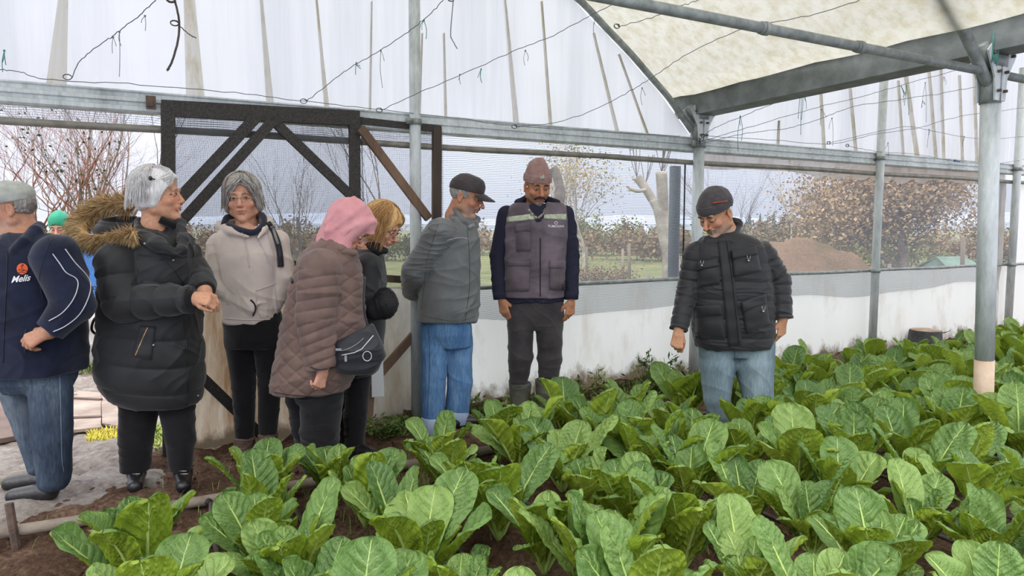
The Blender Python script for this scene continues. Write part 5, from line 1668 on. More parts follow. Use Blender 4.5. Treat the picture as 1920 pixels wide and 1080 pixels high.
v.loft([P.R(1344, 1388, 436, .06), P.R(1326, 1404, 442, .085), P.R(1308, 1424, 447, .10), P.R(1294, 1440, 468, .125), P.R(1290, 1444, 510, .15), P.R(1293, 1448, 560, .165), P.R(1298, 1451, 600, .17), P.R(1302, 1453, 640, .16), P.R(1308, 1448, 651, .155)], p=2.4, rnd=.015)
LR = [m(22), m(20), m(17)]; RR = [m(23), m(22), m(19)]
v.sleeve(la, LR); v.sleeve(ra, RR)
v.cut(J(1452, 622, 0), (J(1390, 690) - J(1410, 620)).normalized() * 1 + Vector((.42, 0, 0)), J(1440, 660), .12)
# standing collar
v.chain([J(1326, 448, -.06), J(1350, 454, -.08), J(1374, 444, -.05), J(1386, 422, .03)], [.018, .02, .022, .024], .02)
v.chain([J(1384, 418, .03), J(1360, 412, .1), J(1330, 428, .08)], [.024, .026, .024], .02)
def dsp(V, Nn):
    dl, pl = chain_par(V, la, LR); dr, pr = chain_par(V, ra, RR)
    z = V[:, 2]
    body = quilt((z + .10 * (V[:, 0] - P.J(1370, 500).x) * .3) / .115 + .25, .008)
    arm_l = quilt(pl / .06, .007); arm_r = quilt(pr / .06, .007)
    d = np.where(dl < .008, arm_l, np.where(dr < .008, arm_r, body))
    return d + folds(V, .006, 13, 4, (1, 1, 2.2))
jk, jb = P.wear('jacket', v, M_puffer, dsp)
patch('zip_placket', jb, [(1346, 452), (1368, 450), (1392, 646), (1366, 650)], .008, M_puffer2, jk, 4, 24)
seam('zip_seam', jb, [(1362, 452), (1372, 520), (1380, 590), (1386, 645)], .0022, M_black, jk, .010)
for q, nm in (([(1306, 492), (1346, 484), (1350, 532), (1310, 538)], 'chest_pocket'), ([(1372, 470), (1418, 462), (1428, 508), (1376, 520)], 'chest_pocket'), ([(1303, 575), (1352, 570), (1360, 636), (1304, 634)], 'hip_pocket'), ([(1390, 566), (1436, 550), (1444, 606), (1400, 626)], 'hip_pocket')):
    pk = patch(nm, jb, q, .012, M_puffer, jk, 10, 10, puff=.012)
    f = [q[0], q[1], (q[1][0] * .68 + q[2][0] * .32, q[1][1] * .68 + q[2][1] * .32), (q[0][0] * .66 + q[3][0] * .34, q[0][1] * .66 + q[3][1] * .34)]
    patch('pocket_flap', jb, f, .026, M_puffer2, pk, 10, 5, puff=.004)
for (x, y) in ((1318, 493), (1401, 482), (1428, 578)):
    p = hitpx(jb, x, y, .034)
    mb = MB(); k = .009
    r_ = Vector((1, 0, 0)); 
    mb.tube([p + r_ * -k + Vector((0, 0, k)), p + r_ * -k + Vector((0, 0, -k)), p + r_ * k + Vector((0, 0, -k)), p + r_ * k + Vector((0, 0, k))], .0018, 5); mb.build('buckle', M_silver, jk)
    mb = MB(); mb.tube([p + Vector((0, .006, -.022)), p + Vector((0, -.003, -.022))], [.008, .007], 10); mb.build('snap_button', M_silver, jk)
for (x, y) in ((1391, 428),): button('snap_button', jb, x, y, .004, M_silver, jk)
# pale jeans
v = Vol(.005)
v.loft([P.R(1306, 1450, 628, .14), P.R(1308, 1451, 650, .135), P.R(1314, 1449, 668, .10)], p=2.3)
l1 = [J(1346, 684), J(1344, 745, -.02), J(1353, 800, .01), J(1354, 824, .01)]; l2 = [J(1415, 684), J(1421, 745, -.02), J(1421, 800), J(1422, 828)]
legc(v, l1, [m(34), m(25), m(22), m(23)]); legc(v, l2, [m(36), m(28), m(26), m(26)]); v.cut(Vector((0, 0, .05)), (0, 0, -1))
jn, jnb = P.wear('jeans', v, M_jean_lt, lambda V, Nn: folds(V, .0045, 6, 14, (1, 1, 1.3)))
seam('fly_seam', jnb, [(1377, 655), (1378, 690), (1374, 712)], .0016, M_jean_dk, jn)
for q in (l1, l2):
    mb = MB(); f = q[-1]; mb.ball(Vector((f.x, f.y - .05, .05)), .055, 12, 0, (.9, 2.1, .75)); mb.build('boot', M_boot, P.e)

# ================================================================== man in the vest
P = Person(4.75, 'tall man with a dark moustache in a faded work vest, brown beanie and rubber boots', (1003, 792), (188, 132, 98))
P.head(1008, 351, -.02, yaw=14, pitch=20, s=1.07, nose=1.1, jaw=.96)
J, m = P.J, P.m
la = [J(950, 402), J(934, 478, .01), J(938, 556, -.04)]
ra = [J(1060, 402), J(1071, 478, .01), J(1071, 556, -.04)]
P.limbs([(la, [.055, .042, .028]), (ra, [.055, .042, .028])],
        [([J(975, 580), J(974, 660), J(976, 735)], [.08, .06, .04]), ([J(1034, 580), J(1032, 660), J(1026, 745)], [.08, .06, .04])],
        [P.R(965, 1045, 580, .09), P.R(965, 1045, 500, .09), P.R(962, 1048, 420, .09), P.R(985, 1028, 392, .06)])
P.body.chain([P.neck, J(1007, 398, .02)], [.056, .058], .02)
P.hand(J(941, 562, -.05), (J(950, 604, -.07) - J(941, 562, -.05)), (-.5, -.85, 0), thumb=-1, curls=[(20, 26, 18), (26, 28, 18), (30, 30, 18), (34, 30, 18)], s=1.0, topen=.5)
P.hand(J(1071, 564, -.05), (J(1067, 604, -.06) - J(1071, 564, -.05)), (.5, -.85, 0), thumb=1, curls=[(26, 30, 20), (34, 34, 20), (42, 36, 20), (50, 36, 20)], s=1.0, topen=.5)
P.finish_body(beard=((128, 116, 108), .55), lip=(150, 92, 82))
P.eyes(True, iris=(.001, -.003), brow=M_browd, brow_r=.0042)
mb = MB()
mb.tube(crv([P.fp(-.034, -.060, .003), P.fp(-.026, -.046, .004), P.fp(-.012, -.0385, .005), P.fp(0, -.037, .006), P.fp(.012, -.0385, .005), P.fp(.026, -.046, .004), P.fp(.034, -.060, .003)], 4), [.003] + [.006] * 5 + [.0075] * 13 + [.006] * 5 + [.003], 7)
mb.build('moustache', M_moust, P.e)
mb = MB(); mb.ball(P.fp(0, -.090, -.004), .014, 8, 0, (1.2, .7, 1.1)); mb.build('goatee', M_browg, P.e)
o, bh, bc = beanie(P, 'beanie', M_brownknit, tilt=-.12, low=.050, tall=.085)
patch('beanie_tag', bc, [(1012, 328), (1020, 327), (1021, 335), (1013, 336)], .009, M_reflect, o, 2, 2)
v = Vol(.005)
v.loft([P.R(962, 1054, 384, .075), P.R(950, 1064, 398, .10), P.R(948, 1064, 430, .125), P.R(950, 1060, 480, .125), P.R(948, 1058, 530, .12), P.R(948, 1057, 566, .118)], p=2.4)
LR = [m(17), m(16), m(14)]; RR = [m(17), m(15.5), m(13.5)]
v.sleeve(la, LR); v.sleeve(ra, RR)
v.chain([J(980, 392, -.05), J(972, 380, .02), J(990, 372, .08), J(1020, 372, .08), J(1044, 382, .02), J(1030, 398, -.06)], [.02, .026, .028, .028, .026, .02], .02)
sw, sb = P.wear('sweater', v, M_sweater, lambda V, Nn: folds(V, .007, 9, 24, (1, 1, 2.0)))
for c_, d_ in ((la, -1), (ra, 1)):
    mb = MB(); a = c_[2] - (c_[2] - c_[1]).normalized() * .03; mb.tube([a, a + (c_[2] - c_[1]).normalized() * .05], [m(14.5), m(13)], 16); mb.build('cuff', M_sweater, sw)
mb = MB(); mb.tube(crv([J(990, 392, -.095), J(998, 402, -.10), J(1007, 410, -.105)], 4), .012, 6); mb.tube(crv([J(1024, 392, -.095), J(1017, 402, -.10), J(1009, 410, -.105)], 4), .012, 6)
mb.build('shirt_collar', M_check, P.e)
v = Vol(.005)
v.loft([P.R(962, 1056, 380, .085), P.R(948, 1066, 392, .108), P.R(945, 1066, 425, .14), P.R(947, 1061, 480, .14), P.R(945, 1060, 530, .138), P.R(944, 1060, 557, .138)], p=2.6, rnd=.008)
v.cone(J(1008, 372, -.1), J(1010, 440, -.17), .075, .004, .006, None, True)   # open neck
v.cone(J(1008, 380, 0), J(1008, 340, 0), .085, .09, .006, None, True)
vt, vb = P.wear('work_vest', v, M_vest, lambda V, Nn: folds(V, .007, 7, 34, (1, 1, 1.7)))
seam('zip', vb, [(1013, 446), (1013, 500), (1013, 556)], .0032, M_black, vt, .003)
patch('reflective_band', vb, [(949, 407), (1003, 400), (1004, 411), (950, 417)], .004, M_reflect, vt, 10, 3)
patch('reflective_band', vb, [(1020, 402), (1062, 401), (1062, 413), (1020, 410)], .004, M_reflect, vt, 10, 3)
for q, nm, fl in (([(966, 420), (994, 418), (995, 470), (968, 472)], 'chest_pocket', .3), ([(952, 490), (994, 490), (992, 546), (950, 546)], 'hip_pocket', .16), ([(1031, 488), (1058, 488), (1060, 545), (1030, 543)], 'hip_pocket', .28)):
    pk = patch(nm, vb, q, .007, M_vest_p, vt, 8, 8, puff=.012)
    f = [q[0], q[1], (q[1][0] * (1 - fl) + q[2][0] * fl, q[1][1] * (1 - fl) + q[2][1] * fl), (q[0][0] * (1 - fl) + q[3][0] * fl, q[0][1] * (1 - fl) + q[3][1] * fl)]
    patch('pocket_flap', vb, f, .017, M_vest, pk, 8, 4, puff=.003)
writing('vest_lettering', vb, 'TUMOSAN', 1042, 424.5, 6.2, M_whiteprint, vt)
mb = MB(); mb.tube([hitpx(vb, 1042 + 2.6 * math.cos(a), 418 + 2.6 * math.sin(a), .006) for a in [i * math.pi / 6 for i in range(13)]], .0022, 4); mb.build('vest_emblem', M_whiteprint, vt)
v = Vol(.005)
v.loft([P.R(951, 1056, 556, .11), P.R(950, 1058, 590, .115), P.R(952, 1056, 604, .10), P.R(957, 1051, 618, .08)], p=2.3)
l1 = [J(976, 612), J(976, 670, -.02), J(972, 722, .0)]; l2 = [J(1030, 612), J(1031, 670, -.02), J(1028, 715, .0)]
legc(v, l1, [m(25), m(23), m(16)]); legc(v, l2, [m(26), m(23), m(19)])
P.wear('trousers', v, M_trou, lambda V, Nn: folds(V, .006, 8, 44, (1, 1, 1.8)))
for x0, x1, yt, yb in ((953, 997, 717, 775), (1003, 1050, 711, 785)):
    v = Vol(.005); cx_ = (x0 + x1) / 2
    v.loft([P.R(x0, x1, yt, .078), P.R(x0 + 1, x1 - 2, yt + 20, .072), P.R(x0 + 4, x1 - 6, yb - 12, .06), P.R(x0 + 4, x1 - 6, yb + 8, .06)], p=2, rnd=.004)
    v.cone(J(cx_, yb + 2), J(cx_, yb + 8, -.14), .045, .042, .03)
    v.cut(Vector((0, 0, .0)), (0, 0, -1))
    v.cone(J(cx_, yt - 8), J(cx_, yt + 5), m((x1 - x0) / 2 - 3), m((x1 - x0) / 2 - 3), .003, None, True)
    bt, bb = P.wear('rubber_boot', v, M_boot, lambda V, Nn: folds(V, .004, 12, 4, (1, 1, 2.4)))

# ================================================================== man in the grey jacket
P = Person(4.5, 'man in a grey jacket and black cap with hands clasped behind his back', (840, 810), (186, 132, 102))
P.head(875, 371, -.02, yaw=76, pitch=20, s=1.07, nose=1.15, jaw=1.0)
J, m = P.J, P.m
la = [J(828, 436, -.17), J(779, 508, -.12), J(772, 548, .12)]; LR = [m(28), m(26), m(20)]
P.limbs([(la, [.055, .045, .03])],
        [([J(818, 620, -.03), J(813, 700, -.03), J(812, 785, -.03)], [.06, .05, .04]), ([J(860, 620, .05), J(862, 700, .05), J(857, 772, .05)], [.06, .05, .04])],
        [P.R(805, 875, 600, .11), P.R(805, 880, 500, .12), P.R(822, 885, 430, .12), P.R(845, 880, 404, .07)])
P.body.chain([P.neck, J(864, 410)], [.058, .06], .02)
P.hand(J(776, 548, .12), (1, .1, -.15), (0, .3, 1), thumb=1, s=1.0)
P.finish_body(beard=((176, 166, 156), .5), lip=(150, 96, 84))
P.eyes(False, brow=M_browg, brow_r=.0028)
mb = MB(); mb.tube(crv([P.fp(-.026, -.048), P.fp(-.012, -.040), P.fp(0, -.038), P.fp(.012, -.040), P.fp(.026, -.048)], 4), [.003] + [.0055] * 15 + [.003], 6); mb.build('moustache', M_browg, P.e)
M_hg = hair_mat('short_grey_hair', (104, 98, 94), (136, 130, 124), (170, 166, 160))
s = P.HS; Rn = np.array(P.HR)
v = Vol(.004); v.ell(P.hl(0, .022, .03), [.079 * s, .096 * s, .075 * s], Rn)
v.cut(P.hl(0, -.035, 0), P.HR @ Vector((0, -1, .25))); v.cut(P.hl(0, .0, .05), P.HR @ Vector((0, 0, 1))); v.cut(P.hl(0, .1, -.035), P.HR @ Vector((0, -.3, -1)))
hr, _ = P.wear('hair', v, M_hg, lambda V, Nn: folds(V, .002, 40, 3))
def baseball_cap(P, mat, s_=1.0):
    s = P.HS * s_; Rn = np.array(P.HR); v = Vol(.004)
    v.ell(P.hl(0, .018, .048), [.086 * s, .108 * s, .094 * s], Rn)
    v.ell(P.hl(0, -.045, .085), [.06 * s, .04 * s, .045 * s], Rn, .03)
    v.cut(P.hl(0, -.08, .050), P.HR @ Vector((0, -.12, -1)))
    o, b = P.wear('cap', v, mat, lambda V, Nn: folds(V, .003, 12, 3))
    mb = MB(); n = 14; V = []
    for k, zt in enumerate((0, -.006)):
        for j in range(6):
            f_ = j / 5
            for i in range(n + 1):
                a = (i / n * 2 - 1)
                x = .075 * a * (1 - .25 * f_ * f_); y = -.055 - .045 * math.cos(a * 1.35) - .075 * f_ * math.sqrt(max(0, 1 - (a * .92) ** 2)); z = .058 - .018 * f_ - .022 * a * a + zt
                V.append(P.hl(x, y, z))
    F = []; N6 = 6 * (n + 1)
    for k in range(2):
        for j in range(5):
            for i in range(n): q = k * N6 + j * (n + 1) + i; F.append((q, q + 1, q + n + 2, q + n + 1))
    for i in range(n): q = 5 * (n + 1) + i; F.append((q, q + 1, N6 + q + 1, N6 + q))
    for j in range(5):
        for q in (j * (n + 1), j * (n + 1) + n): F.append((q, q + n + 1, N6 + q + n + 1, N6 + q))
    mb.add(V, F); mb.build('visor', mat, o)
    return o, b
cp, cb = baseball_cap(P, M_capg)
v = Vol(.005)
v.loft([P.R(846, 884, 408, .08), P.R(826, 893, 420, .14), P.R(800, 899, 440, .19), P.R(792, 901, 480, .20), P.R(786, 901, 530, .20), P.R(782, 899, 575, .195), P.R(781, 897, 601, .185)], p=2.3, rnd=.01)
v.sleeve(la, LR)
v.chain([J(850, 380, .06), J(848, 386, -.02), J(858, 400, -.09), J(872, 416, -.12), J(884, 424, -.12)], [.014, .018, .018, .018, .014], .01); v.chain([J(846, 396, .06), J(844, 402, -.02), J(856, 416, -.10), J(872, 430, -.13)], [.024, .026, .026, .02], .02)
v.chain([J(852, 384, .10), J(874, 396, .12), J(894, 412, .05), J(892, 424, -.04)], [.018, .022, .022, .018], .015)
def dsp(V, Nn):
    dl, pl = chain_par(V, la, LR)
    return folds(V, .008, 7, 54, (1, 1, 1.5)) + np.where(dl < .01, folds(V, .006, 12, 5, (1, 1, 2.2)), 0)
jk, jb = P.wear('jacket', v, M_gjack, dsp)
seam('white_yoke_piping', jb, [(838, 451), (852, 447), (868, 446), (878, 448)], .0016, M_piping, jk)
seam('zip_line', jb, [(876, 430), (880, 480), (880, 540), (872, 602)], .0013, M_trimdk, jk)
seam('sleeve_seam', jb, [(822, 418), (812, 450), (800, 490), (796, 530), (790, 580)], .0013, M_trimdk, jk, 0)
seam('hem_seam', jb, [(782, 588), (820, 598), (860, 602), (896, 592)], .0013, M_trimdk, jk, 0)
patch('collar_tab', jb, [(876, 424), (888, 418), (892, 424), (880, 432)], .006, M_strapg, jk, 3, 3)
v = Vol(.005)
v.loft([P.R(792, 884, 596, .15), P.R(791, 885, 625, .14), P.R(794, 882, 650, .10)], p=2.2)
l1 = [J(815, 655, -.03), J(813, 720, -.03), J(812, 792, -.03)]; l2 = [J(860, 655, .05), J(862, 720, .05), J(857, 780, .05)]
legc(v, l1, [m(25), m(23), m(21)]); legc(v, l2, [m(26), m(24), m(22)])
v.cut(J(812, 785, -.03), (0, 0, -1), J(812, 805, -.03), .085); v.cut(J(857, 772, .05), (0, 0, -1), J(857, 795, .05), .085)
jn, jnb = P.wear('jeans', v, M_jean_bl, lambda V, Nn: folds(V, .0045, 6, 64, (1, 1, 1.3)))
seam('side_seam', jnb, [(803, 612), (806, 680), (801, 780)], .0015, M_jean_dk, jn)
for q, y0, y1, dd in ((812, 781, 811, -.03), (857, 768, 794, .05)):
    mb = MB(); mb.tube([J(q, y0, dd), J(q, y0 + 2, dd), J(q, y1 - 2, dd), J(q, y1, dd)], [m(21.5), m(23), m(23), m(21)], 20); mb.build('jeans_turnup', M_cuffden, P.e)
    f = J(q + 10, 815, dd); mb = MB(); mb.ball(Vector((f.x + .03, f.y, .045)), .05, 12, 0, (2.3, .95, .85)); mb.build('shoe', M_blackshoe, P.e)
# ================================================================== woman in the cream hoodie
P = Person(3.92, 'grey-haired woman in a cream zipped hoodie and black leggings with glasses', (478, 862), (212, 160, 132))
P.head(455, 376, -.02, yaw=12, pitch=4, roll=-4, s=1.05, nose=1.0, jaw=1.06, female=True)
J, m = P.J, P.m
la = [J(410, 458), J(404, 534, -.05), J(484, 581, -.105)]; LR = [m(22), m(20), m(17)]
ra = [J(520, 454), J(534, 520, .0), J(506, 580, -.02)]; RR = [m(22), m(20), m(17)]
P.limbs([([la[0], la[1], J(486, 580, .02)], [.05, .035, .025]), ([ra[0], ra[1], J(504, 578, .04)], [.05, .035, .025])],
        [([J(458, 600), J(458, 710), J(460, 830)], [.08, .06, .042]), ([J(502, 600), J(504, 710), J(502, 830)], [.08, .06, .042])],
        [P.R(435, 515, 600, .09), P.R(432, 512, 520, .10), P.R(425, 515, 450, .09), P.R(440, 478, 428, .06)])
P.body.chain([P.neck, J(462, 432, .0)], [.052, .06], .02)
P.body.ell(J(462, 436, -.05), [.07, .05, .05], None, .03)
P.hand(J(476, 576, .0), (1, .2, .0), (0, -.9, .4), thumb=-1, s=.65, curl=(35, 40, 20))
P.finish_body(lip=(186, 106, 100))
P.eyes(True, iris=(.002, .0005), brow=M_browg, brow_r=.0026)
P.glasses()
M_hd = hair_mat('grey_brown_hair', (104, 96, 88), (150, 142, 134), (190, 186, 180))
M_hd2 = hair_mat('silver_streak_hair', (150, 144, 138), (186, 182, 176), (210, 208, 204))
s = P.HS; Rn = np.array(P.HR)
def bob(P, mats, volr=(.093, .112, .104), low=-.095, faceR=(.064, .10, .118), fc=(0, -.088, -.016), tilt=0, cz=.050, k=.01, seed=3):
    s = P.HS; Rn = np.array(P.HR); v = Vol(.004)
    v.ell(P.hl(0, .02, cz), [volr[0] * s, volr[1] * s, volr[2] * s], Rn)
    for q in (-1, 1):
        v.cone(P.hl(q * volr[0] * .72, .015, .02), P.hl(q * volr[0] * .74, .012, low + .03), .036 * s, .026 * s, .02)
    v.cone(P.hl(0, .075, .02), P.hl(0, .075, low + .03), .055 * s, .04 * s, .03)
    v.cone(P.hl(.05, .065, .0), P.hl(.05, .06, low + .03), .04 * s, .03 * s, .02); v.cone(P.hl(-.05, .065, .0), P.hl(-.05, .06, low + .03), .04 * s, .03 * s, .02)
    v.ell(P.hl(*fc), [faceR[0] * s, faceR[1] * s, faceR[2] * s], Rn, .008, True)
    return P.wear('hair', v, mats[0], lambda V, Nn: folds(V @ np.array(P.HR), .005, 16, seed, (1, 1, .25)))
hr, hb = bob(P, [M_hd], volr=(.098, .114, .102), low=-.070, faceR=(.064, .10, .116), fc=(.006, -.100, -.030))
strands(P, 'hair_strands', 1100, [M_hd, M_hd2, M_hd], part=(.02, -.03, .12), rad=(.097, .116, .104), cen=(0, .018, .050), face=48, len_=(.11, .19), r=.0019, seed=4)
# fringe swept to the sides
mb = MB(); rd = random.Random(6)
for i in range(170):
    a = rd.random(); side = -1 if rd.random() < .68 else 1
    st_ = (.022 + rd.uniform(-.01, .01), -.06 + rd.uniform(-.04, .02), .128 + rd.uniform(-.012, .01))
    e1 = (side * rd.uniform(.045, .072) + .01, -.078 + rd.uniform(-.005, .02), .078 - .04 * a); e2 = (side * rd.uniform(.068, .084), -.045 + rd.uniform(-.01, .02), .03 - .07 * a)
    P_ = crv([P.hl(*st_), P.hl(*[(st_[j] * .55 + e1[j] * .45) + (.0 if j != 1 else -.012) for j in range(3)]), P.hl(*e1), P.hl(*e2)], 4)
    mb.tube(P_, [.0024 * (1 - .5 * j / len(P_)) for j in range(len(P_))], 3, rd.randrange(2), cap=False)
mb.build('fringe', [M_hd, M_hd2], P.e)
for q in (-1, 1):
    mb = MB(); c = P.hl(q * .083, -.002, -.040); mb.tube([c + P.HR @ Vector((0, .008 * math.cos(a), .008 * math.sin(a))) for a in [i * .6 for i in range(11)]], .0014, 5); mb.build('earring', M('gold', (214, 176, 96), None, 10, .3, metal=.8), P.e)
v = Vol(.005)
v.loft([P.R(428, 500, 424, .08), P.R(408, 522, 434, .115), P.R(400, 530, 450, .12), P.R(412, 528, 480, .15), P.R(416, 526, 510, .15), P.R(419, 524, 560, .14), P.R(421, 522, 606, .13)], p=2.3, rnd=.015)
v.sleeve(la, LR); v.sleeve(ra, RR)
v.cone(J(458, 412, -.06), J(476, 432, -.16), .06, .015, .006, None, True)
v.chain([J(466, 444, -.14), J(434, 434, -.11), J(414, 424, .0), J(430, 416, .10), J(460, 412, .14), J(492, 410, .10), J(502, 416, .0), J(494, 432, -.10), J(484, 446, -.14)], [.008, .026, .032, .032, .034, .032, .028, .02, .008], .015)
hd_, hb_ = P.wear('hoodie', v, M_hood, lambda V, Nn: folds(V, .008, 6, 74, (1, 1, 1.3)) + np.where(chain_par(V, la, LR)[0] < .01, folds(V, .005, 12, 7, (1, 1, 1)), 0))
mb = MB(); mb.tube(crv([J(420, 422, -.06), J(426, 408, -.0), J(446, 404, .07), J(474, 402, .07), J(492, 404, .0), J(494, 420, -.07), J(484, 432, -.12), J(470, 436, -.135), J(446, 430, -.115), J(428, 422, -.07)], 5), .018, 8); mb.build('navy_lining', M_navyin, hd_)
seam('zip', hb_, [(482, 446), (500, 480), (514, 530), (520, 600)], .0024, M_piping, hd_, .003)
seam('drawstring', hb_, [(452, 432), (462, 460), (468, 502)], .0022, M_hood, hd_, .006); seam('drawstring', hb_, [(498, 425), (512, 470), (520, 500)], .0022, M_hood, hd_, .006)
seam('pocket_seam', hb_, [(480, 545), (482, 575), (490, 594), (520, 602)], .0022, M_hood, hd_, .002)
seam('pocket_seam', hb_, [(480, 545), (505, 536), (520, 530)], .0022, M_hood, hd_, .002)
seam('hem_rib', hb_, [(420, 597), (470, 600), (522, 598)], .003, M_hood, hd_, .001)
seam('cuff', hb_, [(470, 562), (477, 570), (479, 580), (474, 592)], .0055, M_navyin, hd_, .001)
seam('rucksack_strap', hb_, [(502, 418), (512, 434), (520, 452), (525, 475), (527, 500)], .019, M_dkbag, P.e, .004)
seam('strap_tape', hb_, [(505, 424), (514, 440), (521, 458)], .008, M_strapg, P.e, .018)
v = Vol(.005)
v.loft([P.R(422, 528, 596, .125), P.R(424, 529, 625, .13), P.R(426, 530, 650, .12)], p=2.2)
l1 = [J(452, 640), J(457, 720), J(459, 822)]; l2 = [J(503, 640), J(506, 720), J(502, 818)]
legc(v, l1, [m(30), m(22.5), m(17)]); legc(v, l2, [m(28), m(22), m(16.5)])
P.wear('leggings', v, M_black, lambda V, Nn: folds(V, .003, 9, 84, (1, 1, 2)))
for x0, x1, yt in ((440, 478, 819), (484, 520, 812)):
    v = Vol(.005); cx_ = (x0 + x1) / 2
    v.loft([P.R(x0, x1, yt, .062), P.R(x0, x1, yt + 22, .06), P.R(x0 + 1, x1 - 1, 862, .06)], p=2, rnd=.006)
    v.cone(J(cx_, 858), J(cx_ - 2, 858, -.15), .045, .036, .03); v.cut(Vector((0, 0, .002)), (0, 0, -1))
    b_, bb = P.wear('ankle_boot', v, M_bootbr, lambda V, Nn: folds(V, .005, 14, 4, (1, 1, 2)))
    seam('boot_cuff', bb, [(x0 + 1, yt + 6), (cx_, yt + 8), (x1 - 1, yt + 6)], .004, M_bootbr, b_)
    for k in range(3): seam('lace', bb, [(cx_ - 8, yt + 24 + k * 6), (cx_ + 8, yt + 26 + k * 6)], .0016, M_blackshoe, b_, .003)

# ================================================================== silver-haired woman in the long black coat
P = Person(3.5, 'silver-haired woman in a long black padded coat with a fur-trimmed hood', (300, 918), (206, 154, 122))
P.head(299, 371, -.02, yaw=98, pitch=-2, s=1.02, nose=.98, jaw=1.08, female=True)
J, m = P.J, P.m
la = [J(220, 490, -.16), J(230, 568, -.19), J(358, 562, -.24)]; LR = [m(36), m(35), m(24)]
ra = [J(338, 470, .08), J(372, 520, .06), J(384, 546, -.10)]; RR = [m(30), m(28), m(21)]
P.limbs([(la, [.055, .05, .035]), (ra, [.055, .045, .035])],
        [([J(262, 750, .02), J(255, 820), J(252, 868, .01)], [.06, .05, .03]), ([J(330, 750, .02), J(338, 820), J(339, 862, .02)], [.06, .05, .03])],
        [P.R(220, 350, 720, .12), P.R(220, 350, 620, .13), P.R(225, 345, 500, .13), P.R(262, 320, 434, .07)])
P.body.chain([P.neck, J(288, 440, .0)], [.055, .065], .02)
P.hand(J(360, 556, -.24), (1, -.05, -.16), (-.1, -.75, .65), thumb=1, s=.92, curls=[(50, 62, 35), (60, 70, 40), (66, 72, 40), (70, 72, 40)], topen=.35)
P.hand(J(378, 547, -.10), (.8, -.55, -.3), (.2, -.2, 1), thumb=-1, s=.88, curls=[(40, 40, 20), (54, 60, 30), (60, 60, 30), (64, 60, 30)], topen=.4)
P.finish_body(lip=(190, 110, 104), brow=(150, 140, 132))
P.eyes(True, iris=(.0, .0), brow=M('pale_brows', (186, 176, 168), None, 60, .8), brow_r=.002)
M_hs = hair_mat('silver_hair', (196, 192, 190), (222, 220, 218), (240, 238, 236))
M_hs2 = hair_mat('silver_hair_dark', (164, 160, 158), (198, 194, 192), (222, 220, 218))
hr, hb = bob(P, [M_hs], volr=(.096, .118, .106), low=-.060, faceR=(.092, .098, .118), fc=(0, -.098, -.022))
strands(P, 'hair_strands', 1500, [M_hs, M_hs2, M_hs], rad=(.099, .122, .108), cen=(0, .018, .052), face=84, len_=(.11, .185), r=.0030, seed=14, wave=.02)
mb = MB(); rd = random.Random(7)
for i in range(150):
    a = rd.random()
    st_ = (-.03 + rd.uniform(-.015, .015), .0 + rd.uniform(-.03, .02), .150 + rd.uniform(-.01, .006)); e1 = (-.070, -.062 + rd.uniform(-.02, .03), .102 - .045 * a); e2 = (-.088, .005 + .03 * a, .075 - .05 * a)
    P_ = crv([P.hl(*st_), P.hl(-.045, -.075, .13 - .02 * a), P.hl(*e1), P.hl(*e2)], 4)
    mb.tube(P_, [.0022 * (1 - .5 * j / len(P_)) for j in range(len(P_))], 3, rd.randrange(2), cap=False)
mb.build('fringe', [M_hs, M_hs2], P.e)
mb = MB(); c = P.hl(-.098, .0, .088); mb.ball(c, .009, 8, 0, (1, 1, 1.2)); mb.tube([c, P.hl(-.096, -.02, .082)], .003, 5); mb.build('hair_clip', M_blackshoe, P.e)
v = Vol(.006)
v.loft([P.R(236, 340, 428, .10), P.R(212, 356, 446, .15), P.R(200, 362, 490, .185), P.R(193, 368, 550, .20), P.R(190, 374, 620, .205), P.R(187, 380, 680, .21), P.R(192, 380, 716, .205), P.R(216, 377, 745, .18), P.R(242, 372, 757, .16)], p=2.3, rnd=.02)
v.sleeve(la, LR); v.sleeve(ra, RR)
v.chain([J(262, 418, -.02), J(258, 440, -.10), J(296, 458, -.17), J(330, 468, -.18)], [.028, .036, .034, .028], .02)
v.chain([J(312, 440, .05), J(338, 420, -.02), J(342, 444, -.10), J(340, 470, -.16)], [.026, .028, .028, .024], .02)
v.cone(J(312, 420, -.08), J(330, 470, -.2), .05, .02, .01, None, True)
# hood lying on the back
v.ell(J(226, 430, .06), [.105, .15, .085], None, .03)
v.ell(J(226, 408, .04), [.075, .10, .05], None, .02, True)
def dsp(V, Nn):
    dl, pl = chain_par(V, la, LR); dr, pr = chain_par(V, ra, RR)
    body = quilt((V[:, 2] + .12 * np.sin((V[:, 0] - la[0].x) * 5) * .2) / .135 + .1, .011)
    d = np.where(dl < .01, quilt(pl / .11 + .3, .012), np.where(dr < .01, quilt(pr / .09, .010), body))
    return d + folds(V, .007, 10, 94, (1, 1, 1.5))
ct, cbv = P.wear('coat', v, M_puffer2, dsp)
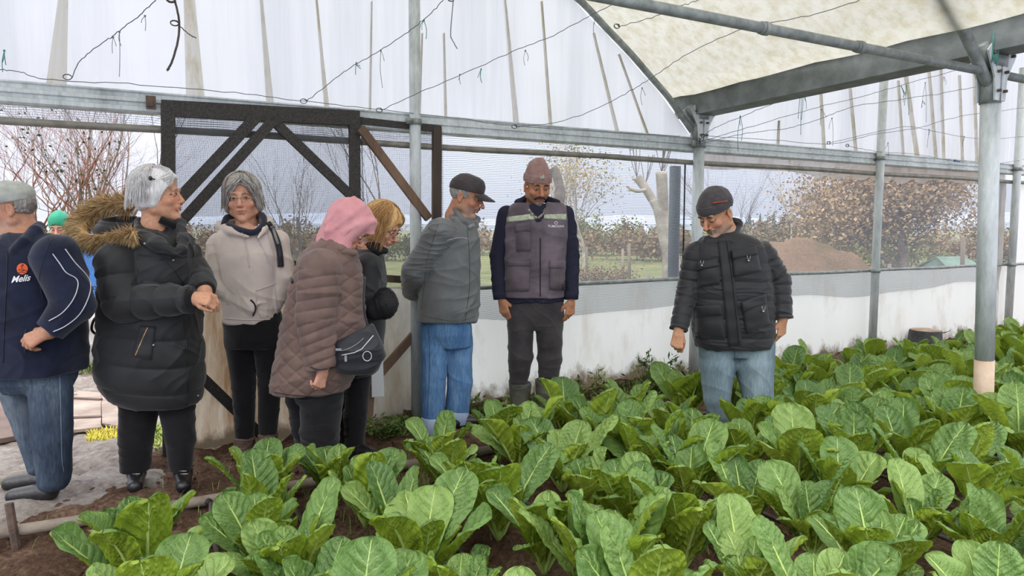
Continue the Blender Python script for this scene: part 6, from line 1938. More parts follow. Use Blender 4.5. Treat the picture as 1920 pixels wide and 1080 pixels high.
# fur trim round the hood opening
path = crv([J(243, 384, .12), J(205, 384, .13), J(168, 402, .10), J(150, 426, .03), J(160, 448, -.05), J(196, 452, -.12), J(232, 446, -.16), J(250, 436, -.17)], 6)
v = Vol(.006); v.chain(path, [.030] * (len(path) - 6) + [.026, .022, .018, .014, .010, .006], .01)
M_fur1 = M('tan_fur', (208, 174, 124), (168, 130, 84), 30, .9, spec=.1); M_fur2 = M('pale_fur', (234, 210, 168), (212, 180, 130), 30, .9, spec=.1); M_fur3 = M('brown_fur', (128, 94, 62), (96, 70, 46), 30, .9, spec=.1)
ft, _ = P.wear('fur_trim', v, M_fur1, None, parent=ct)
cmid = sum(path, Vector()) / len(path)
def furroot(r):
    i = r.randrange(len(path) - 1); c = path[i].lerp(path[i + 1], r.random()); t = (path[i + 1] - path[i]).normalized()
    o_ = (c - cmid).normalized(); a = r.uniform(0, 6.28); x = t.cross(o_).normalized(); y = t.cross(x)
    n_ = x * math.cos(a) + y * math.sin(a)
    return c + n_ * (.026 if i < len(path) - 7 else .008), (n_ * .7 + o_ * .5 + Vector((-.2, -.25, -.25)))
tufts('fur_pile', furroot, 9000, .060, .0015, [M_fur1, M_fur2, M_fur3, M_fur2], ft, 3, droop=.16, jit=.10)
mb = MB(); mb.tube(crv([P.hl(-.045, -.01, -.105), P.hl(-.03, -.05, -.13), P.hl(.0, -.075, -.15), P.hl(.04, -.05, -.13)], 4), .02, 8); mb.build('scarf', M_black, P.e)
bl = P.e.children
for x, y in ((242, 441), (272, 457), (325, 488)): button('snap_button', cbv, x, y, .0065, M_silver, ct)
seam('zip_edge', cbv, [(262, 455), (300, 480), (330, 510), (350, 545)], .002, M_blackshoe, ct, .002)
seam('front_edge', cbv, [(346, 600), (350, 660), (352, 730), (350, 762)], .0018, M_blackshoe, ct, .002)
M_brass = M('brass_zip', (214, 176, 140), (176, 130, 92), 30, .4, metal=.5)
seam('pocket_zip', cbv, [(277, 614), (268, 634), (254, 667)], .0030, M_brass, ct, .003)
patch('pocket_welt', cbv, [(262, 610), (292, 612), (284, 676), (246, 668)], .004, M_puffer, ct, 6, 6)
button('snap_button', cbv, 288, 647, .0065, M_silver, ct, .010); button('snap_button', cbv, 371, 742, .006, M_silver, ct)
mb = MB(); a = la[2] - (la[2] - la[1]).normalized() * .03; mb.tube([a, a + (la[2] - la[1]).normalized() * .05], [m(23), m(18)], 16); mb.build('knit_cuff', M_black, ct)
for k, (ax_, ay_) in enumerate(((304, 452), (310, 470), (322, 456))):
    pass
v = Vol(.005)
l1 = [J(262, 750, .02), J(255, 820, .0), J(252, 900, .02)]; l2 = [J(330, 750, .02), J(338, 820, .0), J(339, 888, .02)]
legc(v, l1, [m(37), m(31), m(25)]); legc(v, l2, [m(34), m(27), m(20)]); v.cut(Vector((0, 0, .07)), (0, 0, -1))
P.wear('trousers', v, M_black, lambda V, Nn: folds(V, .006, 8, 104, (1, 1, 2)))
for q in (l1, l2):
    v = Vol(.005); f = q[-1]; v.cone(Vector((f.x, f.y, .12)), Vector((f.x, f.y + .02, .05)), .045, .045, .01); v.cone(Vector((f.x, f.y + .03, .045)), Vector((f.x + .08, f.y - .14, .035)), .042, .036, .02); v.cut(Vector((0, 0, .0)), (0, 0, -1))
    b_, bb = P.wear('shoe', v, M_blackshoe, None)
    for k in range(3):
        c = Vector((f.x + .02 + .018 * k, f.y - .03 - .025 * k, .09 - .006 * k)); mb = MB(); mb.tube([c + Vector((-.02, 0, 0)), c + Vector((.02, 0, 0))], .003, 5); mb.build('lace', M_silver, b_)
# small rucksack at her back
mb = MB(); mb.tube(crv([J(186, 590, .05), J(176, 600, .0), J(172, 618, -.02), J(182, 628, .0)], 5), .007, 6); mb.build('rucksack_strap', M_dkbag, P.e)
mb = MB(); mb.tube([J(177, 540, -.05) + Vector((.008 * math.cos(a), 0, .008 * math.sin(a))) for a in [i * .6 for i in range(11)]], .002, 5); mb.build('red_ring', M('red_plastic', (214, 70, 60), None, 10, .4), P.e)

# ================================================================== woman in the pink headscarf
P = Person(3.62, 'woman in a dusty pink headscarf and brown quilted coat, head bowed', (590, 900), (214, 158, 136))
P.head(655, 428, .0, yaw=86, pitch=46, s=1.0, nose=1.05, female=True)
J, m = P.J, P.m
la = [J(600, 506, -.19), J(590, 594, -.21), J(603, 690, -.21)]; LR = [m(38), m(35), m(27)]
P.limbs([(la, [.06, .05, .033])],
        [([J(603, 745, -.05), J(600, 810, -.05), J(601, 880, -.04)], [.07, .06, .045]), ([J(570, 745, .1), J(575, 800, .1), J(590, 870, .12)], [.06, .05, .045])],
        [P.R(545, 640, 720, .12), P.R(550, 660, 600, .13), P.R(575, 660, 500, .12), P.R(610, 660, 455, .08)])
P.body.chain([P.neck, J(632, 462, .0)], [.055, .065], .02)
P.hand(J(606, 694, -.22), (-.28, -.05, -1), (.75, -.65, 0), thumb=-1, s=.92, curls=[(50, 70, 50), (58, 75, 50), (64, 75, 50), (68, 75, 50)], topen=.3, tc=10)
P.finish_body(lip=(180, 110, 100))
P.eyes(False, brow=M_browd, brow_r=.002)
P.glasses(dn=-.004)
s = P.HS; Rn = np.array(P.HR)
v = Vol(.004)
v.ell(P.hl(0, .025, .045), [.092 * s, .116 * s, .108 * s], Rn)
v.cone(P.hl(0, -.055, .085), P.hl(0, -.088, .062), .05 * s, .028 * s, .02)
v.cone(P.hl(0, .05, .02), J(622, 455, .0), .098, .085, .03)
v.cone(P.hl(-.05, .0, -.02), J(640, 462, -.06), .045, .05, .02); v.cone(P.hl(.05, .0, -.02), J(650, 466, .06), .045, .05, .02)
v.cone(P.hl(0, -.01, -.12), J(645, 468, .0), .05, .05, .02)
v.cone(J(640, 470, -.05), J(662, 478, -.03), .045, .012, .02)
for rg_ in ([(-.03, -.07, .125), (-.082, -.03, .06), (-.088, -.012, -.02), (-.066, -.005, -.11)], [(-.03, .02, .150), (-.090, .02, .07), (-.094, .03, -.02), (-.08, .04, -.12)], [(-.02, .09, .135), (-.084, .085, .05), (-.09, .085, -.05)], [(-.05, .10, .0), (-.10, .05, -.07), (-.075, .0, -.12)]):
    v.chain([P.hl(*q) for q in rg_], [.006, .010, .010, .008][:len(rg_)], .022)
for q in (-1, 1):
    v.cone(P.hl(q * .052, -.045, .075), P.hl(q * .058, -.035, -.07), .030 * s, .030 * s, .02)
    v.cone(P.hl(q * .058, -.035, -.07), P.hl(q * .02, -.03, -.135), .030 * s, .04 * s, .02)
v.ell(P.hl(0, -.108, -.016), [.047 * s, .075 * s, .080 * s], Rn, .008, True)
def dsp(V, Nn):
    Q = (V - _v(P.HC)) @ np.array(P.HR)
    return .006 * np.sin(Q[:, 2] * 34 - Q[:, 1] * 46 + 2.2 * vnoise(V, 5, 3)) * (.4 + .6 * vnoise(V, 4, 9)) * (Q[:, 1] > -.03) + folds(V, .003, 5, 114, (1, 1, 1))
sf, sfb = P.wear('headscarf', v, M_pink, dsp)
v = Vol(.005)
v.loft([P.R(592, 655, 452, .10), P.R(572, 668, 468, .15), P.R(556, 677, 500, .19), P.R(543, 682, 545, .20), P.R(533, 685, 590, .205), P.R(524, 684, 640, .21), P.R(512, 678, 690, .22), P.R(508, 660, 715, .21), P.R(506, 652, 730, .20)], p=2.3, rnd=.01)
v.sleeve(la, LR)
v.chain([J(592, 446, .05), J(608, 452, -.06), J(640, 468, -.11), J(664, 474, -.08)], [.022, .024, .022, .016], .015)
v.cut(J(508, 704, 0), (J(590, 800) - J(560, 712)).normalized() - Vector((.35, 0, 0)), J(520, 730, -.0), .12)
def dsp(V, Nn):
    dl, pl = chain_par(V, la, LR)
    a = (V[:, 0] * .8 + V[:, 2] * 1.0); b = (V[:, 0] * .8 - V[:, 2] * 1.0)
    dia = np.minimum(quilt(a / .085, .009), quilt(b / .085 + .3, .009))
    armd = quilt(pl / .052 + V[:, 0] * 5, .009, .2)
    return np.where(dl < .008, armd, dia) + folds(V, .006, 9, 124, (1, 1, 1.4))
ct, cb_ = P.wear('coat', v, M_quilt, dsp)
seam('hem_piping', cb_, [(512, 735), (550, 741), (600, 742), (642, 734)], .003, M_trimdk, ct, .002)
seam('cuff_piping', cb_, [(582, 688), (600, 693), (626, 688)], .0045, M_trimdk, ct, .002)
seam('bag_strap', cb_, [(568, 462), (552, 484), (546, 510), (550, 530)], .009, M_dkbag, P.e, .004)
v = Vol(.005)
v.loft([P.R(545, 646, 705, .16), P.R(550, 643, 735, .15), P.R(556, 637, 752, .11)], p=2.2)
l1 = [J(603, 745, -.05), J(600, 810, -.05), J(601, 880, -.04)]; l2 = [J(570, 745, .10), J(575, 800, .10), J(590, 870, .12)]
legc(v, l1, [m(40), m(36), m(33)]); legc(v, l2, [m(34), m(30), m(26)]); v.cut(Vector((0, 0, .05)), (0, 0, -1))
P.wear('trousers', v, M_black, lambda V, Nn: folds(V, .006, 7, 134, (1, 1, 2.4)))
for q in (l1, l2):
    f = q[-1]; mb = MB(); mb.ball(Vector((f.x + .04, f.y - .03, .045)), .05, 10, 0, (1.9, 1.2, .85)); mb.build('shoe', M_blackshoe, P.e)
# shoulder bag
Pb = P
e = empty('shoulder_bag', J(670, 705, -.12), 'black nylon shoulder bag with white piping and ring, hanging over the brown quilted coat', 'bag')
v = Vol(.005)
pts = [(626, 640), (690, 604), (700, 612), (722, 665), (700, 690), (640, 708), (630, 695)]
v.loft([P.R(636, 700, 702, .045, -.17), P.R(630, 712, 685, .06, -.17), P.R(624, 721, 662, .065, -.17), P.R(630, 714, 640, .06, -.17), P.R(655, 705, 620, .045, -.17), P.R(676, 698, 605, .03, -.17)], p=2.6, rnd=.015)
v.cut(J(630, 640, -.17), Vector((-.5, 0, 1)), None, None)
V, F = v.run(); V = relax(V, F, 1); Nn = vnormals(V, F); V = V + Nn * folds(V, .006, 8, 5)[:, None]
bg_ = fmesh('bag_body', V, F, M_dkbag, e); bgb = BVHTree.FromPolygons([Vector(q) for q in V.tolist()], F.tolist())
seam('white_piping', bgb, [(641, 666), (665, 661), (678, 655), (700, 629)], .0028, M_piping, bg_, .002, False)
seam('pocket_zip', bgb, [(632, 656), (648, 656), (668, 646), (682, 634)], .0022, M_silver, bg_, .002)
mb = MB(); mb.tube([hitpx(bgb, 688.5 + 8 * math.cos(a), 667.5 + 9 * math.sin(a), .004) or J(688, 668, -.2) for a in [i * math.pi / 10 for i in range(21)]], .0022, 5); mb.build('white_ring', M_piping, bg_)
mb = MB(); p_ = hitpx(bgb, 649, 672, .006); mb.box(p_, .012, .005, .03); mb.build('zip_puller', M_silver, bg_, smooth=False)
mb = MB(); p_ = hitpx(bgb, 636, 655, .006); mb.box(p_, .03, .006, .012); mb.build('zip_puller', M_silver, bg_, smooth=False)
mb = MB(); mb.tube(crv([J(690, 612, -.17), J(684, 590, -.17), J(682, 560, -.16), J(684, 520, -.05)], 5), .006, 6); mb.build('strap', M_dkbag, e)

# ================================================================== blond woman
P = Person(3.98, 'blond woman in a black coat with a furry cuff, bending behind the pink headscarf', (668, 868), (214, 160, 134))
P.head(716, 428, .0, yaw=76, pitch=30, s=.98, nose=1.1, female=True)
J, m = P.J, P.m
la = [J(690, 500, -.10), J(682, 575, -.12), J(722, 572, -.2)]; LR = [m(26), m(26), m(20)]
P.limbs([(la, [.05, .045, .03])],
        [([J(672, 700, -.03), J(668, 780, -.03), J(664, 850, -.03)], [.06, .05, .04]), ([J(652, 700, .1), J(650, 780, .1), J(644, 850, .12)], [.055, .045, .04])],
        [P.R(650, 705, 690, .11), P.R(655, 705, 600, .11), P.R(665, 705, 500, .10), P.R(680, 710, 465, .06)])
P.body.chain([P.neck, J(695, 470, .0)], [.052, .06], .02)
P.hand(J(694, 574, -.2), (1, 0, .1), (0, -.6, .8), thumb=1, s=.7, curl=(60, 60, 40))
P.finish_body(lip=(180, 96, 90))
P.eyes(True, brow=M_browd, brow_r=.002); P.glasses()
M_hb = hair_mat('blond_hair', (176, 134, 84), (210, 168, 112), (232, 196, 142)); M_hb2 = hair_mat('dark_blond_hair', (150, 110, 66), (184, 142, 90), (206, 166, 112))
hr, hb = bob(P, [M_hb], volr=(.094, .116, .104), low=-.09, faceR=(.070, .09, .11), fc=(0, -.108, -.028))
strands(P, 'hair_strands', 1100, [M_hb, M_hb2], rad=(.098, .12, .108), cen=(0, .018, .052), face=50, len_=(.13, .24), r=.0018, seed=24, wave=.02)
mb = MB(); rd = random.Random(8)
for i in range(120):
    a = rd.random(); q = rd.choice((-1, 1))
    P_ = crv([P.hl(0, .0 + rd.uniform(-.03, .02), .15), P.hl(q * .03, -.075, .125 - .02 * a), P.hl(q * .06, -.085 + .02 * a, .075 - .03 * a), P.hl(q * .078, -.05 + .03 * a, .01)], 4)
    mb.tube(P_, [.0024 * (1 - .5 * j / len(P_)) for j in range(len(P_))], 3, rd.randrange(2), cap=False)
mb.build('fringe', [M_hb, M_hb2], P.e)
v = Vol(.005)
v.loft([P.R(678, 712, 466, .08), P.R(664, 716, 480, .13), P.R(656, 721, 510, .16), P.R(652, 722, 560, .165), P.R(650, 722, 610, .165), P.R(650, 716, 660, .165), P.R(650, 706, 700, .16)], p=2.3, rnd=.015)
v.sleeve(la, LR)
def dsp(V, Nn):
    dl, pl = chain_par(V, la, LR); return folds(V, .007, 8, 144, (1, 1, 1.4))
ct, cb_ = P.wear('coat', v, M_puffer, dsp)
mb = MB()
v = Vol(.005); v.chain([J(686, 470, .08), J(690, 462, .0), J(706, 468, -.06), J(722, 470, -.06)], [.035, .042, .036, .02], .02)
col, _ = P.wear('fur_collar', v, M_blackfur, lambda V, Nn: folds(V, .004, 22, 3), parent=ct)
mc = J(722, 569, -.2)
v = Vol(.005); v.ell(mc, [.062, .075, .085], None); v.cone(mc, J(704, 580, -.2), .07, .062, .02)
fc_, _ = P.wear('fur_cuff', v, M_blackfur, lambda V, Nn: folds(V, .004, 30, 3), parent=ct)
def fr_(r):
    d = Vector((r.gauss(0, 1), r.gauss(0, 1), r.gauss(0, 1))).normalized(); return mc + Vector((d.x * .058, d.y * .07, d.z * .08)), d
tufts('fur_pile', fr_, 3000, .014, .0014, [M_blackfur], fc_, 5)
v = Vol(.005)
l1 = [J(672, 690, -.03), J(668, 770, -.03), J(664, 850, -.03)]; l2 = [J(652, 690, .10), J(650, 770, .10), J(644, 850, .12)]
legc(v, l1, [m(25), m(22), m(18)]); legc(v, l2, [m(24), m(20), m(17)])
P.wear('trousers', v, M_black, lambda V, Nn: folds(V, .004, 9, 154, (1, 1, 2)))
for q in (l1, l2):
    v = Vol(.005); f = q[-1]; v.cone(Vector((f.x, f.y, .26)), Vector((f.x, f.y, .05)), .058, .05, .01); v.cone(Vector((f.x, f.y, .045)), Vector((f.x + .13, f.y - .08, .035)), .045, .036, .02); v.cut(Vector((0, 0, .0)), (0, 0, -1))
    P.wear('boot', v, M_blackshoe, lambda V, Nn: folds(V, .003, 14, 4))

# ================================================================== man in navy at the edge
P = Person(3.3, 'man in a navy fleece jacket with an orange round logo, flat cap and blue jeans', (80, 905), (190, 138, 110))
P.head(18, 394, -.02, yaw=-64, pitch=14, s=.95, nose=1.1)
J, m = P.J, P.m
la = [J(106, 484, -.15), J(138, 570, -.18), J(92, 622, -.24)]; LR = [m(42), m(34), m(25)]
P.limbs([(la, [.06, .05, .035])],
        [([J(96, 735, -.06), J(98, 820, -.06), J(101, 890, -.05)], [.07, .06, .045]), ([J(38, 735, .05), J(56, 805, .05), J(74, 868, .06)], [.06, .05, .04])],
        [P.R(20, 120, 700, .12), P.R(15, 120, 600, .13), P.R(15, 110, 480, .13), P.R(10, 70, 432, .08)])
P.body.chain([P.neck, J(32, 440, .0)], [.062, .07], .02)
P.hand(J(88, 622, -.25), (-.85, -.1, -.45), (.2, -.85, .5), thumb=1, s=1.0, curls=[(30, 40, 30), (36, 45, 30), (42, 45, 30), (48, 45, 30)], topen=.4)
P.finish_body(beard=((160, 150, 142), .4))
P.eyes(True, brow=M_browg)
s = P.HS; Rn = np.array(P.HR)
v = Vol(.004); v.ell(P.hl(0, .024, .025), [.081 * s, .099 * s, .082 * s], Rn)
v.cut(P.hl(0, .034, 0), P.HR @ Vector((0, -1, .2))); v.cut(P.hl(0, .0, .05), P.HR @ Vector((0, 0, 1))); v.cut(P.hl(0, .1, -.045), P.HR @ Vector((0, -.35, -1)))
v.ell(P.hl(.085, .012, -.002), [.016, .022, .034], Rn, .004, True)
P.wear('hair', v, M_hg, lambda V, Nn: folds(V, .003, 40, 3))
v = Vol(.004); v.ell(P.hl(0, .012, .068), [.094 * s, .120 * s, .070 * s], Rn); v.ell(P.hl(0, -.02, .088), [.088 * s, .105 * s, .055 * s], Rn, .02)
v.cone(P.hl(-.04, -.10, .055), P.hl(.04, -.10, .055), .022, .022, .01); v.cut(P.hl(0, 0, .035), P.HR @ Vector((0, -.0, -1)))
P.wear('flat_cap', v, M_capw, lambda V, Nn: folds(V, .004, 14, 3))
v = Vol(.0055)
v.loft([P.R(22, 88, 436, .09), P.R(0, 112, 452, .15), P.R(-24, 132, 480, .20), P.R(-28, 140, 540, .21), P.R(-26, 146, 600, .21), P.R(-20, 147, 660, .205), P.R(-8, 147, 697, .20)], p=2.7, rnd=.012)
v.sleeve(la, LR)
v.chain([J(72, 424, .06), J(66, 434, -.04), J(46, 454, -.13), J(26, 474, -.17)], [.028, .032, .028, .02], .015)
jk, jb = P.wear('jacket', v, M_navy, lambda V, Nn: folds(V, .0055, 8, 164, (1, 1, 1.3)))
seam('sleeve_piping', jb, [(99, 476), (112, 494), (124, 511), (142, 522), (146, 536), (138, 560), (118, 586), (92, 602)], .0024, M_piping, jk, .003)
seam('sleeve_piping', jb, [(122, 467), (140, 492), (160, 514), (169, 532), (166, 556), (150, 588), (124, 610), (100, 622)], .0024, M_piping, jk, .003)
seam('zip', jb, [(14, 470), (12, 540), (8, 620), (6, 680)], .0018, M_blackshoe, jk, .002)
seam('armhole_seam', jb, [(96, 448), (84, 480), (74, 520), (80, 560)], .0018, M_navyin, jk, .001)
seam('pocket_welt', jb, [(50, 618), (44, 636), (48, 660)], .003, M_navyin, jk, .002)
# round emblem with a plain dark squiggle, and the lettering
mb = MB(); cen_ = hitpx(jb, 42, 504, .003); ring = [hitpx(jb, 42 + 10.5 * math.cos(a), 504 + 10.5 * math.sin(a), .003) for a in [i * math.pi / 14 for i in range(28)]]
mb.add([cen_] + ring, [(0, (i + 1) % 28 + 1, i + 1) for i in range(28)]); lg = mb.build('round_logo', M_orangelogo, jk)
for pts in ([(42, 496), (40, 500), (42, 504), (45, 507)], [(34, 507), (38, 505), (42, 508), (46, 506), (51, 509)], [(35, 511), (41, 510), (48, 512)], [(42, 495), (44, 497), (42, 499)]):
    seam('logo_mark', jb, pts, .0011, M_blackshoe, lg, .005)
writing('jacket_lettering', jb, 'Melis', 39, 523, 17, M_whiteprint, jk, rot=-.12, shear=.25, bold=.02)
v = Vol(.005)
v.loft([P.R(0, 140, 684, .17), P.R(6, 136, 712, .15), P.R(12, 130, 732, .11)], p=2.2)
l1 = [J(96, 735, -.06), J(98, 820, -.06), J(101, 896, -.05)]; l2 = [J(38, 735, .05), J(56, 805, .05), J(74, 872, .06)]
v.chain(l1, [m(37), m(34), m(29)], .02); v.chain(l2, [m(33), m(27), m(22)], .02); v.cut(Vector((0, 0, .07)), (0, 0, -1))
jn, jnb = P.wear('jeans', v, M_jean_dk, lambda V, Nn: folds(V, .0045, 6, 174, (1, 1, 1.3)))
seam('side_seam', jnb, [(112, 702), (114, 780), (116, 860), (120, 885)], .0008, M_cuffden, jn)
for (x, y) in ((62, 918), (72, 942)):
    f = grd(x, y); v = Vol(.005); v.cone(Vector((f.x + .03, f.y, .05)), Vector((f.x - .10, f.y - .02, .038)), .048, .038, .02); v.cone(Vector((f.x + .05, f.y, .05)), Vector((f.x + .08, f.y + .02, .12)), .045, .04, .02); v.cut(Vector((0, 0, .0)), (0, 0, -1)); P.wear('shoe', v, M_blackshoe, None)

# ================================================================== woman in the green scarf, farther off
P = Person(6.4, 'woman in a green headscarf standing outside beyond the navy jacket', (118, 698), (206, 156, 132))
P.head(112, 427, .0, yaw=14, pitch=22, s=1.0, female=True)
J, m = P.J, P.m
P.limbs([([J(92, 470), J(88, 520), J(100, 560, -.1)], [.06, .05, .035]), ([J(138, 470), J(144, 520), J(134, 560, -.1)], [.06, .05, .035])],
        [([J(108, 580), J(108, 640), J(108, 690)], [.08, .06, .045]), ([J(126, 580), J(126, 640), J(126, 690)], [.08, .06, .045])],
        [P.R(98, 134, 580, .1), P.R(98, 134, 520, .1), P.R(96, 136, 470, .1), P.R(106, 126, 456, .07)])
P.finish_body(); P.eyes(False, brow=M_browd, brow_r=.0025)
s = P.HS; Rn = np.array(P.HR); v = Vol(.005)
v.ell(P.hl(0, .02, .05), [.093, .116, .105], Rn); v.cone(P.hl(0, .05, .0), J(114, 458, .02), .09, .09, .03); v.cone(P.hl(0, -.02, -.12), J(114, 460, -.04), .055, .07, .03)
v.ell(P.hl(0, -.105, -.02), [.058, .07, .085], Rn, .008, True)
P.wear('headscarf', v, M_green, lambda V, Nn: folds(V, .006, 8, 3))
v = Vol(.006)
v.loft([P.R(100, 132, 456, .09), P.R(86, 144, 470, .13), P.R(84, 146, 520, .15), P.R(82, 148, 600, .16)], p=2.3)
v.chain([J(90, 474), J(86, 520), J(100, 562, -.12)], [.065, .06, .045], .02); v.chain([J(140, 474), J(146, 520), J(134, 562, -.12)], [.065, .06, .045], .02)
P.wear('coat', v, M_black, lambda V, Nn: folds(V, .008, 7, 3))
v = Vol(.006); v.chain([J(108, 590), J(108, 690)], [.085, .06], .01); v.chain([J(126, 590), J(126, 690)], [.085, .06], .01); P.wear('trousers', v, M_black, None)
for x in (108, 126):
    f = J(x, 690); mb = MB(); mb.ball(Vector((f.x, f.y - .04, .045)), .05, 10, 0, (1, 2, .85)); mb.build('shoe', M_blackshoe, P.e)
# ================================================================== SWISS CHARD
def chard_mat():
    m, nt, b, out = newmat('chard_leaf')
    uv = nt.nodes.new('ShaderNodeUVMap'); uv.uv_map = 'UVMap'
    sx = nt.nodes.new('ShaderNodeSeparateXYZ'); nt.links.new(uv.outputs[0], sx.inputs[0])
    u = mth(nt, 'ABSOLUTE', sx.outputs['X']); v = sx.outputs['Y']       # u: 0 at midrib .. 1 edge (signed), v along the blade
    nzz = noise(nt, uv.outputs[0], 3.5, 3, .5)
    ph = mth(nt, 'ADD', mth(nt, 'SUBTRACT', mth(nt, 'MULTIPLY', v, 9.5), mth(nt, 'MULTIPLY', u, 2.5)), mth(nt, 'MULTIPLY', nzz, 1.0))
    fr = mth(nt, 'ABSOLUTE', mth(nt, 'SUBTRACT', mth(nt, 'FRACT', ph), .5))      # 0 at vein
    vein = nt.nodes.new('ShaderNodeMapRange'); vein.inputs['From Min'].default_value = .015; vein.inputs['From Max'].default_value = .075; vein.inputs['To Min'].default_value = 1; vein.inputs['To Max'].default_value = 0
    nt.links.new(fr, vein.inputs['Value'])
    vfade = mth(nt, 'MULTIPLY', vein.outputs[0], mth(nt, 'SUBTRACT', 1.0, mth(nt, 'MULTIPLY', u, .75)))
    vo = nt.nodes.new('ShaderNodeTexVoronoi'); vo.feature = 'DISTANCE_TO_EDGE'; vo.inputs['Scale'].default_value = 9
    mp_ = nt.nodes.new('ShaderNodeMapping'); mp_.inputs['Scale'].default_value = (1, 2, 1); nt.links.new(uv.outputs[0], mp_.inputs[0]); nt.links.new(mp_.outputs[0], vo.inputs['Vector'])
    small = nt.nodes.new('ShaderNodeMapRange'); small.inputs['From Min'].default_value = 0; small.inputs['From Max'].default_value = .06; small.inputs['To Min'].default_value = .08; small.inputs['To Max'].default_value = 0
    nt.links.new(vo.outputs['Distance'], small.inputs['Value'])
    oi = nt.nodes.new('ShaderNodeObjectInfo')
    n1 = noise(nt, uv.outputs[0], 2.2, 4, .6)
    mixn = mth(nt, 'ADD', mth(nt, 'MULTIPLY', oi.outputs['Random'], .55), mth(nt, 'MULTIPLY', n1, .45))
    top = ramp(nt, mixn, [(.15, srgb(84, 120, 60)), (.5, srgb(116, 150, 76)), (.85, srgb(154, 182, 98))])
    bot = ramp(nt, mixn, [(.15, srgb(116, 138, 34)), (.5, srgb(138, 162, 46)), (.85, srgb(164, 184, 66))])
    ge = nt.nodes.new('ShaderNodeNewGeometry')
    mx = nt.nodes.new('ShaderNodeMix'); mx.data_type = 'RGBA'
    nt.links.new(ge.outputs['Backfacing'], mx.inputs[0]); nt.links.new(top, mx.inputs[6]); nt.links.new(bot, mx.inputs[7])
    mv = nt.nodes.new('ShaderNodeMix'); mv.data_type = 'RGBA'
    rib = mth(nt, 'LESS_THAN', u, mth(nt, 'MULTIPLY', mth(nt, 'SUBTRACT', 1.06, v), .062))
    vf = mth(nt, 'MAXIMUM', mth(nt, 'MAXIMUM', mth(nt, 'MULTIPLY', vfade, .55), small.outputs[0]), mth(nt, 'MULTIPLY', rib, .9))
    nt.links.new(vf, mv.inputs[0]); nt.links.new(mx.outputs[2], mv.inputs[6]); mv.inputs[7].default_value = (*srgb(190, 208, 134), 1)
    nt.links.new(mv.outputs[2], b.inputs['Base Color'])
    b.inputs['Roughness'].default_value = .42
    b.inputs['Specular IOR Level'].default_value = .45
    bp = nt.nodes.new('ShaderNodeBump'); bp.inputs['Strength'].default_value = .7; bp.inputs['Distance'].default_value = .006
    hh = mth(nt, 'ADD', mth(nt, 'MULTIPLY', vo.outputs['Distance'], .55), mth(nt, 'MULTIPLY', mth(nt, 'MINIMUM', fr, .3), 1.6))
    nt.links.new(hh, bp.inputs['Height']); nt.links.new(bp.outputs[0], b.inputs['Normal'])
    tl = nt.nodes.new('ShaderNodeBsdfTranslucent'); nt.links.new(mv.outputs[2], tl.inputs[0])
    ms = nt.nodes.new('ShaderNodeMixShader'); ms.inputs[0].default_value = .3
    nt.links.new(b.outputs[0], ms.inputs[1]); nt.links.new(tl.outputs[0], ms.inputs[2]); nt.links.new(ms.outputs[0], out.inputs[0])
    return m
M_chard = chard_mat()
M_stalk = M('chard_stalk', (186, 204, 122), (146, 176, 84), 14, .45, .2, 60, stretch=(1, 1, .2))
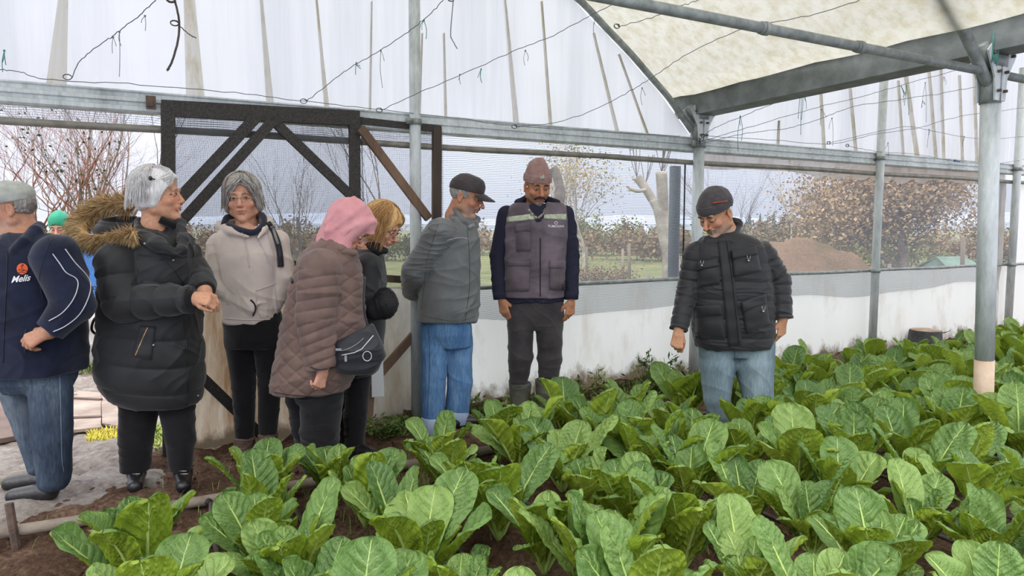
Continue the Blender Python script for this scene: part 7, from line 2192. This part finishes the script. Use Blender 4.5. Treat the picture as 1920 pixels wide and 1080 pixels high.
def leaf_mesh(seed, L, wd, stalkL, droop, cup, twist=0):
    """blade and stalk meshes; the leaf grows from the origin upwards, inner (upper) face towards -Y"""
    rd = random.Random(seed)
    nu, nv = 16, 58
    # midrib curve in the Y-Z plane: rises then bends outwards (+Y is outward)
    lean0 = rd.uniform(.05, .2); pw = rd.uniform(2.8, 4.6); kv = rd.uniform(7, 9.5); amp = rd.uniform(.5, 1.25)
    def mid(s):      # s in metres along the leaf
        T = stalkL + L; a = lean0; y = z = 0; n = 24
        for i in range(int(n * s / T) + 1):
            ds = min(T / n, s - i * T / n)
            if ds <= 0: break
            f_ = (i * T / n) / T
            ang = lean0 + droop * f_ ** 2.0
            y += math.sin(ang) * ds; z += math.cos(ang) * ds
        return y, z, lean0 + droop * (s / T) ** 2.0
    V = []; UV = []
    for j in range(nv + 1):
        v = j / nv; v = v * (1 - .35) + .35 * math.sin(v * math.pi / 2)
        y, z, ang = mid(stalkL + L * v)
        sh = 1.18 * (.12 + .88 * v) ** .72 * max(0, 1 - v ** pw) ** .5
        hw = wd / 2 * max(sh, .02) * (.35 if j == 0 else 1) * (1 + .02 * math.sin(v * 11 + seed))
        if j == nv: hw = wd * .02
        n_in = Vector((0, -math.cos(ang), math.sin(ang)))
        tw = twist * v
        for i in range(nu + 1):
            u = i / nu * 2 - 1
            uu = abs(u)
            ph = v * kv - uu * (2.4 + .5 * math.sin(seed + u)) + .3 * math.sin(v * 7 + seed)
            rip = amp * (abs(math.sin(math.pi * ph)) ** .6 - .4) * .021 * (wd / .17) * (1 - uu ** 5) * min(1, uu * 4) * min(1, v * 4 + .2)
            rip += amp * .004 * math.sin(23 * uu + 31 * v + seed * 3) * math.sin(17 * v - 9 * u + seed)
            edge = .008 * uu ** 3 * math.sin(v * 15 + seed + (2 if u > 0 else 0)) + .016 * uu ** 2 * math.sin(v * 4.5 + seed * 2 + u)
            rel = min(1, hw / (wd * .5))
            cupz = cup * wd * uu ** 1.7
            ofs = rip * (.3 + .7 * rel) + (edge + cupz) * rel + .006 * math.sin(7 * u + 11 * v + seed)
            x = u * hw * (1 - .15 * cup * uu)
            lag = -uu * wd * .04            # side veins rise from the rib, margins lag behind the tip
            dirv = Vector((0, math.sin(ang), math.cos(ang)))
            p = Vector((x, y, z)) + n_in * ofs + dirv * (lag * (1 - v) * .8)
            if twist:
                p.x, p.y = p.x * math.cos(tw) - (p.y - y) * math.sin(tw), y + p.x * math.sin(tw) + (p.y - y) * math.cos(tw)
            V.append(p); UV.append((u, v))
    F = []
    for j in range(nv):
        for i in range(nu):
            a = j * (nu + 1) + i
            F.append((a, a + 1, a + nu + 2, a + nu + 1))
    me = bpy.data.meshes.new('chard_blade'); me.from_pydata([tuple(p) for p in V], [], F); me.materials.append(M_chard)
    me.polygons.foreach_set('use_smooth', np.full(len(F), True))
    uvl = me.uv_layers.new(name='UVMap')
    li = np.zeros(len(me.loops), dtype=np.int32); me.loops.foreach_get('vertex_index', li)
    uvl.data.foreach_set('uv', np.array(UV, dtype=np.float32)[li].ravel()); me.update()
    mb = MB(); pts = []; rr = []
    for k in range(15):
        s = (stalkL + L * .96) * k / 14
        y, z, ang = mid(s); f_ = s / (stalkL + L)
        pts.append(Vector((0, y - .0015 * (s > stalkL), z))); rr.append(.0085 * (1 - f_) ** .9 + .0012)
    mb.tube(pts, rr, 7)
    m2 = bpy.data.meshes.new('chard_stalk'); m2.from_pydata(mb.V, [], mb.F); m2.materials.append(M_stalk)
    m2.polygons.foreach_set('use_smooth', np.full(len(mb.F), True)); m2.update()
    return me, m2
LV = []
rd = random.Random(31)
for i in range(14):
    L = rd.uniform(.24, .33); LV.append(leaf_mesh(i, L, L * rd.uniform(.56, .74), rd.uniform(.06, .15), rd.uniform(.1, 1.0), rd.choice([-.08, .04, .1, .15, .2]), rd.uniform(-.4, .4)))
SMALL = [leaf_mesh(40 + i, .13, .085, .06, rd.uniform(.1, .8), .2) for i in range(4)]
def one_leaf(parent, idx, loc, rz, tilt, scl, small=False):
    me, ms = (SMALL if small else LV)[idx]
    a = bpy.data.objects.new('leaf', me); C.objects.link(a); a.parent = parent
    a.location = loc; a.rotation_mode = 'XYZ'
    a.rotation_euler = (-tilt, 0, rz); a.scale = (scl, scl, scl)
    b = bpy.data.objects.new('stalk', ms); C.objects.link(b); b.parent = a
    return a
rows = []
rd = random.Random(2024)
fills = []
row_s = [-4.2, -3.76, -3.34, -2.86, -2.40, -1.94, -1.48, -1.02, -.56, -.10, .36, .82, 1.28, 1.74, 2.20, 2.66, 3.12, 3.6, 4.1]
count = 0
def proj(p):
    c = cam.matrix_basis.inverted() @ p
    return 960 + FPX * c.x / -c.z, 540 - FPX * c.y / -c.z
BODYSPOTS = []
def plant(s, t, rowi, k, size=1.0, extra=''):
    global count
    p = W(s, t, 0)
    x, y = proj(p)
    r = random.Random(int(s * 1000) * 31 + int(t * 1000))
    lab = '%s chard clump in the %s row from the doorway side, %s from the wall end' % (['full', 'leafy', 'broad-leaved', 'upright', 'spreading'][r.randint(0, 4)], ords[rowi] if rowi < 16 else ('seventeenth', 'eighteenth', 'nineteenth')[rowi - 16], ords[k] if k < 16 else 'last')
    e = empty('chard_plant', p, lab, 'chard plant', 'swiss chard plants in the bed')
    nl = r.randint(8, 11)
    a0 = r.uniform(0, 6.28)
    for i in range(nl):
        f_ = i / nl
        rz = a0 + i * 2.399
        tilt = .06 + .40 * (1 - f_) + r.uniform(-.06, .1)
        sc_ = size * (r.uniform(.82, 1.12)) * (1 - .25 * f_ * r.random())
        one_leaf(e, r.randrange(len(LV)), (math.sin(-rz) * -.012 * 0, 0, 0), rz, tilt, sc_)
    for i in range(2):
        one_leaf(e, r.randrange(4), (0, 0, 0), a0 + 1 + i * 2.2, .1, size * r.uniform(.8, 1.4), True)
    count += 1
AVOID = [(grd(1395, 829), .17)]
for ri, s in enumerate(row_s):
    t = -1.22 if s < -2.9 else (-1.08 if s < .2 else (-.72 if s < 1 else -.66))
    t += rd.uniform(-.08, .08)
    k = 0
    while t > -4.45:
        ss = s + rd.gauss(0, .035)
        p = W(ss, t, 0)
        x, y = proj(p)
        ok = p.y > 1.75 and -160 < x < 2080 and (y < 1330)
        for q, rad in AVOID:
            if (Vector((p.x, p.y, 0)) - Vector((q.x, q.y, 0))).length < rad: ok = False
        if (Vector((p.x, p.y, 0)) - Vector((g0.x, g0.y, 0))).length < .1: ok = False
        if s < -3.9 and t > -1.3: ok = False
        if ok:
            plant(ss, t, ri, k, rd.uniform(.88, 1.14) * (1.0 if ri > 2 else .95) * (.88 if t > -1.0 else 1))
        k += 1
        t -= rd.uniform(.25, .36)
print('chard plants', count)
